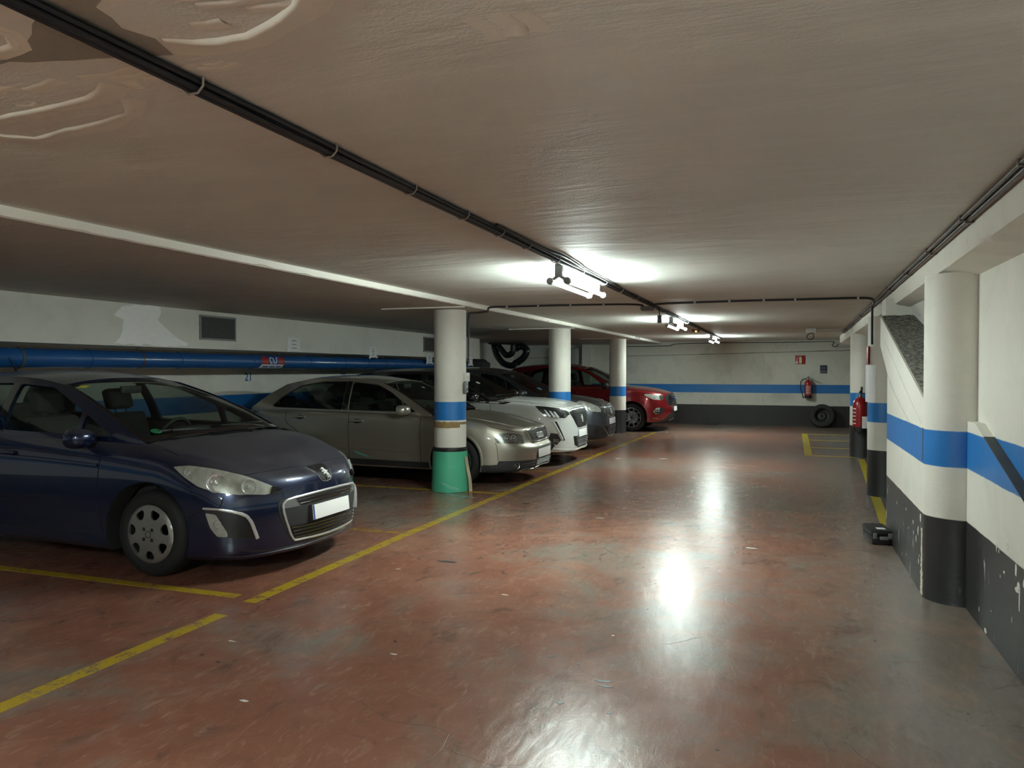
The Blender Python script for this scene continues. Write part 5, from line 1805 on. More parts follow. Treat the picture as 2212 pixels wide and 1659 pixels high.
LBb = [(.88, 0, .185), (.86, -.35, .180), (.74, -.62, .176), (.60, -.765, .172), (.44, -.84, .172), (.36, -.86, .178)]
# black lower bumper on both corners
for s in (1, -1):
    pts = [(x, y, z) for x, y, z in LB[:6]] + [(.87, -.27, .185)] + LBb[1:]
    if s == 1:
        c.patch('bumper_skirt', pts, M_GREYTRIM, 0.004, 0.008, 0.04, d=(.62, -.78, -.05), both=True)
GC = mirror_y([(.91, 0, .325), (.90, -.275, .325), (.89, -.29, .30), (.88, -.285, .240), (.90, 0, .232)])
pl = c.patch('lower_grille', GC, M_LAMPDARK, 0.004, 0.008, 0.05, d=(1, 0, 0))[0]
bars(c, 'grille_bar', .240, .322, 4, lambda z: .272, M_SLAT, 0.006, 0.012, pl)
c.ribbon('lower_grille_trim', [(.87, -.285, .234), (.89, -.14, .230), (.90, 0, .228), (.89, .14, .230), (.87, .285, .234)], 0.012, M_SATIN, 0.010, 0.006, pl)
for z in (.240, .266, .292):
    c.ribbon('grille_bar', [(.86, -.33, z), (.82, -.48, z), (.76, -.57, z)], 0.006, M_SLAT, 0.012, 0.004, both=True)
for p in [(.745, -.64, .268)]:
    c.lamp_bowl(p, .042, (.9, -.42, 0), both=True, off=0.006)
for s_ in (1, -1):
    c.ribbon('hood_crease', [(.775, -.40 * s_, .715), (.60, -.47 * s_, .78), (.25, -.56 * s_, .85), (-.15, -.63 * s_, .91)], [.03, .05, .06, .06], P_BEIGE, 0.003, 0.006, bulge=0.006)
for z in (.375, .405):
    c.ribbon('parking_sensor_mark', [(.895, -.40, z), (.903, -.36, z)], 0.006, M_SATIN, 0.004, 0.003)
shut(c, [(.530, -.80, .575), (.555, -.80, .495), (.567, -.795, .345)])
shut(c, [(-.50, -.9, .90), (-.50, -.9, .60), (-.49, -.9, .29)])
shut(c, [(-1.585, -.9, .925), (-1.58, -.9, .60), (-1.58, -.9, .29)])
shut(c, [(-2.62, -.88, .93), (-2.60, -.9, .78), (-2.36, -.9, .62), (-2.30, -.9, .45), (-2.28, -.9, .30)])
shut(c, [(.77, -.50, .688), (.70, -.62, .705), (.49, -.76, .755), (.2, -.76, .845), (-.1, -.755, .885), (-.36, -.745, .915)])
shut(c, [(.785, -.45, .700), (.79, -.2, .712), (.79, 0, .714)])
c.ribbon('rub_strip', [(-.54, -.9, .430), (-1.0, -.9, .440), (-1.55, -.9, .448)], 0.035, P_BEIGE, 0.010, 0.006, both=True, bulge=0.003)
c.ribbon('rub_strip', [(-1.62, -.9, .450), (-2.2, -.9, .462)], 0.035, P_BEIGE, 0.010, 0.006, both=True, bulge=0.003)
c.ribbon('sill', [(-.37, -.88, .255), (-1.2, -.88, .260), (-2.28, -.88, .270)], 0.075, M_BLACKTRIM, 0.008, 0.006, both=True)
c.ribbon('waist_trim', [(-.56, -.83, .935), (-1.3, -.85, .955), (-2.2, -.85, .968), (-2.9, -.82, .972)], 0.012, M_SATIN, 0.006, 0.004, both=True)
c.ribbon('side_badge', [(-.42, -.9, .655), (-.475, -.9, .655)], 0.014, M_SATIN, 0.005, 0.003, both=True)
for a in [2 * pi * k / 24 for k in range(1)]:
    pass
for x in (0.0, -S2['wb']):
    arc = [(x + .372 * cos(a), -.9, .327 + .372 * sin(a)) for a in [radians(-8 + 196 * k / 22) for k in range(23)]]
    c.ribbon('arch_lip', arc, 0.034, P_BEIGE, 0.006, 0.008, both=True, bulge=0.004, per=1)
c.mirror_pair(-.72, .975, .93, paint('mirror_silver_paint', (.42, .41, .37), .1, dust_amt=0.0, dust_top=0.2, metal=.7), (.10, .24, .135))
c.handle(-1.45, .815, P_BEIGE, .21); c.handle(-2.36, .852, P_BEIGE, .21)
c.patch('tail_light', [(-3.25, -.74, .80), (-3.40, -.66, .80), (-3.40, -.66, .66), (-3.22, -.77, .66)], simple('tail_light_red', (.22, .01, .01), .2), 0.004, 0.006, 0.04, d=(-.4, -.9, 0), both=True)
M_TEALP = simple('teal_scuff', (.13, .34, .30), .6)
c.patch('paint_scuff', [(-1.52, -.9, .415), (-1.44, -.9, .395), (-1.24, -.9, .330), (-1.30, -.9, .328), (-1.46, -.9, .370)], M_TEALP, 0.0008, 0.002, 0.05, d=(0, -1, 0))
sticker(c, .70, -.10, .03, .03, simple('white_sticker', (.6, .6, .58), .5), seg=6, inset=0.003)

# ------------------------------------------------------------------ white crossover
c = CARS['white']
c.wheels(spokes(5, False, M_ALLOY, M_LAMPDARK), 0.222)
HW = [(.338, -.816, .948), (.560, -.70, .905), (.771, -.530, .846), (.790, -.505, .832), (.805, -.495, .796), (.785, -.545, .789), (.760, -.600, .742), (.690, -.690, .750), (.535, -.793, .766), (.477, -.812, .812), (.402, -.824, .880)]
headlamp(c, HW, M_LAMPDARK, [((.735, -.600, .792), .034)])
for P in ([(.475, -.795, .889), (.503, -.785, .876), (.585, -.766, .779), (.548, -.787, .772)], [(.545, -.768, .868), (.572, -.752, .858), (.647, -.727, .768), (.609, -.752, .765)], [(.602, -.739, .855), (.626, -.722, .848), (.688, -.695, .763), (.656, -.720, .757)]):
    c.patch('daytime_light', P, M_LAMPWHITE, 0.019, 0.004, 0.03, both=True, rnd=0.005)
GW = mirror_y([(.80, 0, .874), (.80, -.40, .864), (.785, -.500, .842), (.80, -.480, .790), (.845, -.375, .665), (.865, -.290, .598), (.875, -.24, .586), (.88, 0, .580)])
pg = c.patch('grille', GW, M_LAMPDARK, 0.004, 0.01, 0.045, d=(1, 0, .1))[0]
bars(c, 'grille_bar', .592, .850, 11, lambda z: .25 + (z - .59) * .88, M_BLACKTRIM, 0.008, 0.008, pg)
emblem(c, 'badge', BEAST, .722, M_EMBLEM, .125, d=(1, 0, .1), off=0.018, parent=pg)
c.patch('fang_light', [(.608, -.762, .712), (.660, -.733, .703), (.764, -.634, .411), (.736, -.668, .412)], M_LAMPDARK, 0.006, 0.006, 0.03, both=True, rnd=0.004)
c.patch('fang_light_guide', [(.604, -.766, .712), (.628, -.752, .707), (.742, -.660, .430), (.736, -.668, .418)], M_LAMPWHITE, 0.010, 0.006, 0.03, both=True)
c.patch('bumper_vent', [(.586, -.793, .530), (.681, -.735, .514), (.720, -.694, .414), (.664, -.744, .342), (.622, -.770, .366), (.548, -.808, .432)], M_LAMPDARK, 0.003, 0.008, 0.03, both=True)
for z in (.385, .405, .425):
    c.ribbon('vent_bar', [(.620, -.775, z + .01), (.690, -.725, z)], 0.006, M_SATIN, 0.009, 0.003, both=True)
GL = mirror_y([(.89, 0, .452), (.87, -.35, .454), (.845, -.455, .460), (.85, -.410, .318), (.865, -.22, .262), (.87, 0, .252)])
pl = c.patch('lower_grille', GL, M_LAMPDARK, 0.004, 0.008, 0.05, d=(1, 0, 0))[0]
bars(c, 'grille_bar', .275, .445, 6, lambda z: .25 + (z - .25) * .80, M_FILLET, 0.007, 0.012, pl)
c.patch('bumper_corner_shade', [(.38, -.85, .46), (.50, -.825, .45), (.548, -.808, .430), (.622, -.770, .362), (.640, -.755, .335), (.585, -.79, .25), (.45, -.85, .235), (.37, -.86, .26)], M_BLACKTRIM, 0.004, 0.006, 0.04, d=(.5, -.85, 0), both=True)  # black patch paints in the shadow beside the wheel arch
c.plate(.490, .52, .115, tilt=4, off=0.012)
shut(c, [(-.39, -.9, .985), (-.385, -.9, .83), (-.37, -.9, .45)])
shut(c, [(-1.58, -.9, 1.0), (-1.58, -.9, .45)])
shut(c, [(.79, -.46, .880), (.55, -.70, .935), (.33, -.775, .965), (0, -.765, .995), (-.34, -.75, 1.01)])
shut(c, [(.80, -.46, .880), (.82, -.2, .893), (.825, 0, .896)], w=.008)
c.ribbon('hood_crease', [(.72, -.36, .93), (.4, -.50, .985), (0, -.56, 1.02), (-.25, -.58, 1.04)], 0.05, P_WHITE, 0.004, 0.006, both=True, bulge=0.006)
c.ribbon('bumper_lip', [(.62, -.77, .275), (.72, -.69, .262), (.83, -.45, .248), (.872, 0, .245), (.83, .45, .248), (.72, .69, .262), (.62, .77, .275)], 0.035, P_WHITE, 0.010, 0.006, bulge=0.006)
for x in (0.0, -S3['wb']):
    def _arc(r, x=x): return [(x + r * cos(a), -.9, .370 + r * sin(a)) for a in [radians(-14 + 208 * k / 26) for k in range(27)]]
    c.ribbon('arch_cladding', _arc(.405), 0.040, M_BLACKTRIM, 0.008, 0.008, both=True, bulge=0.003, per=1)
c.ribbon('sill_cladding', [(-.37, -.88, .335), (-1.2, -.88, .35), (-2.22, -.88, .36)], 0.13, M_BLACKTRIM, 0.008, 0.006, both=True)
c.patch('mirror_sail', [(-.06, -.80, .990), (-.16, -.84, .962), (-.56, -.84, .975), (-.80, -.83, 1.01), (-.62, -.80, 1.03), (-.42, -.79, 1.035)], M_GLOSSBLACK, 0.004, 0.008, 0.04, d=(0, -.9, .4), both=True)
c.mirror_pair(-.66, 1.075, .925, M_GLOSSBLACK, (.10, .23, .15))
c.handle(-1.40, .88, P_WHITE); c.handle(-2.40, .91, P_WHITE)
for ya, yb_ in ((-.5, .10), (.04, .60)):
    box('wiper', (-.45, ya, 1.085), (-.43, yb_, 1.10), M_BLACKTRIM, c.root, 0.004)
sticker(c, .80, -.72, .05, .03, M_STICKY, seg=4, inset=0.003)
sticker(c, .58, -.50, .045, .045, simple('white_screen_sticker', (.55, .6, .58), .5), seg=6, inset=0.003)

# ------------------------------------------------------------------ grey crossover
c = CARS['grey']
c.wheels(spokes(5, False, M_ALLOY, M_LAMPDARK), 0.215)
headlamp(c, [(.381, -.795, .908), (.415, -.700, .936), (.456, -.625, .930), (.627, -.590, .858), (.737, -.505, .784), (.760, -.490, .737), (.758, -.520, .702), (.630, -.713, .721), (.519, -.780, .771), (.457, -.798, .836)],
         None, [((.480, -.745, .860), .050), ((.590, -.700, .795), .052), ((.690, -.610, .750), .036)])
GG = mirror_y([(.80, 0, .808), (.79, -.30, .800), (.775, -.385, .790), (.815, -.380, .683), (.86, -.20, .625), (.865, 0, .612)])
pg = c.patch('grille', GG, M_LAMPDARK, 0.004, 0.01, 0.045, d=(1, 0, .2))[0]
c.ribbon('grille_surround', [(.775, -.392, .79), (.815, -.386, .683), (.86, -.20, .622), (.865, 0, .608), (.86, .20, .622), (.815, .386, .683), (.775, .392, .79)], 0.016, M_CHROME, 0.014, 0.006, pg, bulge=0.003)
c.ribbon('chrome_strip', [(.74, -.40, .825), (.77, -.2, .832), (.78, 0, .834), (.77, .2, .832), (.74, .40, .825)], 0.022, M_CHROME, 0.012, 0.006, bulge=0.003)
for k in range(4):
    y = .10 + .075 * k
    c.ribbon('grille_bar', [(.80, -y, .79), (.83, -y * .96, .70), (.86, -y * .85, .635)], 0.010, M_SLAT, 0.012, 0.004, pg, both=True)
emblem(c, 'badge', [(-.42, .10), (0, .5), (.45, .14), (.30, 0), (.02, .24), (-.10, .12), (.42, -.12), (0, -.5), (-.45, -.14), (-.30, 0), (-.02, -.24), (.10, -.12)], .715, M_EMBLEM, .12, d=(1, 0, .35), off=0.02, parent=pg)
c.patch('bumper_cladding', [(.40, -.85, .46), (.611, -.762, .500), (.72, -.655, .486), (.788, -.53, .433), (.835, -.30, .300), (.84, -.10, .262), (.83, -.10, .215), (.78, -.45, .215), (.60, -.74, .22), (.40, -.85, .25)], M_BLACKTRIM, 0.006, 0.008, 0.035, d=(.75, -.65, 0), both=True)
GL = mirror_y([(.86, 0, .462), (.84, -.38, .462), (.80, -.465, .420), (.82, -.32, .330), (.84, -.18, .275), (.84, 0, .270)])
pl = c.patch('lower_grille', GL, M_LAMPDARK, 0.010, 0.008, 0.05, d=(1, 0, 0))[0]
bars(c, 'grille_bar', .29, .45, 4, lambda z: .20 + (z - .27) * 1.35, M_GREYTRIM, 0.014, 0.02, pl)
c.ribbon('lower_grille_trim', [(.78, -.50, .440), (.82, -.345, .325), (.84, -.19, .262), (.845, 0, .252), (.84, .19, .262), (.82, .345, .325), (.78, .50, .440)], 0.020, M_SATIN, 0.018, 0.01, pl, bulge=0.003)
c.patch('fog_lamp_recess', [(.707 - .055 * sin(a) * .0 + .03 * cos(a), -.655 + .045 * cos(a), .384 + .055 * sin(a)) for a in [2 * pi * k / 16 for k in range(16)]], M_LAMPDARK, 0.010, 0.004, 0.04, d=(.75, -.65, 0), both=True)
c.plate(.535, .52, .115, tilt=3, off=0.016)
shut(c, [(-.40, -.9, .985), (-.39, -.9, .70), (-.37, -.9, .45)])
shut(c, [(.74, -.44, .808), (.60, -.60, .872), (.36, -.74, .948), (0, -.765, .99), (-.32, -.75, 1.01)])
for x in (0.0, -S4['wb']):
    arc = [(x + .398 * cos(a), -.9, .342 + .398 * sin(a)) for a in [radians(-14 + 208 * k / 26) for k in range(27)]]
    c.ribbon('arch_cladding', arc, 0.055, M_BLACKTRIM, 0.008, 0.008, both=True, bulge=0.003, per=1)
c.ribbon('sill_cladding', [(-.37, -.88, .335), (-1.2, -.88, .35), (-2.22, -.88, .36)], 0.13, M_BLACKTRIM, 0.008, 0.006, both=True)
c.mirror_pair(-.64, 1.06, .93, P_GREY, (.10, .22, .145))
c.handle(-1.40, .88, P_GREY); c.handle(-2.40, .91, P_GREY)
sticker(c, .22, -.55, .06, .05, simple('blue_screen_sticker', (.05, .22, .32), .5), inset=0.003)

# ------------------------------------------------------------------ red SUV
c = CARS['red']
c.wheels(spokes(5, True, M_ALLOY, M_LAMPDARK), 0.243)
headlamp(c, [(.306, -.888, .908), (.36, -.874, .926), (.552, -.808, .906), (.735, -.660, .890), (.745, -.690, .790), (.690, -.752, .780), (.535, -.846, .791), (.420, -.880, .840)],
         None, [((.470, -.860, .860), .036), ((.580, -.810, .850), .040)])
c.patch('headlight_dark_cell', [(.660, -.735, .885), (.735, -.665, .882), (.742, -.692, .796), (.685, -.752, .790)], M_LAMPDARK, 0.019, 0.004, 0.03, both=True)
GK = mirror_y([(.83, 0, .935), (.82, -.35, .930), (.785, -.575, .885), (.785, -.620, .800), (.815, -.600, .735), (.87, -.50, .640), (.905, -.39, .640), (.93, 0, .640)])
pg = c.patch('grille', GK, M_LAMPDARK, 0.004, 0.01, 0.045, d=(1, -0.0, .1))[0]
bars(c, 'grille_bar', .66, .92, 4, lambda z: .50 + .05 * sin((z - .64) / .3 * pi), M_GLOSSBLACK, 0.030, 0.02, pg, bulge=0.008)
emblem(c, 'badge', [(.5 * cos(a), .20 * sin(a)) for a in [2 * pi * k / 20 for k in range(20)]], .80, M_PLATEBLUE, .16, off=0.03, parent=pg)
c.patch('fog_lamp_recess', [(.525, -.866, .502), (.603, -.835, .592), (.692, -.780, .600), (.772, -.702, .588), (.780, -.694, .512), (.722, -.752, .430), (.577, -.845, .432)], M_LAMPDARK, 0.003, 0.008, 0.03, both=True, rnd=0.015)
headlamp(c, [(.530, -.864, .502), (.606, -.832, .588), (.680, -.790, .590), (.655, -.805, .480), (.655, -.803, .440), (.580, -.843, .440)], None, [((.618, -.830, .525), .032)], name='fog_lamp')
c.patch('bumper_skirt', [(.60, -.81, .250), (.741, -.70, .300), (.872, -.49, .440), (.905, -.35, .480), (.93, 0, .48), (.90, 0, .27), (.80, -.48, .245), (.66, -.72, .240)], M_BLACKTRIM, 0.005, 0.008, 0.04, d=(.85, -.5, -.05), both=True)
c.ribbon('skid_plate', [(.84, -.40, .27), (.88, -.2, .27), (.89, 0, .27), (.88, .2, .27), (.84, .40, .27)], 0.04, M_SATIN, 0.012, 0.006)
c.plate(.545, .52, .115, tilt=4, off=0.02)
PLT = [o for o in c.root.children if o.name.startswith('number_plate')][0]
shut(c, [(-.40, -.92, 1.03), (-.40, -.92, .70), (-.38, -.92, .48)])
shut(c, [(-1.62, -.92, 1.04), (-1.62, -.92, .48)])
shut(c, [(.79, -.56, .925), (.60, -.72, .968), (.34, -.80, 1.005), (0, -.80, 1.04), (-.33, -.78, 1.06)])
c.ribbon('waist_trim', [(-.60, -.86, 1.085), (-1.6, -.88, 1.105), (-2.75, -.86, 1.16)], 0.014, M_SATIN, 0.006, 0.004, both=True)
c.ribbon('sill_cladding', [(-.40, -.9, .36), (-1.3, -.9, .38), (-2.28, -.9, .39)], 0.12, M_BLACKTRIM, 0.008, 0.006, both=True)
c.ribbon('bumper_accent', [(.52, -.865, .335), (.60, -.835, .33), (.66, -.79, .328)], 0.016, M_SATIN, 0.006, 0.004, both=True)
for x in (0.0, -S5['wb']):
    arc = [(x + .405 * cos(a), -.93, .357 + .405 * sin(a)) for a in [radians(-8 + 196 * k / 24) for k in range(25)]]
    c.ribbon('arch_lip', arc, 0.03, P_RED, 0.006, 0.008, both=True, bulge=0.004, per=1)
c.mirror_pair(-.64, 1.13, .965, M_BLACKTRIM, (.11, .24, .16))
c.handle(-1.45, .95, P_RED); c.handle(-2.45, .98, P_RED)
# ================================================================== lamps
M_TUBE = emit_mat('fluorescent_tube', TUBE_COLOR, LAMP_POWER)
M_BATTEN = simple('lamp_batten_enamel', (0.62, 0.60, 0.50), 0.45)
M_LAMPHOLD = simple('grey_lamp_holder', (0.20, 0.20, 0.20), 0.55)
M_BLACKP = simple('black_plastic', (0.012, 0.012, 0.013), 0.45)
M_CABLE = simple('black_cable', (0.014, 0.014, 0.017), 0.5)
M_CABLE2 = simple('dark_brown_conduit', (0.085, 0.058, 0.052), 0.38)
M_CLIP = simple('pale_cable_clip', (0.40, 0.38, 0.34), 0.5)
M_WHITEP = simple('white_plastic', (0.66, 0.66, 0.62), 0.45)
M_GREYP = simple('grey_plastic', (0.16, 0.16, 0.15), 0.5)
M_PAPER = simple('white_paper', (0.80, 0.81, 0.82), 0.8, var=0.04)
M_INK = simple('dark_ink', (0.16, 0.16, 0.18), 0.8)
M_REDP = simple('red_enamel', (0.30, 0.010, 0.012), 0.28, coat=0.6)

def lamp(x, y, label, tube_mat=None):
    t = thing('tube_lamp', label, 'lamp', (x, y, CZ), 0, 'twin tube lamps in a row on the ceiling')
    box('batten', (-0.035, -0.60, -0.062), (0.035, 0.60, 0.0), M_BATTEN, t, 0.006)
    for e in (-1, 1):
        bm = bmesh.new()
        add_box(bm, (-0.03, e * 0.60 - 0.022, -0.095), (0.03, e * 0.60 + 0.022, -0.004), 0.008)
        for s in (-1, 1):
            add_tube(bm, [(0, e * 0.60, -0.085), (s * 0.062, e * 0.60, -0.125)], 0.013, 10)
            add_lathe(bm, [(0, -0.022), (0.026, -0.022), (0.027, 0.0), (0.026, 0.022), (0, 0.022)], 18, look((0, 1, 0), (s * 0.066, e * 0.60, -0.128)))
        bm_obj('lamp_holder', bm, M_LAMPHOLD, t, True, 40)
    for s in (-1, 1):
        lathe('tube', [(0, -0.57), (0.0165, -0.57), (0.0165, 0.57), (0, 0.57)], tube_mat or M_TUBE, t, 14, look((0, 1, 0), (s * 0.066, 0, -0.128)))
    return t
lamp(-1.62, 6.18, 'twin fluorescent tube lamp nearest the camera, beside the cable bundle')
lamp(-1.63, 12.2, 'twin fluorescent tube lamp on ceiling beyond the hanging switch')
lamp(-1.63, 18.6, 'small twin tube lamp at the far end of the cable bundle by back wall')
lamp(-1.62, -0.7, 'unseen twin tube lamp just behind the camera, boosted for fill light', emit_mat('boosted_fill_tube', TUBE_COLOR, LAMP_POWER * 2.2))  # unseen lamp, tube power raised to fill the near ceiling with light
lamp(-1.62, -6.4, 'twin tube lamp on the ceiling far behind the camera')

# ================================================================== cables on the ceiling
t = thing('cable_bundle', 'thick black cable bundle clipped along the middle of the ceiling', 'cable', (-1.535, 0, CZ))
def wob(y, a, s): return a * noise.noise(Vector((y * 0.9, s, 0.5)))
for k, (dx, dz, r) in enumerate(((-.019, -.014, .010), (.001, -.013, .011), (.021, -.013, .009), (-.009, -.031, .009), (.011, -.030, .010))):
    pts = [(dx + wob(y, .006, k), y, dz + wob(y + 50, .004, k)) for y in [-8.6 + 0.22 * i for i in range(129)]]
    tube('cable', pts, r, M_CABLE, t, 6)
ln = [(0.05, 3.9, -.014), (.055, 4.7, -.014), (.085, 5.1, -.013), (.070, 5.6, -.014), (.045, 6.0, -.014), (.040, 7.2, -.014)]
tube('loose_cable', ln, .009, M_CABLE, t, 6, 6)
for y in (-2.0, 0.4, 1.70, 2.36, 2.98, 3.56, 4.07, 4.55, 5.2, 5.9, 6.7, 7.4, 8.2, 9.4, 10.2, 11.4, 12.7, 14.0, 16.0, 17.5):
    bm = bmesh.new()
    add_tube(bm, [(-.036, y, -.001), (-.034, y, -.026), (-.016, y, -.043), (.016, y, -.043), (.034, y, -.026), (.036, y, -.001)], .0034, 6)
    bm_obj('cable_clip', bm, M_CLIP, t, True, 60)
_jb = thing('junction_box', 'grey junction box on ceiling where two cable runs cross', 'junction box', (-1.535, 9.0, CZ))
box('box_body', (-.075, -.06, -.100), (.065, .07, -.056), M_GREYP, _jb, .006)
box('box_lid', (-.07, -.055, -.106), (.06, .065, -.100), simple('junction_lid', (.22, .21, .19), .5), _jb, .003)

t = thing('cable_run', 'thin black cable run crossing the ceiling from the guarded column to the right beam', 'cable', (0, 9.0, CZ))
pts = [(-3.715, -.215, -.72), (-3.715, -.212, -.35), (-3.715, -.20, -.12), (-3.70, -.18, -.092), (-3.62, -.14, -.085), (-3.505, -.11, -.068), (-3.47, -.10, -.020), (-3.2, -.09, -.0175), (-2.4, -.06, -.0175), (-1.66, -.01, -.030), (-1.615, 0, -.075)]
tube('cable', pts, .0125, M_CABLE, t, 8, 5)
pts = [(-1.465, 0, -.075), (-1.42, .0, -.030), (-.6, .05, -.0175), (.30, .09, -.0175), (.74, .12, -.0175), (.86, .16, -.028), (.905, .40, -.045), (.915, .66, -.060), (.915, .70, -.12), (.915, .70, -.42), (.918, .72, -.50)]
tube('cable', pts, .0125, M_CABLE, t, 8, 5)
for x, y in ((-3.25, -.09), (-2.85, -.076), (-2.45, -.062), (-2.05, -.043), (-1.0, .018), (-.62, .048), (-.25, .066), (.08, .08), (.72, .115)):
    box('cable_clip', (x - .012, y - .018, -.032), (x + .012, y + .018, -.001), M_CLIP, t, .004)

t = thing('hanging_switch', 'small black switch hanging on a short cord from the ceiling', 'switch', (-1.36, 8.75, CZ))
tube('cord', [(-.10, .22, -.06), (-.03, .08, -.075), (-.005, .01, -.12), (0, 0, -.185)], .006, M_CABLE, t, 8, 6)
box('switch_body', (-.022, -.02, -.265), (.022, .02, -.18), M_BLACKP, t, .005)

# conduit along the right-hand beam
def beam_pipe(name, label, dx, z, r, y0, y1, mat):
    t = thing(name, label, 'pipe', (0, 0, 0))
    tube('pipe', [(rbeam_x(y) + dx, y, z + .004 * noise.noise(Vector((y * .6, dx * 90, 0)))) for y in [y0 + (y1 - y0) * i / 70 for i in range(71)]], r, mat, t, 8)
    for y in (0.6, 2.0, 3.4, 4.55, 5.7, 6.9, 8.2, 10, 12, 14, 16):
        box('pipe_clip', (rbeam_x(y) + dx - r - .004, y - .012, z - r - .004), (rbeam_x(y) + dx + r + .003, y + .012, CZ - .0005), M_CABLE2, t, .003)
    return t
beam_pipe('conduit', 'dark brown conduit running along the top edge of the right beam', -.022, CZ - .022, .0155, -8.5, 17.4, M_CABLE2)
beam_pipe('conduit', 'second thinner dark conduit beside the brown one at the right beam', -.055, CZ - .016, .009, -8.5, 17.3, simple('steel_conduit', (.10, .09, .085), .35, .5))

t = thing('emergency_light', 'tiny emergency light with an orange glow near the second lamp', 'light', (-1.665, 15.2, CZ))
box('housing', (-.07, -.05, -.06), (.07, .05, 0), M_GREYP, t, .006)
lathe('pilot_lamp', [(0, .018), (.012, .015), (.015, .006), (.014, 0), (0, 0)], emit_mat('orange_pilot', (1.0, .38, .08), 1.2), t, 14, look((0, -1, -.4), (.01, -.05, -.05)))

t = thing('camera_box', 'white camera box with a looped cable on the ceiling by the far wall', 'camera', (.43, 15.8, CZ))
box('housing', (-.09, -.05, -.085), (.09, .05, 0), M_WHITEP, t, .008)
tube('loop_cable', [(.02, 0, -.08), (.05, 0, -.15), (.02, 0, -.20), (-.05, 0, -.20), (-.075, 0, -.15), (-.03, 0, -.10), (.03, 0, -.09)], .008, M_CABLE, t, 6, 6)
tube('conduit_stub', [(.09, 0, -.022), (.52, .21, -.022)], .014, M_WHITEP, t, 8)
t = thing('wall_cable', 'thin black cable running along the top of the back wall', 'cable', (0, 21.985, 2.215))
tube('cable', [(-4.4, 0, -.03), (-3.2, 0, -.025), (-3.05, 0, .01), (-2.8, 0, .035), (-1.6, 0, .045), (0, 0, .04), (1.05, 0, .045), (1.15, -.05, .02), (1.12, -.1, -.06), (1.2, -.2, -.10), (1.25, -.4, -.03)], .010, M_CABLE, t, 6, 5)

# ================================================================== left wall: air grilles, notices, blue pipe, bay numbers
def grille(y0, y1, z0, z1, label):
    t = thing('air_grille', label, 'vent', (-6.9, (y0 + y1) / 2, (z0 + z1) / 2), 0, 'air grilles in the duct along the left wall')
    w, h = (y1 - y0) / 2, (z1 - z0) / 2
    b = .022
    for nm, lo, hi in (('frame_top', (-.004, -w, h - b), (.016, w, h)), ('frame_bottom', (-.004, -w, -h), (.016, w, -h + b)), ('frame_side', (-.004, -w, -h + b), (.016, -w + b, h - b)), ('frame_side', (-.004, w - b, -h + b), (.016, w, h - b))):
        box(nm, lo, hi, M_GRILLEF, t, .002)
    box('backing', (-.003, -w + b, -h + b), (.001, w - b, h - b), M_WELL, t)
    n = 14
    for k in range(n):
        z = -h + b + (2 * h - 2 * b) * (k + .5) / n
        box('slat', (-.001, -w + b, z - .006), (.011, w - b, z + .004), M_GRILLES, t, mtx=None)
    return t
M_GRILLEF = simple('grille_frame_grey', (.22, .22, .205), .5, .3)
M_GRILLES = simple('grille_slat_grey', (.075, .078, .075), .5, .3)
grille(7.72, 8.385, 1.883, 2.196, 'grey air grille in the white duct above the dark blue hatchback')
grille(13.98, 14.64, 1.872, 2.179, 'grey air grille half hidden behind the column with the green guard')

def notice(y, z, w, h, label, x=-6.899, rot=0.0, lines=4, seed=0):
    t = thing('paper_notice', label, 'notice', (x, y, z), 0, 'paper notices taped to the duct')
    M = Matrix.Rotation(rot, 4, 'X')
    bm = bmesh.new()
    rnd = random.Random(seed)
    n = 6
    g = [[bm.verts.new((.003 + .006 * rnd.random() * (i in (0, n)), -w / 2 + w * j / n, -h / 2 + h * i / n)) for j in range(n + 1)] for i in range(n + 1)]
    for i in range(n):
        for j in range(n):
            bm.faces.new((g[i][j], g[i][j + 1], g[i + 1][j + 1], g[i + 1][j]))
    bmesh.ops.transform(bm, matrix=M, verts=bm.verts)
    bm_obj('sheet', bm, M_PAPER, t)
    bm = bmesh.new()
    for k in range(lines):
        ww = w * (.12 + .12 * rnd.random())
        zc = h * (.26 - .55 * k / max(1, lines - 1))
        yy = -ww
        while yy < ww:
            l = .006 + .010 * rnd.random()
            add_box(bm, (.0098, yy, zc - .006), (.0104, min(ww, yy + l), zc + .006))
            yy += l + .004
    bmesh.ops.transform(bm, matrix=M, verts=bm.verts)
    o = bm_obj('text_lines', bm, M_INK, t)
    o['kind'] = 'stuff'
    M_TAPE = bpy.data.materials.get('clear_tape') or simple('clear_tape', (.78, .78, .76), .2)
    for sy in (-1, 1):
        for sz in (-1, 1):
            box('tape', (.0105, sy * w / 2 - .025, sz * h / 2 - .018), (.0115, sy * w / 2 + .025, sz * h / 2 + .018), M_TAPE, t, mtx=M)
    return t
notice(9.665, 1.886, .30, .20, 'white paper notice with three lines taped above the red pipe sticker', lines=3, seed=1)
notice(11.98, 1.822, .25, .19, 'white paper notice above the saloon roof, second along the duct', lines=4, seed=2, rot=.04)
notice(14.26, 1.735, .27, .19, 'white paper notice under the half-hidden air grille beside the column', lines=4, seed=3)
notice(16.42, 1.707, .27, .19, 'small white notice on the duct just beyond the guarded column', lines=3, seed=4)

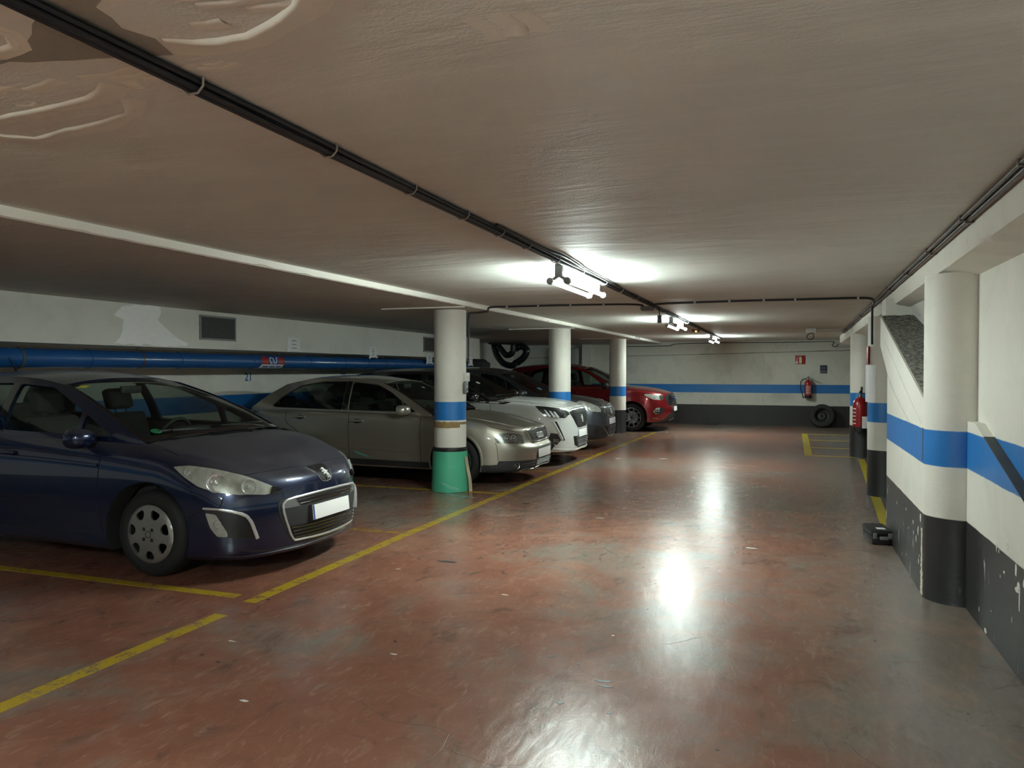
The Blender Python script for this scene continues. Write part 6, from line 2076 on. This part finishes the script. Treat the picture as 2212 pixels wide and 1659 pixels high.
# plaster repair on the duct
M_PATCH = simple('fresh_white_plaster', (.92, .92, .92), .8, var=.05, bmp=.25)
_pp = wig([(6.42, 2.10), (6.53, 2.20), (6.77, 2.238), (7.08, 2.238), (7.10, 2.17), (7.04, 2.09), (7.13, 2.02), (7.22, 1.966), (7.36, 1.88), (7.52, 1.83), (7.50, 1.79), (6.97, 1.785), (6.42, 1.788), (6.50, 1.86), (6.54, 1.95), (6.55, 2.06)], .03, 3.3, .06)
panel('plaster_repair', _pp, [], lambda a, b: ((-6.899 + .003 * noise.noise(Vector((a * 12, b * 12, 1))), a, b), (1, 0, 0)), M_PATCH, bpy.data.objects['wall_duct'], step=.05, thick=.004, off=.004)

# blue pipe
M_BLUEPIPE = simple('blue_pipe_enamel', (.012, .085, .27), .33, coat=.3, var=.2, scale=5)
M_BLUEDIRT = simple('pipe_joint_dirt', (.06, .075, .085), .7)
PX, PR = -7.04, .098
pipe_z = lambda y: 1.622
t = thing('blue_pipe', 'long blue enamelled pipe under the duct along the left wall', 'pipe', (PX, 0, 0))
joints = [-8.6, -4.0, .5, 3.4, 5.42, 6.21, 7.50, 8.85, 10.2, 11.2, 11.95, 13.6, 15.2, 16.6]
for a, b in zip(joints[:-1], joints[1:]):
    lathe('pipe_section', [(0, a + .002), (PR, a + .002), (PR, b - .002), (0, b - .002)], M_BLUEPIPE, t, 28, Matrix.Translation((0, 0, pipe_z((a + b) / 2))) @ look((0, 1, 0), (0, 0, 0)))
for y in joints[1:-1]:
    lathe('pipe_collar', [(PR - .01, -.016), (PR + .005, -.016), (PR + .008, 0), (PR + .005, .016), (PR - .01, .016)], M_BLUEPIPE if y not in (3.4, 5.42) else M_BLUEDIRT, t, 28, look((0, 1, 0), (0, y, pipe_z(y))))
for y in (2.0, 6.9, 9.5, 12.6, 15.8):
    bm = bmesh.new()
    add_lathe(bm, [(PR + .001, -.014), (PR + .004, -.014), (PR + .004, .014), (PR + .001, .014)], 28, look((0, 1, 0), (0, y, pipe_z(y))), closed=True)
    add_tube(bm, [(0, y, pipe_z(y) + PR), (0, y, 1.775)], .007, 6)
    bm_obj('pipe_hanger', bm, M_CABLE2, t, True, 40)

# round sticker plate on the pipe: red ends, blue middle with a white curl, white foot
def pipe_patch(name, y0, y1, a0, a1, mat, parent, dr=.0015, poly=None):
    """Part of the pipe skin; y along the pipe, angle in degrees above the horizontal facing the room."""
    f = lambda u, v: ((PR + dr) * cos(radians(v)), u, pipe_z(u) + (PR + dr) * sin(radians(v)))
    sc = .0017
    P = poly or [(y0, a0), (y1, a0), (y1, a1), (y0, a1)]
    return panel(name, [(u, v * sc) for u, v in P], [], lambda u, v: (f(u, v / sc), (cos(radians(v / sc)), 0, sin(radians(v / sc)))), mat, parent, step=.03, thick=.001)
st = thing('pipe_sticker', 'red and white sticker with a white curl sign on the blue pipe', 'sticker', (PX, 0, 0))
M_STRED = simple('sticker_red', (.34, .02, .02), .45)
M_STWHITE = simple('sticker_white', (.62, .65, .68), .5)
M_STBLUE = simple('sticker_blue', (.02, .06, .24), .4)
pipe_patch('sticker_foot', 0, 0, 0, 0, M_STWHITE, st, .0022, [(8.96, -62), (9.50, -62), (9.52, -22), (8.99, -22)])
pipe_patch('sticker_end', 8.99, 9.14, -22, 44, M_STRED, st, .0022)
pipe_patch('sticker_end', 9.37, 9.52, -22, 44, M_STRED, st, .0022)
pipe_patch('sticker_middle', 9.14, 9.37, -22, 44, M_STBLUE, st, .0022)
def band_poly(path, w):
    L, R = [], []
    for i, p in enumerate(path):
        a = Vector(path[max(0, i - 1)]); b = Vector(path[min(len(path) - 1, i + 1)])
        # work in comparable units: degrees along the skin -> metres
        d = Vector(((b.x - a.x), (b.y - a.y) * .0017)).normalized()
        n = Vector((-d.y, d.x)) * w / 2
        L.append((p[0] + n.x, p[1] + n.y / .0017)); R.append((p[0] - n.x, p[1] - n.y / .0017))
    return L + R[::-1]
_circ = [(9.205 + .042 * cos(a), 12 + 24 * sin(a)) for a in [radians(-30 + 320 * k / 22) for k in range(23)]]
pipe_patch('curl_sign', 0, 0, 0, 0, M_STWHITE, st, .0036, band_poly(_circ, .018))
_s = [(9.245, 34), (9.25, 5), (9.262, -8), (9.285, -12), (9.31, -6), (9.318, 10), (9.318, 34), (9.352, 34)]
pipe_patch('curl_sign', 0, 0, 0, 0, M_STWHITE, st, .0036, band_poly(_s, .018))
for k in range(3):
    pipe_patch('sticker_letters', 9.03 + .15 * k, 9.15 + .15 * k, -50, -38, M_STBLUE, st, .0036)

# stencilled bay numbers on the wall below
M_STENCIL = simple('blue_stencil', (.03, .13, .33), .6)
def bay_number(txt, y, z, h, label):
    t = thing('bay_number', label, 'number', (-7.798, y, z), 0, 'stencilled bay numbers on the left wall')
    m = Matrix(((0, 0, 1, 0), (1, 0, 0, 0), (0, 1, 0, 0), (0, 0, 0, 1)))
    for k, ch in enumerate(txt):
        text_obj('digit', ch, h * 1.38, M_STENCIL, t, Matrix.Translation((0, (k - .5 * (len(txt) - 1)) * h * .72, 0)) @ m, .001, .004)
    return t
bay_number('21', 9.77, 1.392, .125, 'blue stencilled number 21 on the wall between hatchback and saloon')
bay_number('22', 12.44, 1.385, .125, 'blue stencilled number 22 on the wall just over the saloon roof')

# ================================================================== the guarded column
gx, gy = -3.96, 8.78
M_GREEN = simple('green_plastic_sheet', (.085, .47, .285), .32, var=.12, scale=6, coat=.25)
t = thing('column_guard', 'bright green plastic guard wrapped round the foot of the nearest left column', 'guard', (gx, gy, 0))
pr = [(.236, .004), (.232, .15), (.224, .35), (.217, .50)]
lathe('guard_sheet', pr + [(r - .006, z) for r, z in pr[::-1]], M_GREEN, t, 48, closed=True)
lathe('foam_rim', [(.201, .495), (.214, .495), (.216, .52), (.212, .545), (.201, .548)], M_BLACKP, t, 48, closed=True)
_a0 = math.atan2(-gy, -gx)
def on_guard(a, z, dr=.0015):
    r = .236 - (.236 - .217) * min(1, z / .5) + dr
    return (r * cos(a), r * sin(a), z)
M_SCUFF = simple('pale_teal_scuff', (.20, .52, .42), .6)
for (a, z, l, w, s) in ((.05, .075, .9, .02, .12), (-.3, .11, .55, .018, .14), (.1, .325, .5, .006, -.02), (.15, .055, .7, .016, .1)):
    V, F = [], []
    for i in range(13):
        q = -l / 2 + l * i / 12
        zz = z - s * q * .5
        ww = w * (.3 + .7 * sin(pi * (i + .5) / 13)) * (.7 + .6 * random.random())
        V += [on_guard(_a0 + a + q, zz - ww / 2), on_guard(_a0 + a + q, zz + ww / 2)]
    for i in range(12):
        F.append((2 * i, 2 * i + 2, 2 * i + 3, 2 * i + 1))
    mesh_obj('paint_scuff', V, F, M_SCUFF, t, True)
t = thing('brown_tape', 'strip of brown parcel tape round the column above the green guard', 'tape', (gx, gy, 0))
M_TAPEB = simple('brown_parcel_tape', (.30, .20, .085), .22, coat=.5, var=.3, scale=30, bmp=.4)
def wrap(name, a0, a1, z0, z1, mat, par, dr=.002, jag=0.0):
    V, F = [], []
    n = 26
    for i in range(n + 1):
        a = _a0 + a0 + (a1 - a0) * i / n
        za, zb_ = z0 + jag * noise.noise(Vector((i * .5, 1, 0))), z1 + jag * noise.noise(Vector((i * .5, 7, 0)))
        r = .2035 + dr + .0015 * noise.noise(Vector((i * .8, 3, 0)))
        for rr in (r, r - .0022):
            V += [(rr * cos(a), rr * sin(a), za), (rr * cos(a), rr * sin(a), zb_)]
    for i in range(n):
        b, c2 = 4 * i, 4 * i + 4
        F += [(b, c2, c2 + 1, b + 1), (b + 2, b + 3, c2 + 3, c2 + 2), (b + 1, c2 + 1, c2 + 3, b + 3), (b, b + 2, c2 + 2, c2)]
    return mesh_obj(name, V, F, mat, par, True, 50)
wrap('tape_band', -2.2, .62, .795, .868, M_TAPEB, t, .003, .012)
wrap('tape_end', .62, 1.5, .835, .862, M_TAPEB, t, .003, .018)
wrap('peeled_paper', .55, 1.3, .862, .885, M_PAPER, t, .002, .012)
t = thing('strap', 'pale strap hanging down beside the green guard to the floor', 'strap', (gx, gy, 0))
M_STRAP = simple('pale_strap_webbing', (.42, .38, .26), .8)
_sp = smooth_path([(.232, -.05, .43), (.245, -.03, .30), (.275, -.03, .16), (.285, -.03, .06), (.287, -.03, .004)], 6)
V, F = [], []
for p in _sp:
    V += [(p.x - .012, p.y - .020, p.z), (p.x + .012, p.y + .020, p.z), (p.x + .015, p.y + .018, p.z), (p.x - .009, p.y - .022, p.z)]
for i in range(len(_sp) - 1):
    for k in range(4):
        F.append((4 * i + k, 4 * i + (k + 1) % 4, 4 * i + 4 + (k + 1) % 4, 4 * i + 4 + k))
mesh_obj('strap_band', V, F, M_STRAP, t, True, 50)
t = thing('switch_box', 'white switch box with a grey remote and a blue label on the guarded column', 'switch', (gx, gy, 0))
m = Matrix.Rotation(_a0 + 1.18, 4, 'Z')
box('switch_plate', (.198, -.05, 1.36), (.245, .05, 1.47), M_WHITEP, t, .008, mtx=m)
box('switch_rocker', (.243, -.015, 1.395), (.250, .015, 1.435), M_WHITEP, t, .003, mtx=m)
box('grey_remote', (.198, -.075, 1.21), (.235, -.022, 1.355), M_GREYP, t, .014, mtx=m)
box('label_card', (.198, -.018, 1.225), (.222, .048, 1.36), simple('label_card_blue', (.42, .50, .62), .5), t, .002, mtx=m)
for z0, z1, y0, y1 in ((1.31, 1.345, -.005, .03), (1.245, 1.285, -.010, .012), (1.245, 1.285, .016, .040)):
    box('label_print', (.2215, y0, z0), (.2228, y1, z1), M_STBLUE, t, mtx=m)

# ================================================================== back wall things
M_SIGNRED = simple('fire_sign_red', (.36, .012, .016), .4)
M_GLOW = simple('sign_pale_yellow', (.68, .70, .40), .5)
t = thing('fire_sign', 'red sign with a pale extinguisher symbol on the back wall', 'sign', (.33, 21.99, 1.78))
box('sign_plate', (-.125, -.004, -.115), (.125, .006, .115), M_SIGNRED, t, .002)
bm = bmesh.new()
ext = round_poly([(-.028, -.095), (.038, -.095), (.038, .055), (.018, .075), (.018, .090), (-.010, .090), (-.010, .075), (-.028, .055)], .008)
def flat(name, poly, mat, par, y=-.0055):
    V, T = panel2d(poly, [], .05)
    return mesh_obj(name, [(a, y, b) for a, b in V], [tt[::-1] for tt in T], mat, par)
bm.free()
flat('symbol', ext, M_GLOW, t)
_h = smooth_path([(-.012, .082, 0), (-.05, .07, 0), (-.075, .03, 0), (-.085, -.03, 0), (-.09, -.07, 0)], 5)
flat('symbol_hose', [(p.x - .006, p.y) for p in _h] + [(p.x + .008, p.y) for p in _h[::-1]], M_PAPER, t, -.0057)
flat('symbol_flame', [(-.115, -.10), (-.065, -.10), (-.058, -.065), (-.072, -.03), (-.085, -.06), (-.095, -.02), (-.112, -.06)], M_PAPER, t, -.0057)
t = thing('dark_sign', 'small dark blue sign with a strip below it on the back wall', 'sign', (.91, 21.99, 1.53))
M_NAVY = simple('navy_sign', (.025, .03, .055), .5)
box('sign_plate', (-.085, -.004, -.045), (.085, .005, .105), M_NAVY, t, .002)
box('sign_strip', (-.085, -.004, -.110), (.085, .005, -.055), M_NAVY, t, .002)
box('sign_window', (-.05, -.006, -.005), (.055, -.003, .06), simple('sign_faded_blue', (.06, .08, .13), .5), t)
for k in range(2):
    box('sign_line', (-.07, -.0055, -.078 - .016 * k), (.07, -.0035, -.072 - .016 * k), simple('sign_pale_line', (.22, .24, .28), .6), t)

def extinguisher(name, label, x, y, z0, h, r, rot, hose=True, lab=True, grp=None):
    t = thing(name, label, 'extinguisher', (x, y, z0), rot, grp)
    s = h / .50
    rr = r
    lathe('cylinder', [(0, .03 * s), (rr * .9, .03 * s), (rr, .06 * s), (rr, .34 * s), (rr * .92, .385 * s), (rr * .62, .425 * s), (rr * .30, .44 * s), (rr * .28, .452 * s), (0, .452 * s)], M_REDP, t, 28)
    lathe('foot_ring', [(rr * .72, 0), (rr * .96, 0), (rr * 1.01, .03 * s), (rr * 1.01, .062 * s), (rr * .95, .062 * s)], M_BLACKP, t, 28)
    bm = bmesh.new()
    add_lathe(bm, [(rr * .2, .45 * s), (rr * .26, .455 * s), (rr * .26, .475 * s), (rr * .16, .485 * s), (0, .485 * s)], 14)
    bm_obj('valve', bm, M_BRASS, t, True, 40)
    bm = bmesh.new()
    add_box(bm, (-.014, -.16 * s, .478 * s), (.014, .03, .490 * s), .003, 1, Matrix.Rotation(radians(6), 4, 'X'))
    add_box(bm, (-.014, -.15 * s, .500 * s), (.014, .02, .513 * s), .003, 1, Matrix.Rotation(radians(-8), 4, 'X'))
    bm_obj('lever', bm, M_BLACKP if not hose else M_BRASS, t, True, 40)
    if hose:
        tube('hose', [(-.02, 0, .468 * s), (-.10 * s, 0, .462 * s), (-.165 * s, 0, .40 * s), (-.175 * s, 0, .25 * s), (-.14 * s, 0, .12 * s), (-.115 * s, 0, .04 * s)], .011, M_BLACKP, t, 8, 6)
        tube('nozzle', [(-.120 * s, 0, .055 * s), (-.105 * s, 0, .0)], .016, M_BLACKP, t, 10)
    return t
M_BRASS = simple('dull_brass', (.32, .27, .12), .4, .6)
M_LABELR = simple('printed_label_pink', (.46, .12, .11), .5, var=.4, scale=60)
def lab_patch(name, t, r, a0, a1, z0, z1, mat, dr=.0012):
    V, F = [], []
    n = 10
    for i in range(n + 1):
        a = a0 + (a1 - a0) * i / n
        V += [((r + dr) * cos(a), (r + dr) * sin(a), z0), ((r + dr) * cos(a), (r + dr) * sin(a), z1)]
    for i in range(n):
        F.append((2 * i, 2 * i + 2, 2 * i + 3, 2 * i + 1))
    return mesh_obj(name, V, F, mat, t, True)
e = extinguisher('fire_extinguisher', 'red fire extinguisher with a black hose hung on the back wall under the red sign', .53, 21.86, .76, .55, .092, radians(10), grp='fire extinguishers')
lab_patch('label', e, .092, -2.5, -.9, .10, .34, M_LABELR)
for k in range(4):
    lab_patch('label_text', e, .0925, -2.3, -1.1, .14 + .05 * k, .152 + .05 * k, M_PAPER)
box('wall_bracket', (-.03, .085, .35), (.03, .14, .45), M_GREYP, e, .004)

t = thing('tyre', 'old car tyre with bare steel rim leaning on the back wall', 'tyre', (.875, 21.74, .30))
m = Matrix.Rotation(radians(-14), 4, 'X') @ Matrix.Rotation(pi / 2, 4, 'X')
R = .305
lathe('tyre_carcass', [(.19, -.085), (.24, -.098), (R - .03, -.098), (R - .008, -.085), (R, -.06), (R, .06), (R - .008, .085), (R - .03, .098), (.24, .098), (.19, .085)], simple('dusty_tyre_rubber', (.035, .034, .032), .85, bmp=.2), t, 44, m, 35)
lathe('steel_rim', [(.19, .09), (.198, .085), (.185, .06), (.175, -.01), (.13, -.035), (.10, -.01), (.075, .004), (.04, .002), (.03, -.005), (0, -.005)], simple('black_steel_rim', (.05, .05, .047), .55, .4), t, 40, m, 40)
lathe('hub_hole', [(0, .004), (.028, .004), (.03, -.006)], M_WELL, t, 20, m)

t = thing('door_wedge', 'small black block lying on the floor at the foot of the back wall', 'block', (-1.97, 21.75, 0))
bm = bmesh.new()
add_prism(bm, [(-.16, 0), (.16, 0), (.16, .06), (.12, .10), (-.13, .10), (-.16, .07)], 1, -.10, .10)
bm_obj('block_body', bm, M_BLACKP, t, True, 30)

# ================================================================== right side things
e = extinguisher('fire_extinguisher', 'large red fire extinguisher with a white card on the far right column', 1.175, 14.30, .46, .66, .118, radians(0), hose=False, grp='fire extinguishers')
lab_patch('label', e, .118, -2.75, -2.0, .12, .42, M_REDP)
for k in range(5):
    lab_patch('label_text', e, .1185, -2.85, -2.25, .13 + .062 * k, .15 + .062 * k, M_STWHITE)
box('white_card', (.0, -.128, .06), (.10, -.118, .26), M_PAPER, e, .001, mtx=Matrix.Rotation(radians(10), 4, 'Z'))
tube('hose_grip', [(.01, -.02, .60), (.015, -.03, .68), (.02, -.04, .76)], .016, M_BLACKP, e, 10)
t = thing('fire_sign', 'red reflective sign seen edge-on on the middle right column', 'sign', (1.115, 10.17, 1.68))
m = Matrix.Rotation(math.atan2(-10.17, -1.115) - 1.47, 4, 'Z')
box('sign_plate', (.202, -.12, -.11), (.207, .12, .11), M_SIGNRED, t, .002, mtx=m)
box('sign_gleam', (.2065, -.02, -.105), (.2078, .02, .105), simple('sign_gleam_paint', (.75, .55, .40), .25, .5), t, mtx=m)  # pale strip paints a gleam of light onto the sign
t = thing('white_poster', 'blank white poster curled round the middle right column below the red sign', 'poster', (1.115, 10.17, 0))
a1 = math.atan2(-10.17, -1.115)
V, F = [], []
for i in range(13):
    a = a1 - 1.62 + 1.06 * i / 12
    r = .203 + (.02 * (1 - i / 3) if i < 3 else 0)
    V += [(r * cos(a), r * sin(a), 1.12), (r * cos(a), r * sin(a), 1.565)]
for i in range(12):
    F.append((2 * i, 2 * i + 2, 2 * i + 3, 2 * i + 1))
mesh_obj('poster_sheet', V, F, M_PAPER, t, True)

t = thing('black_case', 'black plastic tool case on the floor against the low right wall', 'case', (.77, 7.42, 0), radians(8))
box('case_body', (-.10, -.17, .004), (.070, .17, .075), M_BLACKP, t, .018)
box('case_lid', (-.105, -.175, .078), (.075, .175, .128), M_BLACKP, t, .022)
box('case_handle', (-.04, -.205, .050), (.03, -.172, .078), M_GREYP, t, .008)
for x in (-.075, .045):
    box('case_latch', (x - .016, -.182, .055), (x + .016, -.168, .105), M_GREYP, t, .004)
box('case_label', (-.045, -.12, .1282), (.025, -.05, .1295), M_PAPER, t)

# ================================================================== far left: air hoses and things behind the parked cars
M_HOSE = simple('dark_glossy_hose', (.035, .042, .05), .18, .6, coat=.6)
def ribbed(name, pts, r, par):
    p = smooth_path(pts, 14)
    rr = [r * (1 + .045 * (1 if i % 2 else -1)) for i in range(len(p))]
    bm = bmesh.new(); add_tube(bm, p, rr, 14)
    return bm_obj(name, bm, M_HOSE, par, True, 60)
t = thing('air_hoses', 'looped dark air hoses hanging from the ceiling behind the white crossover', 'hose', (-7.2, 19.3, LZ))
ribbed('hose', [(-.22, 0, -.02), (-.20, 0, -.14), (-.12, 0, -.36), (.06, 0, -.56), (.30, 0, -.62), (.42, 0, -.52)], .085, t)
ribbed('hose', [(.42, .02, -.55), (.62, .02, -.40), (.70, .02, -.22), (.55, .02, -.10), (.38, .02, -.18)], .092, t)
ribbed('hose', [(-.10, -.05, -.06), (.02, -.05, -.20), (.16, -.05, -.34), (.32, -.05, -.28), (.36, -.05, -.06)], .080, t)
box('hose_plate', (-.34, -.10, -.05), (.46, .12, 0), M_BLACKTRIM, t, .01)
t = thing('storage_bundle', 'dark grey cloth bundle and boxes standing behind the white crossover', 'bundle', (-7.2, 18.15, 0))
box('stand', (-.45, -.25, 0), (.75, .25, 1.50), M_TRIMDARK, t, .02)
bm = bmesh.new()
r = bmesh.ops.create_icosphere(bm, subdivisions=4, radius=1)
for v in r['verts']:
    c0 = v.co.copy()
    v.co = Vector((c0.x * .34 - .22, c0.y * .22, c0.z * .16 + 1.63 + .03 * noise.noise(c0 * 2.3)))
bm_obj('cloth', bm, simple('grey_cloth', (.075, .072, .085), .95, bmp=.4), t, True, 60)
t = thing('rolled_mat', 'pale rounded mattress standing on end against the back wall by the pier', 'mattress', (-5.95, 21.86, 0))
box('mattress', (-.55, -.12, 0), (.22, .10, 2.16), simple('pale_grey_ticking', (.36, .37, .36), .9), t, .10, 5)
